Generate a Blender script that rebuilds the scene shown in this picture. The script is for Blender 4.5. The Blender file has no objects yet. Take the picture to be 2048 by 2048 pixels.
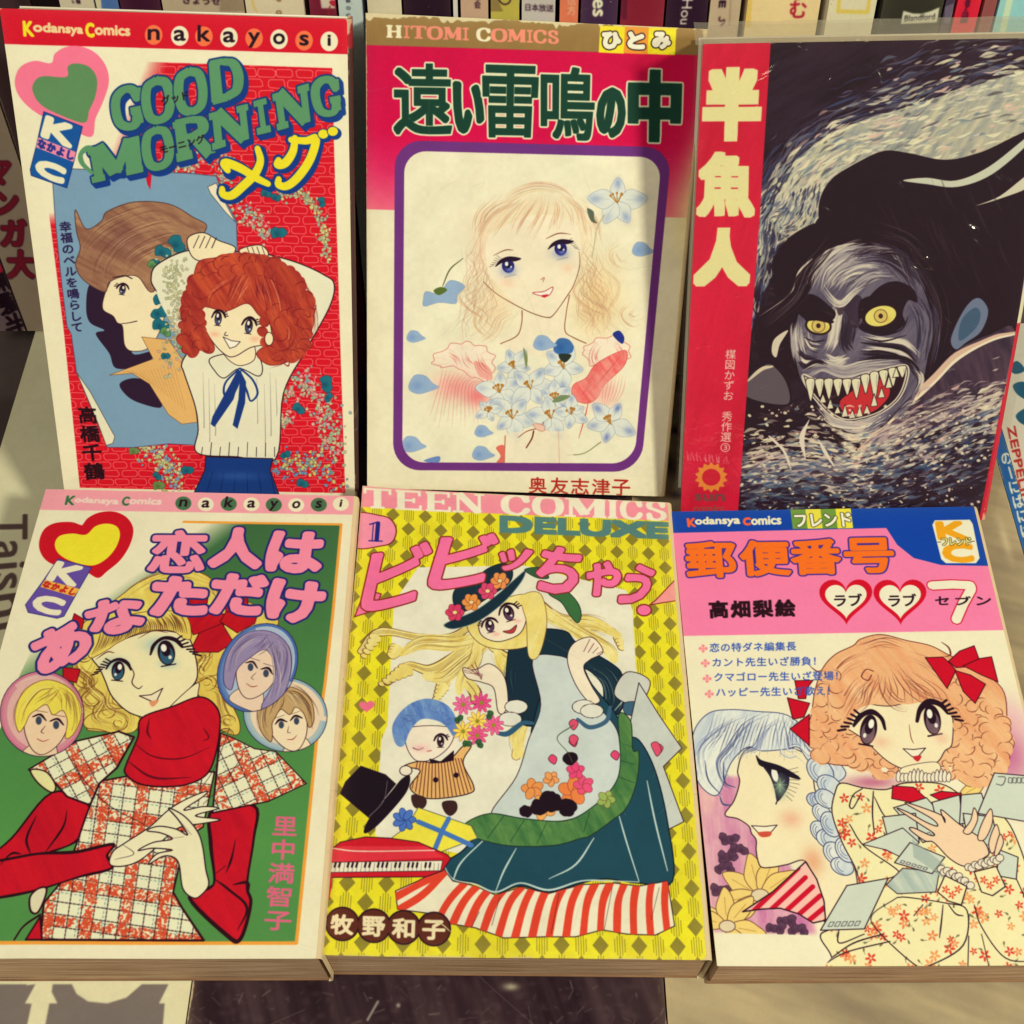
import bpy, math, random
import numpy as np
from mathutils import Vector, Matrix
C = bpy.context.scene.collection
rad = math.radians

# ------------------------------------------------------------------ camera, world, lamps, exposure
F = 2361.0                      # focal length in pixels of the 2048 px square frame
DOWN = 40.0                     # degrees the camera looks down
EYE = Vector((0.0, 0.0, 0.52))
cam_d = bpy.data.cameras.new('camera'); cam = bpy.data.objects.new('camera', cam_d); C.objects.link(cam)
cam.location = EYE; cam.rotation_euler = (rad(90 - DOWN), 0, 0)
cam_d.sensor_width = 36; cam_d.sensor_fit = 'HORIZONTAL'; cam_d.lens = 36 * F / 2048
cam_d.clip_start = 0.01; cam_d.clip_end = 50
sc = bpy.context.scene; sc.camera = cam
RC = Matrix.Rotation(rad(90 - DOWN), 3, 'X')
def c2w(v):                     # camera frame (x right, y down, z forward; metres) to world
    return EYE + RC @ Vector((v[0], -v[1], -v[2]))
def cdir(v): return RC @ Vector((v[0], -v[1], -v[2]))

w = bpy.data.worlds.new('World'); sc.world = w; w.use_nodes = True
w.node_tree.nodes['Background'].inputs[0].default_value = (1.0, 0.86, 0.66, 1)
w.node_tree.nodes['Background'].inputs[1].default_value = 0.15
TINT = np.array([1.0, 0.93, 0.66])
def area_lamp(name, loc, target, size, power, col):
    l = bpy.data.lights.new(name, 'AREA'); l.shape = 'DISK'; l.size = size; l.energy = power; l.color = col
    o = bpy.data.objects.new(name, l); C.objects.link(o); o.location = loc
    o.rotation_euler = (Vector(target) - Vector(loc)).to_track_quat('-Z', 'Y').to_euler()
    return o
area_lamp('shop_lamp', c2w((0.84, -0.06, -0.75)), c2w((0, 0, 0.4)), 0.17, 16.6, (1.0, 0.925, 0.645))
area_lamp('fill_lamp', c2w((-0.6, -0.10, -0.95)), c2w((0, 0, 0.4)), 0.6, 6.8, (1.0, 0.935, 0.67))  # added fill from behind the camera on the left, not a known fixture
sc.view_settings.view_transform = 'Standard'; sc.view_settings.look = 'None'
sc.view_settings.exposure = 0.0; sc.view_settings.gamma = 1.0
sc.cycles.max_bounces = 6; sc.cycles.transparent_max_bounces = 8

# ------------------------------------------------------------------ planes of the place (camera frame, metres)
def nrm(pitch, yaw=0.0):        # unit normal pointing away from the camera
    n = np.array([math.tan(rad(yaw)), math.tan(rad(pitch)), 1.0]); return n / np.linalg.norm(n)
def hit(px, py, n, s):          # point where the view ray through a photo pixel meets plane n.P = s
    r = np.array([(px - 1024) / F, (py - 1024) / F, 1.0]); return r * (s / (r @ n))
SLOPE = nrm(34.0)               # the sloping display on which everything lies
S_SUP = 0.385                   # its distance

# ------------------------------------------------------------------ little print shop: flat artwork rasterised with numpy
def smooth(pts, closed=True, n=6):
    p = np.array(pts, float); N = len(p)
    if N < 3: return p
    if closed: q = np.vstack([p[-1:], p, p[:2]])
    else: q = np.vstack([2 * p[0] - p[1], p, 2 * p[-1] - p[-2]])
    t = np.linspace(0, 1, n, endpoint=False)[:, None]; out = []
    for i in range(1, len(q) - 2):
        a, b, c, d = q[i - 1], q[i], q[i + 1], q[i + 2]
        out.append(0.5 * (2 * b + (c - a) * t + (2 * a - 5 * b + 4 * c - d) * t * t + (3 * b - a - 3 * c + d) * t ** 3))
    out = np.vstack(out)
    return out if closed else np.vstack([out, p[-1:]])
def hom(src, dst):
    A = []
    for (x, y), (u, v) in zip(src, dst):
        A.append([x, y, 1, 0, 0, 0, -u * x, -u * y, -u]); A.append([0, 0, 0, x, y, 1, -v * x, -v * y, -v])
    return np.linalg.svd(np.array(A, float))[2][-1].reshape(3, 3)
def apply_h(H, p):
    p = np.asarray(p, float).reshape(-1, 2)
    q = np.c_[p, np.ones(len(p))] @ H.T
    return q[:, :2] / q[:, 2:3]
def Z(x0, y0, s):               # coordinates read from an enlarged crop of the photograph
    def f(p):
        p = np.asarray(p, float)
        return p / s + (x0, y0)
    return f
def ell(cx, cy, rx, ry, a=0, n=28):
    t = np.linspace(0, 2 * math.pi, n, endpoint=False); c, s = math.cos(rad(a)), math.sin(rad(a))
    x, y = rx * np.cos(t), ry * np.sin(t)
    return np.c_[cx + x * c - y * s, cy + x * s + y * c]
def edges_of(p):
    q = np.roll(p, -1, 0); return np.c_[p, q]
def area2(p):
    q = np.roll(p, -1, 0); return float((p[:, 0] * q[:, 1] - q[:, 0] * p[:, 1]).sum())
def raster(e, W, H, ss=4):      # signed coverage of oriented edges
    if len(e) == 0: return None
    x0 = max(0, int(e[:, [0, 2]].min()) - 2); x1 = min(W, int(e[:, [0, 2]].max()) + 3)
    y0 = max(0, int(e[:, [1, 3]].min()) - 1); y1 = min(H, int(e[:, [1, 3]].max()) + 2)
    if x1 <= x0 or y1 <= y0: return None
    e = e[np.abs(e[:, 1] - e[:, 3]) > 1e-9]
    up = e[:, 3] < e[:, 1]; d = np.where(up, -1.0, 1.0)
    ex = np.where(up[:, None], e[:, [2, 3, 0, 1]], e)
    r0 = np.ceil(ex[:, 1] * ss - .5).astype(int); r1 = np.ceil(ex[:, 3] * ss - .5).astype(int)
    r0 = np.clip(r0, y0 * ss, y1 * ss); r1 = np.clip(r1, y0 * ss, y1 * ss)
    cnt = np.maximum(r1 - r0, 0); k = np.repeat(np.arange(len(ex)), cnt)
    if len(k) == 0: return None
    row = np.arange(len(k)) - np.repeat(np.cumsum(cnt) - cnt, cnt) + r0[k]
    yy = (row + .5) / ss
    x = ex[k, 0] + (yy - ex[k, 1]) / (ex[k, 3] - ex[k, 1]) * (ex[k, 2] - ex[k, 0])
    x = np.clip(x, x0, x1 - 1e-3) - x0; xi = x.astype(int); f = x - xi
    w_ = x1 - x0 + 1; acc = np.zeros((y1 - y0) * w_)
    idx = (row // ss - y0) * w_ + xi
    acc += np.bincount(idx, d[k] * (1 - f) / ss, len(acc)); 
    acc += np.bincount(idx + 1, d[k] * f / ss, len(acc) + 2)[:len(acc)]
    m = np.abs(np.cumsum(acc.reshape(y1 - y0, w_), 1)[:, :-1])
    return np.clip(m, 0, 1), x0, y0
def dilate(m, x0, y0, r, W, H):
    k = int(math.ceil(r)) + 2
    M = np.pad(m, k); left = r
    while left > .05:
        rr = min(left, 2.6); left -= rr; out = M.copy()
        for i in range(14):
            a = 2 * math.pi * (i + .37 * left) / 14; dx, dy = rr * math.cos(a), rr * math.sin(a)
            ix, iy = int(math.floor(dx)), int(math.floor(dy)); fx, fy = dx - ix, dy - iy
            S = np.roll(M, (iy, ix), (0, 1)); a0 = S * (1 - fx) + np.roll(S, 1, 1) * fx
            np.maximum(out, a0 * (1 - fy) + np.roll(a0, 1, 0) * fy, out=out)
        M = np.clip((out - .5) * 1.35 + .5, 0, 1)
    out = M; x0 -= k; y0 -= k; cx, cy = max(0, -x0), max(0, -y0)
    out = out[cy:H - y0, cx:W - x0]
    return out, x0 + cx, y0 + cy
def dilate_sq(m, x0, y0, r, W, H):  # square-cornered emboldening
    k = int(math.ceil(r)) + 1; M = np.pad(m, k); n = int(r); f = r - n
    for ax in (0, 1):
        out = M.copy()
        for i in range(1, n + 1): np.maximum(out, np.roll(M, i, ax), out=out); np.maximum(out, np.roll(M, -i, ax), out=out)
        e = np.maximum(np.roll(M, n + 1, ax), np.roll(M, -n - 1, ax)); M = np.maximum(out, e * f)
    x0 -= k; y0 -= k; cx, cy = max(0, -x0), max(0, -y0)
    return M[cy:H - y0, cx:W - x0], x0 + cx, y0 + cy
def blur(a, r):
    r = max(1, int(r))
    for _ in range(2):
        for ax in (0, 1):
            p = np.pad(a, [(r + 1, r) if i == ax else (0, 0) for i in range(a.ndim)], mode='edge')
            c = np.cumsum(p, ax); n = a.shape[ax]
            a = (np.take(c, np.arange(2 * r + 1, 2 * r + 1 + n), ax) - np.take(c, np.arange(0, n), ax)) / (2 * r + 1)
    return a
RNG = np.random.RandomState(7)
def vnoise(h, w, cell, seed=0, sx=1.0):
    r = np.random.RandomState(seed); gh, gw = int(h / cell) + 3, int(w / (cell * sx)) + 3
    g = r.rand(gh, gw); y = np.arange(h) / cell; x = np.arange(w) / (cell * sx)
    yi, xi = y.astype(int), x.astype(int); fy, fx = (y - yi)[:, None], (x - xi)[None]
    fy = fy * fy * (3 - 2 * fy); fx = fx * fx * (3 - 2 * fx)
    a, b = g[yi][:, xi], g[yi][:, xi + 1]; c, d = g[yi + 1][:, xi], g[yi + 1][:, xi + 1]
    return (a * (1 - fx) + b * fx) * (1 - fy) + (c * (1 - fx) + d * fx) * fy
GLY = {}
def glyph(s):                   # outline edges of a string, from Blender's own font
    if s not in GLY:
        cu = bpy.data.curves.new('t', 'FONT'); cu.body = s; cu.size = 1; cu.resolution_u = 3
        o = bpy.data.objects.new('t', cu); C.objects.link(o)
        me = o.to_mesh(); v = np.empty(len(me.vertices) * 3); me.vertices.foreach_get('co', v)
        v = v.reshape(-1, 3)[:, :2]; cnt = {}
        for p in me.polygons:
            vs = list(p.vertices)
            if p.normal.z < 0: vs.reverse()
            for a, b in zip(vs, vs[1:] + vs[:1]):
                if (b, a) in cnt: del cnt[(b, a)]
                else: cnt[(a, b)] = 1
        e = np.array([[*v[a], *v[b]] for a, b in cnt]) if cnt else np.zeros((0, 4))
        o.to_mesh_clear(); bpy.data.objects.remove(o); bpy.data.curves.remove(cu)
        e[:, [1, 3]] *= -1
        GLY[s] = e
    return GLY[s]
_g = glyph('国'); _b = (_g[:, [0, 2]].min(), _g[:, [0, 2]].max(), _g[:, [1, 3]].min(), _g[:, [1, 3]].max())
_em = (_b[1] - _b[0]) / 0.84
EM = ((_b[0] + _b[1]) / 2 - _em / 2, (_b[2] + _b[3]) / 2 - _em / 2, _em)
# letters with slab serifs: strokes on a unit box, K = heavy, t = light, with serif bars (x, y, half width)
SL = {
 'H': ([('K', (.2, 0), (.2, 1)), ('K', (.8, 0), (.8, 1)), ('t', (.2, .5), (.8, .5))], [(.2, 0, .2), (.2, 1, .2), (.8, 0, .2), (.8, 1, .2)]),
 'I': ([('K', (.5, 0), (.5, 1))], [(.5, 0, .38), (.5, 1, .38)]),
 'T': ([('K', (.5, 0), (.5, 1)), ('t', (.04, .04), (.96, .04)), ('t', (.05, 0), (.05, .27)), ('t', (.95, 0), (.95, .27))], [(.5, 1, .25)]),
 'M': ([('t', (.14, 0), (.14, 1)), ('K', (.18, 0), (.5, .86)), ('t', (.5, .86), (.82, 0)), ('K', (.86, 0), (.86, 1))], [(.1, 0, .1), (.12, 1, .14), (.88, 0, .12), (.86, 1, .17)]),
 'N': ([('t', (.16, 0), (.16, 1)), ('K', (.18, 0), (.84, .98)), ('t', (.86, 0), (.86, 1))], [(.12, 0, .13), (.16, 1, .17), (.86, 0, .16)]),
 'E': ([('K', (.24, 0), (.24, 1)), ('t', (.05, .04), (.9, .04)), ('t', (.05, .96), (.93, .96)), ('t', (.3, .5), (.7, .5)), ('t', (.9, .0), (.9, .26)), ('t', (.94, .74), (.94, 1)), ('t', (.7, .38), (.7, .62))], []),
 'R': ([('K', (.22, 0), (.22, 1)), ('t', (.1, .04), (.55, .04)), ('K', (.55, .04), (.82, .14), (.82, .38), (.55, .5)), ('t', (.3, .5), (.55, .5)), ('K', (.55, .52), (.85, 1))], [(.2, 0, .18), (.22, 1, .2), (.86, 1, .12)]),
 'D': ([('K', (.22, 0), (.22, 1)), ('t', (.1, .04), (.5, .04)), ('K', (.5, .05), (.78, .16), (.88, .5), (.78, .84), (.5, .95)), ('t', (.1, .96), (.5, .96))], []),
 'O': ([('K', (.5, .02), (.2, .14), (.11, .5), (.2, .86), (.5, .98), (.8, .86), (.89, .5), (.8, .14), (.5, .02))], []),
 'C': ([('K', (.88, .3), (.74, .07), (.45, .02), (.18, .18), (.11, .5), (.2, .84), (.5, .98), (.76, .9), (.9, .7)), ('t', (.9, .02), (.9, .34))], []),
 'G': ([('K', (.86, .3), (.72, .07), (.45, .02), (.18, .18), (.11, .5), (.2, .84), (.5, .98), (.72, .9), (.8, .62)), ('t', (.9, .04), (.88, .34)), ('K', (.8, .62), (.8, .94))], [(.78, .6, .2)]),
 'S': ([('K', (.8, .28), (.68, .08), (.42, .03), (.2, .14), (.22, .36), (.5, .49), (.78, .62), (.82, .84), (.56, .98), (.28, .92), (.16, .7)), ('t', (.85, .03), (.83, .3)), ('t', (.13, .7), (.13, .98))], []),
}
class Page:
    def __init__(s, quad, mm, ppm, base):
        s.W, s.H = int(mm[0] * ppm), int(mm[1] * ppm)
        s.M = hom(quad, [(0, 0), (s.W, 0), (s.W, s.H), (0, s.H)]); s.quad = quad
        s.a = np.ones((s.H, s.W, 3), np.float32) * (np.array(base, np.float32) / 255); s.clipm = None
        c = np.mean(np.array(quad, float), 0); q = apply_h(s.M, [c, c + (10, 0), c + (0, 10)])
        s.k = (np.linalg.norm(q[1] - q[0]) + np.linalg.norm(q[2] - q[0])) / 20   # page px per photo px
    def m(s, p): return apply_h(s.M, p)
    def put(s, R_, col, a=1.0):
        if R_ is None: return
        m, x0, y0 = R_; h, w_ = m.shape
        if h == 0 or w_ == 0: return
        al = (m * a)
        if s.clipm is not None: al = al * s.clipm[y0:y0 + h, x0:x0 + w_]
        al = al[..., None]
        if callable(col): cc = col(x0, y0, w_, h) / 255.
        else: cc = np.array(col, np.float32) / 255
        v = s.a[y0:y0 + h, x0:x0 + w_]; v *= (1 - al); v += al * cc
    def mask(s, pts, sm=True, n=6):
        p = smooth(pts, True, n) if sm else np.array(pts, float)
        return raster(edges_of(s.m(p)), s.W, s.H)
    def poly(s, pts, col, sm=True, ol=None, ow=2.0, a=1.0, wob=0):
        s.put(s.mask(pts, sm), col, a)
        if ol is not None: s.line(list(map(tuple, pts)) + [tuple(pts[0])] if not sm else smooth(pts, True), ow, ol, sm=False, closed=True, wob=wob)
    def line(s, pts, wd, col, sm=True, taper=0.0, a=1.0, closed=False, wob=0):
        p = smooth(pts, False) if sm else np.array(pts, float)
        if wob == 0 and wd > 1.1 and sm: wob = .22
        if closed and not np.allclose(p[0], p[-1]): p = np.vstack([p, p[:1]])
        p = s.m(p); n = len(p)
        if n < 2: return
        t = np.linspace(0, 1, n); r = np.full(n, wd * s.k / 2)
        if taper: r = r * (1 - taper + taper * np.sin(np.pi * np.clip(t, .0, 1)))
        if wob: r = r * (1 + wob * (np.interp(np.arange(n), np.arange(0, n + 4, 4), RNG.rand(len(np.arange(0, n + 4, 4)))) - .5) * 2)
        r = np.maximum(r, .35); E = []
        for i in range(n - 1):
            d = p[i + 1] - p[i]; L = np.hypot(*d)
            if L < 1e-6: continue
            nn = np.array([-d[1], d[0]]) / L
            q = np.array([p[i] + nn * r[i], p[i] - nn * r[i], p[i + 1] - nn * r[i + 1], p[i + 1] + nn * r[i + 1]])
            if area2(q) < 0: q = q[::-1]
            E.append(edges_of(q))
        ng = 8
        tt = np.linspace(0, 2 * math.pi, ng, endpoint=False); cs = np.c_[np.cos(tt), np.sin(tt)]
        for i in range(0, n):
            if r[i] > .8: E.append(edges_of(p[i] + cs * r[i]))
        s.put(raster(np.vstack(E), s.W, s.H), col, a)
    def bundle(s, path, width, n, cols, lw=1.2, seed=1, a=.85, jit=.25, ends=.3, taper=.9):   # brush strokes running side by side along a path
        g = np.random.RandomState(seed); P = np.array(smooth(path, False, 8)); d = np.gradient(P, axis=0); L = np.maximum(np.hypot(d[:, 0], d[:, 1]), 1e-6)[:, None]; nn = np.c_[-d[:, 1], d[:, 0]] / L
        wd = np.interp(np.linspace(0, 1, len(P)), np.linspace(0, 1, len(width)), width) if np.ndim(width) else np.full(len(P), width)
        t = np.linspace(0, 1, len(P))
        for i in range(n):
            o = g.uniform(-.5, .5); k0 = int(g.uniform(0, ends) * len(P)); k1 = len(P) - int(g.uniform(0, ends) * len(P))
            if k1 - k0 < 4: continue
            w_ = o * wd + jit * wd * .3 * np.sin(t * g.uniform(3, 9) + g.uniform(0, 6)); q = P + nn * w_[:, None]
            s.line(q[k0:k1:2], lw * g.uniform(.5, 1.5), cols[g.randint(len(cols))], sm=True, taper=taper, a=a * g.uniform(.6, 1))
    def air(s, x, y, rx, ry, col, a=.6, ang=0):     # airbrushed spot
        c = s.m([(x, y)])[0]; R_ = max(rx, ry) * s.k * 1.6
        x0, x1 = int(max(0, c[0] - R_)), int(min(s.W, c[0] + R_)); y0, y1 = int(max(0, c[1] - R_)), int(min(s.H, c[1] + R_))
        if x1 <= x0 or y1 <= y0: return
        X, Y = np.meshgrid(np.arange(x0, x1) - c[0], np.arange(y0, y1) - c[1]); ca, sa = math.cos(rad(ang)), math.sin(rad(ang))
        u = (X * ca + Y * sa) / (rx * s.k); v = (-X * sa + Y * ca) / (ry * s.k)
        s.put((np.exp(-(u * u + v * v) * 1.4), x0, y0), col, a)
    def vgrad(s, stops):        # colour by height on the page: [(fraction, rgb)...]
        f = [q[0] for q in stops]; c = np.array([q[1] for q in stops], float)
        def g(x0, y0, w_, h):
            t = (np.arange(y0, y0 + h) + .5) / s.H
            return np.stack([np.interp(t, f, c[:, i]) for i in range(3)], -1)[:, None, :] * np.ones((1, w_, 1))
        return g
    def tint(s, c0, c1, cell=30, seed=1, ang=None):   # brushy wash between two colours, streaks along one direction
        r = np.random.RandomState(seed); a = rad(ang if ang is not None else r.uniform(50, 130)); X, Y = np.meshgrid(np.arange(s.W), np.arange(s.H)); N = 0
        for c_, wt, sd in ((cell, .5, 0), (cell / 3, .3, 1), (cell / 7, .2, 2)):
            g = r.rand(97, 97); u = (X * math.cos(a) + Y * math.sin(a)) / (c_ * 3.2) + 20 + .6 * np.sin(Y / (c_ * 2)); v = (-X * math.sin(a) + Y * math.cos(a)) / (c_ * .55) + 300
            ui, vi = np.floor(u).astype(int), np.floor(v).astype(int); fu, fv = u - ui, v - vi; fu = fu * fu * (3 - 2 * fu); fv = fv * fv * (3 - 2 * fv)
            N = N + wt * ((g[ui % 97, vi % 97] * (1 - fu) + g[(ui + 1) % 97, vi % 97] * fu) * (1 - fv) + (g[ui % 97, (vi + 1) % 97] * (1 - fu) + g[(ui + 1) % 97, (vi + 1) % 97] * fu) * fv)
        N = np.clip((blur(N, 1) - .22) / .56, 0, 1)[..., None]
        def g(x0, y0, w_, h):
            n = N[y0:y0 + h, x0:x0 + w_]; return np.array(c0) * (1 - n) + np.array(c1) * n
        return g
    def shape(s, E_, quad, box):
        H = hom([(box[0], box[1]), (box[2], box[1]), (box[2], box[3]), (box[0], box[3])], quad)
        H = s.M @ H
        a = apply_h(H, E_[:, :2]); b = apply_h(H, E_[:, 2:])
        return np.c_[a, b]
    def ink(s, e, col, bold=0, ol=None, ow=0, sh=None, shc=None, a=1.0):
        R_ = raster(e, s.W, s.H)
        if R_ is None: return
        R0 = R_; B_ = abs(bold)
        if bold > 0: R_ = dilate(*R_, B_ * s.k, s.W, s.H)
        if bold < 0: R_ = dilate_sq(*R_, B_ * s.k, s.W, s.H)
        if ow:
            O = dilate(*R_, max(.6, (ow - B_) * 1.5) * s.k, s.W, s.H)
            if sh:
                n = 6
                for i in range(n, 0, -1):
                    dx, dy = int(round(sh[0] * s.k * i / n)), int(round(sh[1] * s.k * i / n))
                    m, x0, y0 = O; xx, yy = x0 + dx, y0 + dy; cx, cy = max(0, -xx), max(0, -yy)
                    s.put((m[cy:max(0, s.H - yy), cx:max(0, s.W - xx)], xx + cx, yy + cy), shc or ol, a)
            s.put(O, ol, a)
        s.put(R_, col, a)
    def text(s, t, quad, col, **k):                 # whole string fitted to a quad by its bounding box
        g = glyph(t); b = (g[:, [0, 2]].min(), g[:, [1, 3]].min(), g[:, [0, 2]].max(), g[:, [1, 3]].max())
        q = np.array(quad, float); B_ = abs(k.get('bold', 0)) * .75
        if B_:                                      # keep the emboldened word inside its quad
            ex = (q[1] + q[2] - q[0] - q[3]) / 2; ey = (q[3] + q[2] - q[0] - q[1]) / 2; lx, ly = max(np.hypot(*ex), 1e-6), max(np.hypot(*ey), 1e-6)
            ex = ex / lx * min(B_, lx * .35); ey = ey / ly * min(B_, ly * .35); quad = [q[0] + ex + ey, q[1] - ex + ey, q[2] - ex - ey, q[3] + ex - ey]
        s.ink(s.shape(g, quad, b), col, **k)
    def cells(s, t, quad, col, vert=False, fill=1.0, **k):   # one em cell per character
        q = np.array(quad, float); n = len(t); E = []
        for i, ch in enumerate(t):
            if ch in ' 　': continue
            g = glyph(ch); f0, f1 = i / n, (i + 1) / n
            if vert: c = [q[0] + (q[3] - q[0]) * f0, q[1] + (q[2] - q[1]) * f0, q[1] + (q[2] - q[1]) * f1, q[0] + (q[3] - q[0]) * f1]
            else: c = [q[0] + (q[1] - q[0]) * f0, q[0] + (q[1] - q[0]) * f1, q[3] + (q[2] - q[3]) * f1, q[3] + (q[2] - q[3]) * f0]
            if vert and ch == 'ー':
                g = np.c_[EM[0] + EM[2] - (g[:, 1] - EM[1]), EM[1] + (g[:, 0] - EM[0]), EM[0] + EM[2] - (g[:, 3] - EM[1]), EM[1] + (g[:, 2] - EM[0])]
            pad = EM[2] * (1 - fill) / 2
            E.append(s.shape(g, c, (EM[0] + pad, EM[1] + pad, EM[0] + EM[2] - pad, EM[1] + EM[2] - pad)))
        s.ink(np.vstack(E), col, **k)
    def slab(s, ch, quad, col, kw=.2, tw=.08, **k):
        st, se = SL[ch]; E = []
        def seg(a, b, ra, rb):
            a, b = np.array(a), np.array(b); d = b - a; L = max(np.hypot(*d), 1e-6); nn = np.array([-d[1], d[0]]) / L
            q = np.array([a + nn * ra, a - nn * ra, b - nn * rb, b + nn * rb])
            if area2(q) < 0: q = q[::-1]
            return edges_of(q)
        for s_ in st:
            p = np.array(s_[1:], float); curved = len(p) > 3
            if curved: p = smooth(p, False, 5)
            base = kw if s_[0] == 'K' else tw; r = []
            for i in range(len(p)):
                d = p[min(i + 1, len(p) - 1)] - p[max(i - 1, 0)]; d = d / max(np.hypot(*d), 1e-6)
                r.append((tw + (kw - tw) * abs(d[1]) ** 1.3) / 2 if curved else base / 2)
            for i in range(len(p) - 1): E.append(seg(p[i], p[i + 1], r[i], r[i + 1]))
            if curved:
                for i in range(1, len(p) - 1): 
                    q = ell(p[i][0], p[i][1], r[i], r[i], n=10); E.append(edges_of(q))
        for x, y, h in se: 
            yy = tw / 2 if y < .5 and y == 0 else (1 - tw / 2 if y == 1 else y)
            E.append(seg((x - h, yy), (x + h, yy), tw / 2, tw / 2))
        s.ink(s.shape(np.vstack(E), quad, (0, 0, 1, 1)), col, **k)
    def clip(s, pts=None, sm=False, soft=0):
        if pts is None: s.clipm = None; return
        M = np.zeros((s.H, s.W), np.float32); R_ = s.mask(pts, sm)
        m, x0, y0 = R_; M[y0:y0 + m.shape[0], x0:x0 + m.shape[1]] = m
        if soft: M = blur(M, soft * s.k)
        s.clipm = M
    def heart(s, quad, col, **k):
        t = np.linspace(0, 2 * math.pi, 48, endpoint=False)
        x = 16 * np.sin(t) ** 3; y = -(13 * np.cos(t) - 5 * np.cos(2 * t) - 2 * np.cos(3 * t) - np.cos(4 * t))
        p = np.c_[(x + 16) / 32, (y + 12) / 29]; s.ink(s.shape(edges_of(p), quad, (0, 0, 1, 1)), col, **k)
    def wear(s, amt=1.0, seed=3, edge=(214, 190, 150)):      # age: yellowed rim, scuffs, specks, print grain
        h, w_ = s.H, s.W; r = np.random.RandomState(seed)
        n = vnoise(h, w_, 60, seed) * .6 + vnoise(h, w_, 14, seed + 1) * .4
        b_ = blur(s.a, 1); s.a[:] = s.a * .35 + b_ * .65                        # ink spread
        gr = blur(r.rand(h, w_, 3) - .5, 1) * .16; sat = (s.a.max(-1) - s.a.min(-1))[..., None]; s.a[:] = s.a * (1 + gr * (.35 + sat)) + (r.rand(h, w_, 1) - .5) * .018
        s.a *= (1 - .07 * amt * (n[..., None] - .3))
        for i in range(int(7 * amt)):                                            # creases and rub marks
            x, y = r.uniform(0, w_), r.uniform(0, h); L = r.uniform(.04, .22) * h; a_ = r.uniform(0, 3.14); Mi = np.linalg.inv(s.M)
            q = [(x, y), (x + L * .5 * math.cos(a_) + r.uniform(-6, 6), y + L * .5 * math.sin(a_)), (x + L * math.cos(a_), y + L * math.sin(a_))]
            s.line(apply_h(Mi, q), .7, (236, 222, 184), taper=.9, a=.22 * amt); s.line(apply_h(Mi, np.array(q) + 1.6), .8, (60, 40, 40), taper=.9, a=.12 * amt)
        X, Y = np.meshgrid(np.arange(w_), np.arange(h)); d = np.minimum(np.minimum(X, w_ - 1 - X), np.minimum(Y, h - 1 - Y)) / s.k
        jag = vnoise(h, w_, 70, seed + 5) * 3.4 * amt + vnoise(h, w_, 6, seed + 6) * 1.8 * amt; cor = np.hypot(np.minimum(X, w_ - 1 - X), np.minimum(Y, h - 1 - Y)) / s.k
        m = np.clip((jag - 2.3 - d + np.clip(5 * amt - cor * .5, 0, 9)) * 1.2, 0, 1)[..., None] * .8
        s.a[:] = s.a * (1 - m) + m * np.array(edge) / 255
        y_ = np.exp(-d / 14)[..., None] * .16 * amt; s.a[:] = s.a * (1 - y_) + y_ * np.array((225, 200, 150)) / 255
        for i in range(int(26 * amt)):
            x, y = r.randint(2, max(3, w_ - 4)), r.randint(2, max(3, h - 4)); c = r.choice([.45, .9]); k = r.randint(1, 3)
            s.a[y:y + k, x:x + k] = s.a[y:y + k, x:x + k] * .5 + .5 * c * np.array([1, .92, .75])
    def image(s, name):
        a = np.clip(s.a, 0, 1).astype(np.float64); a[..., 2] -= .075 * a.min(-1); lin = np.where(a <= .04045, a / 12.92, ((a + .055) / 1.055) ** 2.4)
        lin = np.clip(lin / TINT, 0, .92) ; out = np.where(lin <= .0031308, lin * 12.92, 1.055 * lin ** (1 / 2.4) - .055)
        px = np.ones((s.H, s.W, 4), np.float32); px[..., :3] = out[::-1]
        im = bpy.data.images.new(name, s.W, s.H); im.pixels.foreach_set(px.ravel()); im.update(); im.pack()
        return im
BLK = (36, 14, 28); CREAM = (240, 230, 198)
def eye(p, x, y, w, h, col=(60, 60, 90), ang=0, hl=1, dirx=1, ink_=BLK, lash=3):   # a plain drawn eye
    c, s_ = math.cos(rad(ang)), math.sin(rad(ang))
    def T(q): return [(x + a * w * c - b * h * s_, y + a * w * s_ + b * h * c) for a, b in q]
    p.poly(T(ell(0, .05, .3, .46, n=20)), ink_); p.poly(T(ell(0, .14, .24, .33, n=20)), col)
    p.poly(T(ell(0, -.02, .15, .2, n=16)), ink_); p.poly(T(ell(-.06 * dirx, -.14, .10, .14, n=14)), (245, 240, 225))
    p.poly(T(ell(.1 * dirx, .24, .06, .07, n=10)), (235, 230, 215))
    p.line(T([(-.55, .02), (-.36, -.32), (0, -.5), (.38, -.36), (.58, -.05)]), h * .17, ink_, taper=.5)
    for i in range(lash):
        f = .36 + i * .09; p.line(T([(f * dirx, -.34 + i * .1), ((f + .26) * dirx, -.46 + i * .14)]), h * .07, ink_, sm=False)
    p.line(T([(-.25, .52), (.25, .52)]), h * .05, ink_, sm=False)
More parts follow.
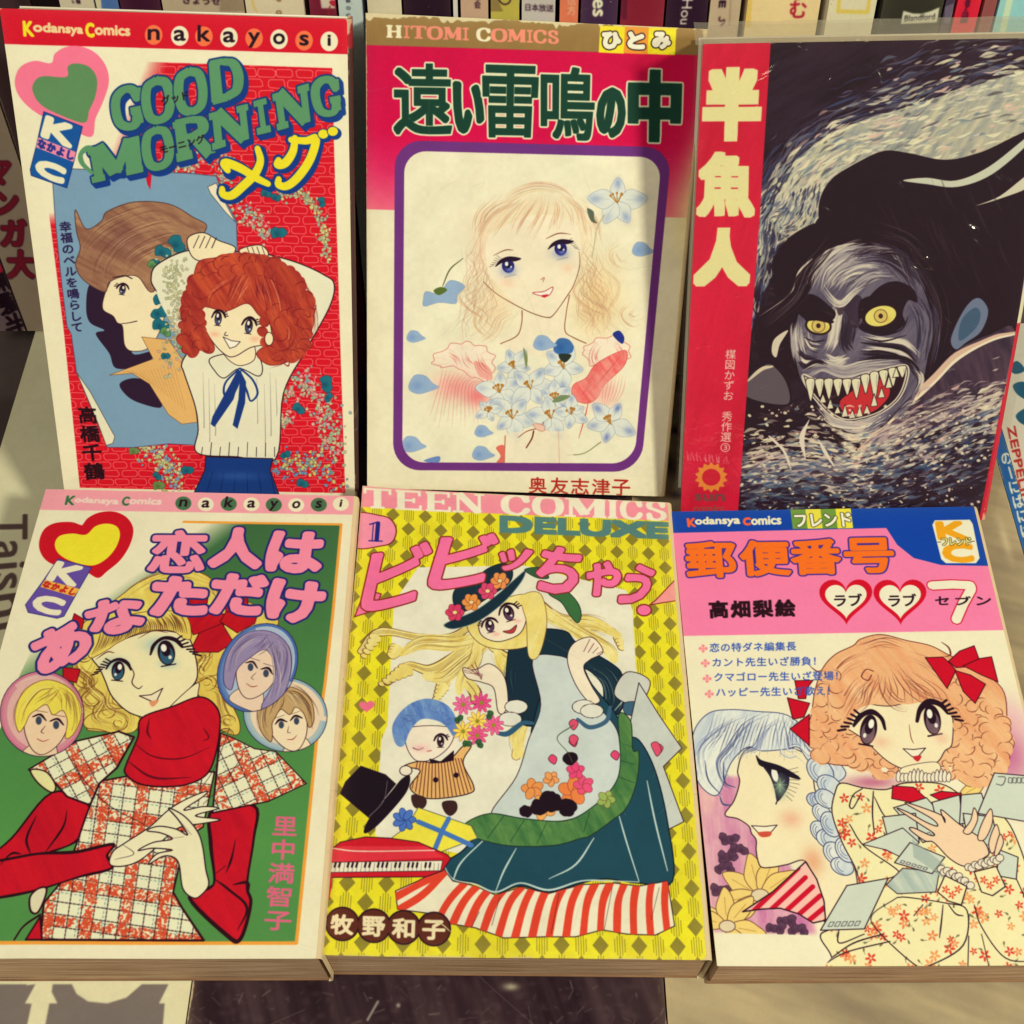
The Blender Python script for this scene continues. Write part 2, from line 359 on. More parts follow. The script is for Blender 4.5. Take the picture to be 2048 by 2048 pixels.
# ------------------------------------------------------------------ the six printed covers
QUADS = {1: [(3, 16), (694, 38), (710, 1003), (132, 1003)], 2: [(732, 26), (1408, 58), (1323, 993), (735, 975)], 3: [(1406, 88), (2136, 75), (1964, 1040), (1361, 1030)],
 4: [(92, 979), (708, 992), (632, 1917), (-173, 1919)], 5: [(726, 976), (1335, 1005), (1415, 1920), (642, 1913)], 6: [(1342, 1024), (1948, 1013), (2168, 1930), (1433, 1934)]}
PPM = 8.5
RED = (214, 16, 40); NAVY = (28, 44, 110); SKIN = (244, 226, 186)
def box(x0, y0, x1, y1, sl=0.0): return [(x0, y0), (x1, y0 + sl * (x1 - x0)), (x1, y1 + sl * (x1 - x0)), (x0, y1)]
def kc_badge(p, z, poly, col, K, Cc, band, bandc, txtc, col2=CREAM):
    p.poly(z(poly), col, sm=False); p.line(list(map(tuple, z(poly))) + [tuple(z(poly)[0])], 1.6, NAVY, sm=False)
    p.text('K', z(K), col2, bold=4.2); p.text('C', z(Cc), col2, bold=4.4)
    p.poly(z(band), bandc, sm=False); p.cells('なかよし', z(band), txtc, bold=1.3, fill=1.1)
def nakayosi(p, z, pts, rx, ry, cols, h, sc=1.0, it=0):
    for i, (ch, (x, y)) in enumerate(zip('nakayosi', pts)):
        p.poly(z(ell(x, y, rx, ry)), cols[i % 2], sm=False)
        w_ = {'i': .22, 's': .62, 'k': .85}.get(ch, .8) * h * .62; t = -.62 * h if ch in 'k' else (-.36 * h if ch != 'i' else -.55 * h); b = .36 * h if ch != 'y' else .72 * h
        if ch in 'nasoy': t = -.5 * h; b = b + .06 * h
        if ch == 'k': t = -.95 * h; b = .42 * h
        p.text(ch, z([(x - w_ + it * (-t), y + t), (x + w_ + it * (-t), y + t), (x + w_ - it * b, y + b), (x - w_ - it * b, y + b)]), BLK, bold=.8 * sc)
def clusters(p, path, r, n, cols, seed, lw=.7):     # little massed flowers scattered along a path
    g = np.random.RandomState(seed); P = smooth(path, False, 12)
    for _ in range(n):
        x, y = P[g.randint(len(P))] + g.randn(2) * r; c = cols[g.randint(len(cols))]; k = g.uniform(2.2, 4.4)
        q = ell(x, y, k, k * .8, g.uniform(0, 180), 7) + g.randn(7, 2) * .5
        p.poly(q, c, sm=False); p.line(np.vstack([q, q[:1]]), lw, tuple(int(v * .55) for v in c), sm=False, a=.75)
def leaf(p, x, y, r, ang, col=(30, 112, 122), dark=(16, 66, 84)):
    c, s_ = math.cos(rad(ang)), math.sin(rad(ang))
    q = [(x + a * r * c - b * r * s_, y + a * r * s_ + b * r * c) for a, b in ((-1, -.1), (-.6, -.7), (0, -.55), (.6, -.6), (1.1, 0), (.5, .6), (-.1, .5), (-.7, .7))]
    p.poly(q, col, ol=dark, ow=1); p.air(x - r * .2, y + r * .1, r * .5, r * .5, dark, .6)
def curls(p, cx, cy, rx, ry, n, r, col, dark, seed, lw=1.4, a0=0, a1=360):   # ring of puffy locks
    g = np.random.RandomState(seed)
    for i in range(n):
        t = rad(a0 + (a1 - a0) * i / n) + g.uniform(-.05, .05); x, y = cx + rx * math.cos(t), cy + ry * math.sin(t); k = r * g.uniform(.75, 1.25)
        p.poly(ell(x, y, k, k * .85, g.uniform(0, 180)), col, sm=False); s0 = g.uniform(0, 6.3)
        p.line([(x + k * .9 * math.cos(s0 + u * .45), y + k * .75 * math.sin(s0 + u * .45)) for u in range(8)], lw, dark, taper=.7, a=.8)
def strands(p, cx, cy, rx, ry, n, col, seed, a0, a1, lw=1.2, inner=.45, bend=.25, a=.7):
    g = np.random.RandomState(seed)
    for i in range(n):
        t = rad(g.uniform(a0, a1)); r1 = g.uniform(.75, .98); r0 = inner * g.uniform(.7, 1.3); b = bend * g.uniform(-1, 1)
        p.line([(cx + rx * r0 * math.cos(t), cy + ry * r0 * math.sin(t)), (cx + rx * (r0 + r1) / 2 * math.cos(t + b), cy + ry * (r0 + r1) / 2 * math.sin(t + b)),
                (cx + rx * r1 * math.cos(t + b * .4), cy + ry * r1 * math.sin(t + b * .4))], lw, col, taper=.9, a=a)

# ---- upper left: red brick cover
P1 = Page(QUADS[1], (113, 178), PPM, CREAM)
def art1(p):
    z, y = Z(0, 0, 2.611), Z(0, 400, 2.611)
    p.poly(z([(-30, 10), (1960, 50), (1960, 288), (-30, 226)]), RED, sm=False)
    p.text('K', z([(125, 107), (180, 110), (186, 190), (130, 188)]), (240, 222, 40), bold=1.6)
    p.text('odansya', z([(178, 112), (436, 130), (438, 190), (180, 180)]), (240, 208, 150), bold=1.3)
    p.text('C', z([(447, 116), (494, 120), (496, 196), (450, 192)]), (240, 222, 40), bold=1.8)
    p.text('omics', z([(496, 128), (680, 134), (682, 188), (498, 182)]), (240, 208, 150), bold=1.3)
    nakayosi(p, z, [(803, 182), (939, 187), (1065, 190), (1196, 195), (1327, 200), (1457, 205), (1588, 212), (1719, 216)], 46, 52, [(246, 116, 72), CREAM], 62)
    # brick ground
    ground = z([(640, 318), (1735, 356), (1745, 800), (1765, 1400), (1780, 1900), (1803, 2575), (418, 2545), (330, 1700), (243, 1000), (243, 560), (470, 430)])
    p.clip(ground); G = np.clip((np.add.outer(np.arange(p.H) * .55, np.arange(p.W)) - 330) / 120, 0, 1)
    # fade of the red towards the upper left corner
    fade = np.clip((np.add.outer(np.arange(p.H) * 1.0, np.arange(p.W) * 2.0) - 900) / 130, 0, 1)
    low = np.clip((np.arange(p.H)[:, None] - 560) / 40, 0, 1) * np.ones((1, p.W)); p.clipm = p.clipm * np.maximum(fade, low)
    p.put((np.ones((p.H, p.W)), 0, 0), (216, 20, 38))
    A, B = np.array((250., 118.)), np.array((690., 140.))
    q0 = apply_h(np.linalg.inv(p.M), [(0, 0), (p.W, 0), (p.W, p.H), (0, p.H)])
    bh, bw = 30, 56; g = np.random.RandomState(3); Mi = np.linalg.inv(p.M)
    for r in range(-1, 54):
        for c in range(-1, 19):
            x = c * bw + (bw / 2 if r % 2 else 0) + g.uniform(-4, 4); yy = 110 + r * bh; w_ = bw - 9 + g.uniform(-3, 3); h_ = bh - 9
            q = [(x + 5, yy), (x + w_ - 5, yy), (x + w_, yy + 5), (x + w_, yy + h_ - 5), (x + w_ - 5, yy + h_), (x + 5, yy + h_), (x, yy + h_ - 5), (x, yy + 5)]
            q = np.array(q) + g.randn(8, 2) * .8; q = apply_h(Mi, q); p.line(np.vstack([q, q[:1]]), 1.3, (248, 122, 120), sm=False)
    p.clip()
    # flower garlands over the brick
    GC = [(214, 206, 160), (196, 196, 160), (232, 170, 160), (150, 170, 176), (240, 150, 150), (170, 186, 150)]
    clusters(p, z([(1140, 780), (1180, 860), (1150, 960), (1240, 1080), (1330, 1150), (1380, 1230)]), 11, 230, GC, 11)
    clusters(p, z([(1450, 1010), (1560, 1010), (1640, 1080), (1690, 1200), (1700, 1340)]), 6, 170, [(220, 210, 140), (196, 196, 150), (170, 176, 150)], 12)
    clusters(p, y([(1560, 930), (1640, 1000), (1700, 1100), (1720, 1230), (1740, 1330)]), 14, 260, GC, 13)
    clusters(p, y([(1500, 1010), (1490, 1150)]), 8, 60, GC, 14); clusters(p, y([(1440, 1390), (1560, 1380), (1660, 1380), (1750, 1500)]), 12, 170, [(110, 150, 186), (214, 200, 120), (150, 170, 170)], 15)
    clusters(p, y([(720, 1290), (850, 1330), (880, 1420), (930, 1500)]), 13, 210, [(130, 160, 190), (196, 196, 130), (214, 206, 160)], 16)
    clusters(p, z([(880, 880), (960, 850), (1050, 860)]), 10, 90, GC, 17)
    for x, yy, r, a in ((1390, 1010, 11, 20), (1440, 1030, 10, 200), (1680, 1055, 10, 80), (1455, 1215, 16, 0)): leaf(p, *z([(x, yy)])[0], r, a)
    for x, yy, r, a in ((1705, 960, 17, 80), (1560, 1090, 13, 40), (1715, 1030, 10, 120), (980, 1410, 12, 0), (1490, 1330, 10, 160), (1580, 1480, 12, 20), (820, 1440, 9, 50)): leaf(p, *y([(x, yy)])[0], r, a)
    leaf(p, *y([(700, 1310)])[0], 10, 0, (110, 140, 80), (70, 90, 50)); leaf(p, *y([(830, 1490)])[0], 12, 0, (110, 140, 80), (70, 90, 50))
    # grey blue torn poster
    GB = (124, 158, 182)
    post = y([(272, -168), (985, -140), (1130, -125), (1165, -20), (1235, 110), (1240, 300), (1100, 700), (1030, 1280), (880, 1272), (690, 1292), (560, 1290), (515, 1180), (400, 900), (372, 700), (350, 660), (322, 430), (290, 110)])
    p.poly(post, GB, sm=False, ol=(60, 60, 90), ow=1.2)
    p.poly(z([(755, 890), (795, 890), (785, 990), (770, 960)]), RED, sm=False); p.poly(z([(1085, 975), (1130, 955), (1150, 1010), (1230, 1160), (1180, 1110), (1100, 1010)]), CREAM, sm=False, ol=(60, 50, 60), ow=1)
    p.poly(y([(400, 900), (470, 1000), (600, 1235), (590, 1270), (555, 1280), (510, 1160)]), (232, 226, 196), sm=False, ol=(70, 60, 60), ow=1.2)
    # figure in profile: brown puff of hair, pale face, tan coat, dark cast shape
    DKP = (46, 26, 48)
    p.poly(y([(470, 440), (560, 480), (620, 560), (700, 640), (690, 800), (800, 790), (760, 860), (610, 880), (570, 800), (500, 700), (545, 680), (470, 640), (450, 560)]), DKP)
    p.poly(y([(625, 960), (700, 930), (790, 960), (845, 1080), (730, 1060), (660, 1020)]), DKP)
    p.poly(y([(575, 430), (545, 500), (538, 570), (590, 605), (612, 640), (640, 660), (652, 760), (700, 790), (790, 760), (860, 600), (860, 340), (620, 340)]), SKIN, ol=(70, 40, 40), ow=1.3)
    p.poly(y([(570, 915), (800, 830), (740, 715), (880, 730), (1000, 900), (1030, 1160), (950, 1170), (880, 1120), (780, 960), (690, 905)]), (230, 180, 110), sm=False, ol=(110, 70, 50), ow=1)
    for i in range(16): p.line(y([(640 + i * 18, 900 - i * 2), (700 + i * 18, 890 + i * 14)]), .8, (170, 110, 60), a=.6)
    hb = p.tint((186, 142, 104), (140, 92, 74), 46, 3, 30)
    p.poly(y([(395, 340), (420, 250), (400, 160), (395, 50), (450, 150), (530, 110), (560, 60), (700, 10), (880, 20), (1010, 90), (1080, 140), (1000, 240), (900, 300), (800, 480), (720, 400), (640, 400), (570, 430), (545, 480), (440, 420)]), hb, ol=(80, 46, 46), ow=1.5)
    p.air(*y([(650, 210)])[0], 45, 34, (110, 60, 66), .5); [p.bundle(y(q), 30, 14, [(110, 66, 56), (96, 54, 50), (206, 168, 126)], 1.2, 50 + i, a=.6) for i, q in enumerate(([(900, 60), (760, 60), (600, 120), (480, 220), (420, 340)], [(960, 120), (800, 130), (640, 200), (540, 320), (520, 420)], [(980, 200), (850, 220), (700, 300), (640, 390)], [(900, 300), (820, 380), (800, 460)]))]
    eye(p, *y([(640, 465)])[0], 22, 22, (60, 70, 100), 8, dirx=-1); p.line(y([(590, 405), (650, 395), (690, 410)]), 1.8, BLK); p.line(y([(635, 645), (670, 642), (715, 632)]), 1.5, BLK)
    # ivy and blossoms between the figures
    clusters(p, y([(930, 300), (850, 380), (940, 470), (900, 560), (930, 700), (900, 880)]), 13, 330, [(214, 206, 160), (186, 190, 150), (200, 200, 170), (160, 166, 130), (220, 170, 150)], 18)
    for x, yy, r, a in ((925, 230, 19, 60), (850, 270, 16, 20), (810, 330, 11, 200), (840, 520, 15, 0), (830, 590, 16, 160), (840, 655, 17, 20), (970, 700, 11, 90), (865, 815, 9, 0)): leaf(p, *y([(x, yy)])[0], r, a)
    for x, yy in ((865, 690), (965, 770), (800, 340)): leaf(p, *y([(x, yy)])[0], 11, 40, (100, 150, 90), (50, 90, 60))
    # girl in a white blouse, arms raised behind a round red head of hair
    W_ = (234, 228, 200)
    p.poly(y([(1250, 270), (1400, 285), (1560, 330), (1690, 390), (1745, 440), (1720, 560), (1600, 780), (1480, 1010), (1440, 1350), (1240, 1340), (1030, 1320), (1035, 1200), (1020, 1080), (960, 900), (950, 850), (1000, 700), (820, 480), (790, 400), (830, 330), (1000, 260)]), W_, ol=BLK, ow=2.2)
    p.poly(y([(830, 400), (960, 300), (1010, 420), (960, 560), (1010, 720), (940, 700), (830, 520)]), W_)
    clusters(p, y([(940, 300), (900, 420), (930, 560), (920, 700)]), 10, 170, [(214, 206, 160), (186, 190, 150), (200, 200, 170)], 19)
    for i, (x, h) in enumerate(((1060, 260), (1090, 330), (1120, 300), (1250, 200), (1340, 240), (1380, 330), (1410, 300), (1440, 200))): p.line(y([(x, 900 + i % 3 * 30), (x + 6, 900 + h), (x + 2, 930 + h)]), 1.3, (110, 100, 110), taper=.8, a=.8)
    for i in range(9): p.line(y([(1050 + i * 48, 1340), (1058 + i * 47, 1290 - i % 2 * 24)]), 1.4, BLK)
    p.poly(y([(1075, 1340), (1425, 1350), (1410, 1410), (1480, 1600), (980, 1600), (1070, 1410)]), (22, 58, 122), sm=False, ol=BLK, ow=2)
    for i in range(6): p.line(y([(1110 + i * 60, 1420), (1060 + i * 78, 1600)]), 1.5, (12, 34, 86))
    p.air(*y([(1240, 1440)])[0], 60, 12, (60, 100, 170), .5)
    for q in ([(980, 200), (1060, 170), (1140, 210), (1230, 250), (1180, 310), (1060, 320), (1000, 290)], [(1250, 260), (1360, 235), (1400, 290), (1300, 310)]):
        p.poly(y(q), SKIN, ol=BLK, ow=1.6)
    for i in range(4): p.line(y([(1010 + i * 32, 250), (1040 + i * 30, 185 + i * 4)]), 1.4, BLK); p.line(y([(1290 + i * 26, 245), (1310 + i * 26, 300)]), 1.3, BLK)
    p.poly(y([(1095, 830), (1200, 800), (1330, 800), (1370, 870), (1350, 920), (1250, 880), (1170, 930), (1120, 890)]), W_, ol=BLK, ow=1.8)
    p.poly(y([(1170, 760), (1310, 740), (1330, 830), (1250, 865), (1180, 820)]), SKIN, ol=BLK, ow=1.3)
    p.poly(y([(1060, 540), (1060, 640), (1110, 740), (1180, 810), (1230, 815), (1310, 770), (1400, 750), (1420, 700), (1370, 560), (1200, 500)]), SKIN, ol=BLK, ow=1.6)
    hr = p.tint((206, 84, 52), (158, 44, 42), 40, 6, 60)
    p.poly(y([(1010, 400), (1040, 320), (1130, 300), (1200, 280), (1320, 280), (1440, 310), (1540, 380), (1590, 480), (1640, 620), (1600, 740), (1560, 800), (1490, 850), (1400, 860), (1340, 800), (1420, 730), (1410, 650), (1350, 600), (1290, 540), (1180, 580), (1060, 560), (1060, 650), (1120, 770), (1080, 800), (990, 730), (960, 640), (950, 560), (990, 470)]), hr, ol=(120, 26, 34), ow=1.4)
    curls(p, *y([(1470, 690)])[0], 38, 50, 14, 12, hr, (110, 20, 34), 7); curls(p, *y([(1010, 640)])[0], 16, 50, 9, 9, hr, (110, 20, 34), 8)
    for i, q in enumerate(([(1290, 320), (1150, 360), (1030, 440), (980, 560), (960, 680)], [(1300, 330), (1180, 400), (1080, 480), (1050, 560)], [(1320, 330), (1260, 420), (1220, 500), (1180, 570)], [(1330, 330), (1400, 420), (1440, 560), (1420, 660)], [(1350, 330), (1500, 400), (1590, 520), (1610, 680), (1560, 790)], [(1450, 560), (1520, 680), (1470, 800), (1390, 850)], [(1330, 400), (1340, 480), (1370, 560)])):
        p.bundle(y(q), 34, 16, [(128, 26, 34), (150, 36, 36), (236, 150, 110), (110, 20, 34)], 1.3, 30 + i, a=.7)
    curls(p, *y([(1290, 560)])[0], 120, 96, 26, 17, hr, (110, 24, 34), 61, lw=1.7, a0=-200, a1=20); curls(p, *y([(1290, 560)])[0], 100, 78, 22, 15, hr, (128, 30, 36), 62, lw=1.5, a0=-190, a1=0); curls(p, *y([(1530, 700)])[0], 26, 44, 12, 15, hr, (110, 24, 34), 63, lw=1.6); curls(p, *y([(1000, 690)])[0], 18, 40, 9, 14, hr, (110, 24, 34), 64, lw=1.6)
    for X, Y in ((1600, 600), (1630, 560), (1610, 760), (950, 620), (975, 700), (1490, 855), (1070, 780), (1560, 820)): p.line(y([(X - 20, Y - 10), (X + 14, Y + 12), (X + 22, Y - 14)]), 2.2, (140, 36, 34), taper=.7)
    eye(p, *y([(1140, 615)])[0], 24, 30, (70, 80, 110), 6); eye(p, *y([(1300, 655)])[0], 26, 32, (70, 80, 110), 8)
    p.poly(y([(1165, 715), (1210, 735), (1255, 740), (1230, 765), (1200, 775)]), (250, 240, 220), ol=BLK, ow=1.4, sm=False); p.line(y([(1180, 690), (1172, 705), (1190, 708)]), 1.3, BLK)
    p.air(*y([(1120, 700)])[0], 12, 7, (240, 160, 130), .6); p.air(*y([(1330, 725)])[0], 12, 7, (240, 160, 130), .6); p.poly(y(ell(1405, 725, 22, 34)), SKIN, ol=BLK, ow=1.2, sm=False)
    BL = (26, 56, 120)
    for q in ([(1250, 880), (1180, 950), (1170, 1010), (1200, 1040), (1240, 970), (1255, 900)], [(1255, 880), (1320, 940), (1345, 1010), (1310, 1050), (1290, 1000), (1260, 920)]): p.line(y(q), 4.2, BL); 
    p.poly(y([(1240, 890), (1262, 890), (1220, 1040), (1120, 1185), (1100, 1170), (1110, 1130)]), BL, sm=False); p.poly(y([(1255, 890), (1285, 950), (1280, 1060), (1240, 1195), (1215, 1175), (1245, 1040)]), BL, sm=False)
    # badge
    hz = z([(475, 715), (330, 648), (200, 592), (112, 512), (82, 430), (110, 350), (185, 316), (270, 328), (290, 280), (345, 245), (420, 240), (500, 275), (555, 345), (570, 430), (540, 530), (500, 620)])
    p.poly(hz, (248, 118, 148)); p.poly(z([(440, 640), (300, 592), (212, 540), (174, 470), (188, 420), (232, 396), (350, 400), (358, 345), (405, 330), (470, 350), (508, 410), (500, 500), (468, 575)]), (96, 140, 92))
    kc_badge(p, z, [(232, 582), (432, 660), (385, 850), (350, 980), (165, 915), (160, 885), (195, 750)], (20, 84, 150), [(245, 600), (400, 662), (375, 775), (215, 710)], [(200, 820), (350, 878), (330, 965), (180, 905)], [(203, 715), (398, 793), (385, 845), (190, 768)], (244, 140, 170), (40, 50, 130))
    # title
    TG, SH = (92, 148, 104), (18, 58, 128)
    SQZ = 1
    L = [('G', (578, 480), (735, 445), (760, 650), (600, 680)), ('O', (735, 435), (895, 395), (915, 612), (757, 648)), ('O', (905, 385), (1065, 350), (1087, 565), (928, 605)), ('D', (1078, 330), (1250, 296), (1282, 490), (1092, 540)),
         ('M', (455, 775), (722, 708), (742, 898), (488, 955)), ('O', (738, 690), (890, 655), (912, 855), (757, 892)), ('R', (897, 640), (1075, 598), (1130, 795), (920, 848)), ('N', (1092, 592), (1290, 542), (1310, 722), (1112, 785)),
         ('I', (1312, 532), (1400, 508), (1428, 685), (1332, 708)), ('N', (1422, 492), (1608, 435), (1630, 632), (1450, 682)), ('G', (1615, 425), (1768, 402), (1790, 582), (1650, 612))]
    for ch, *q in L: p.slab(ch, z(q), SH, kw=.31, tw=.19, bold=.3, ol=SH, ow=2.2, sh=(6, 7))
    for ch, *q in L: p.slab(ch, z(q), TG, kw=.31, tw=.19, bold=.2, ol=(20, 52, 104), ow=1.5)
    p.line(z([(480, 900), (430, 850), (425, 800), (470, 770), (500, 790)]), 9, TG)
    # メグ brushed with curls
    YL = (240, 222, 44); mg = [[(1345, 775), (1360, 840), (1330, 910), (1270, 970), (1210, 1020), (1165, 1015), (1160, 985)], [(1190, 890), (1170, 860), (1185, 850), (1260, 880), (1340, 930), (1400, 960)],
        [(1540, 720), (1530, 790), (1490, 850), (1450, 860), (1455, 835)], [(1520, 730), (1600, 735), (1650, 725), (1620, 830), (1560, 920), (1500, 970), (1455, 965), (1455, 935)]]
    for dx, wdt, c in ((9, 23, SH), (5, 23, SH), (0, 21, SH)): [p.line(z(np.array(q) + dx * 1.6), wdt, c) for q in mg]
    for q in mg: p.line(z(q), 17, YL, taper=.3, wob=.01)
    for x, yy in ((1688, 700), (1738, 686)): p.poly(z(ell(x + 12, yy + 12, 34, 32)), SH, sm=False); p.poly(z(ell(x, yy, 29, 26)), YL, sm=False, ol=SH, ow=1.4)
    p.cells('グッド', z([(835, 505), (985, 470), (995, 520), (845, 556)]), BLK, bold=.4); p.cells('モーニング', z([(825, 765), (1065, 700), (1075, 745), (838, 808)]), BLK, bold=.4)
    p.cells('幸福のベルを鳴らして', y([(305, 112), (372, 108), (440, 690), (372, 700)]), (40, 30, 70), vert=True, bold=.6, fill=1.05)
    p.cells('高橋千鶴', y([(398, 1075), (505, 1078), (560, 1462), (438, 1470)]), (34, 10, 20), vert=True, bold=-1.2, fill=1.1)
    p.wear(.55, 3)
art1(P1)
# ---- upper middle: purple frame, watercolour girl
P2 = Page(QUADS[2], (113, 168), PPM, CREAM)
def petal_flower(p, x, y, r0, ang, n=5, c0=(224, 227, 218), c1=(120, 142, 190), mid=(176, 116, 40), ln=(120, 130, 160)):
    for i in range(n):
        a = rad(ang + 360 * i / n + 14 * math.sin(i * 5.1 + x)); r = r0 * (1 + .16 * math.sin(i * 3.7 + y)); q = []
        for u, v in ((.1, -.08), (.45, -.36), (.8, -.26), (1.12, 0), (.8, .3), (.42, .36), (.1, .08)): q.append((x + r * (u * math.cos(a) - v * math.sin(a)), y + r * (u * math.sin(a) + v * math.cos(a))))
        p.poly(q, c0, ol=ln, ow=.6); p.air(x + r * .85 * math.cos(a), y + r * .85 * math.sin(a), r * .3, r * .2, c1, .35 + .4 * ((i * 7 + int(x)) % 5) / 5, math.degrees(a)); p.line([(x + r * .3 * math.cos(a), y + r * .3 * math.sin(a)), (x + r * .75 * math.cos(a + .06), y + r * .75 * math.sin(a + .06))], .6, ln, taper=.8, a=.6)
    g = np.random.RandomState(int(x) % 97); r = r0
    for i in range(6):
        a = rad(-100 + g.uniform(-45, 45)); p.line([(x, y + r * .12), (x + r * .42 * math.cos(a), y + r * .12 + r * .42 * math.sin(a))], 1.5, mid, sm=False)
        p.poly(ell(x + r * .42 * math.cos(a), y + r * .12 + r * .42 * math.sin(a), 2.2, 3, n=8), mid, sm=False)
def art2(p):
    z, y = Z(720, 0, 2.721), Z(720, 480, 2.721); W_ = (238, 231, 200)
    gr = p.vgrad([(0, (208, 2, 62)), (.22, (214, 2, 68)), (.3, (228, 40, 96)), (.40, (246, 120, 140)), (.47, (250, 140, 150))])
    p.poly(z([(-30, 200), (1960, 260), (1960, 1190), (30, 1138), (-30, 1138)]), gr, sm=False)
    p.air(*z([(1850, 1150)])[0], 60, 110, (240, 222, 150), .95); p.air(*z([(1850, 900)])[0], 30, 90, (240, 200, 140), .5)
    p.poly(z([(-30, -20), (1960, 20), (1960, 304), (-30, 243)]), (150, 116, 66), sm=False)
    gj = np.random.RandomState(3); jag = [(x, 84 + 30 * gj.rand() ** 3 + 8 * math.sin(x * .013) + x * .037) for x in range(-20, 1900, 16)]
    p.poly(z([(-20, -40), (1960, -40), (1960, 60)] + jag[::-1]), (222, 208, 166), sm=False)
    q0 = [(.0, 'H'), (.094, 'I'), (.14, 'T'), (.235, 'O'), (.33, 'M'), (.435, 'I'), (.52, 'C'), (.605, 'O'), (.70, 'M'), (.805, 'I'), (.85, 'C'), (.93, 'S')]; wd = [.088, .044, .09, .088, .1, .044, .082, .09, .1, .044, .075, .066]
    for (f, ch), w_ in zip(q0, wd):
        xa, xb = 145 + f * 942, 145 + (f + w_) * 942; ya = 136 + (xa - 145) * .035; yb = 136 + (xb - 145) * .035
        p.slab(ch, z([(xa, ya), (xb, yb), (xb, yb + 68), (xa, ya + 68)]), CREAM if f in (0.0, .52) else (244, 142, 120), kw=.27, tw=.12, bold=.15)
    for i, (xa, xb, c) in enumerate(((1307, 1443, (246, 228, 40)), (1443, 1572, (240, 150, 50)), (1572, 1722, (246, 228, 40)))):
        p.poly(z([(xa, 140 + i * 4), (xb, 144 + i * 4), (xb - 8, 292 + i * 4), (xa - 8, 286 + i * 4)]), c, sm=False)
    for ch, xa, xb in (('ひ', 1318, 1420), ('と', 1456, 1550), ('み', 1590, 1690)):
        p.text(ch, z([(xa, 172), (xb, 176), (xb, 268), (xa, 264)]), (244, 238, 214), bold=3.2, ol=BLK, ow=4.6)
    # frame with rounded corners
    def rr(TL, TR, BR, BL, r):
        P = [np.array(q, float) for q in (TL, TR, BR, BL)]; out = []
        for i in range(4):
            a, b, c = P[i - 1], P[i], P[(i + 1) % 4]; u = (a - b) / np.linalg.norm(a - b); v = (c - b) / np.linalg.norm(c - b)
            for t in np.linspace(0, math.pi / 2, 9): out.append(b + u * r * (1 - math.sin(t)) + v * r * (1 - math.cos(t)))
        return out
    O = np.vstack([z([(190, 762), (1697, 802)]), y([(1528, 1262), (180, 1250)])]); I = np.vstack([z([(242, 820), (1642, 856)]), y([(1492, 1216), (230, 1208)])])
    p.poly(rr(*O, 54), (112, 50, 124), sm=False); inner = rr(*I, 44); p.poly(inner, (240, 234, 206), sm=False)
    p.clip(inner)
    p.put((np.ones((p.H, p.W)), 0, 0), p.tint((240, 234, 206), (238, 226, 196), 120, 4), .6)
    HL = (226, 196, 150); HD = (186, 140, 110)
    # long pale wavy hair
    for cx, cy, a, b, al in ((760, 1240, 60, 40, .5), (960, 1130, 70, 46, .5), (1160, 1330, 40, 60, .6)): p.air(*z([(cx, cy)])[0], a, b, (236, 206, 164), al)
    p.air(*y([(1290, 330)])[0], 60, 90, (240, 208, 150), .85); p.air(*y([(740, 330)])[0], 45, 70, (240, 212, 170), .7); p.air(*y([(690, 60)])[0], 40, 50, (240, 200, 170), .6)
    g = np.random.RandomState(8)
    for i in range(34):
        x0 = 620 + g.uniform(0, 60); yy = g.uniform(-60, 260); pts = [(x0 + 30, yy)]
        for k in range(5): pts.append((pts[-1][0] + g.uniform(-60, 34), pts[-1][1] + g.uniform(30, 85)))
        p.line(y(pts), g.uniform(.6, 1.5), HD, taper=.9, a=.5)
        x0 = 1200 + g.uniform(-20, 80); yy = g.uniform(-20, 300); pts = [(x0, yy)]
        for k in range(5): pts.append((pts[-1][0] + g.uniform(-40, 70), pts[-1][1] + g.uniform(30, 70)))
        p.line(y(pts), g.uniform(.6, 1.4), HD, taper=.9, a=.5)
    # face and neck
    S2 = (242, 228, 200)
    p.poly(y([(880, 380), (1130, 260), (1115, 500), (1240, 600), (1000, 640), (760, 570), (865, 520)]), S2)
    p.line(y([(882, 385), (880, 450), (855, 520), (765, 565)]), 1.9, (140, 74, 46)); p.line(y([(1140, 300), (1122, 400), (1116, 495), (1160, 530), (1230, 562)]), 1.9, (150, 84, 50))
    p.poly(y([(700, -20), (690, 150), (760, 260), (850, 350), (940, 400), (1020, 420), (1060, 400), (1150, 260), (1195, 130), (1180, -80), (1000, -140), (840, -100)]), S2)
    p.line(y([(670, 225), (740, 290), (830, 345), (930, 395), (1015, 421), (1055, 405), (1130, 300), (1165, 240), (1195, 140), (1192, 60)]), 1.8, (120, 66, 46), taper=.5)
    p.air(*y([(800, 230)])[0], 18, 12, (240, 190, 160), .5); p.air(*y([(1130, 150)])[0], 14, 12, (240, 190, 160), .5)
    # fringe and curls, brushed in bundles
    HC = [HD, (206, 160, 120), (226, 190, 140), (214, 150, 120)]
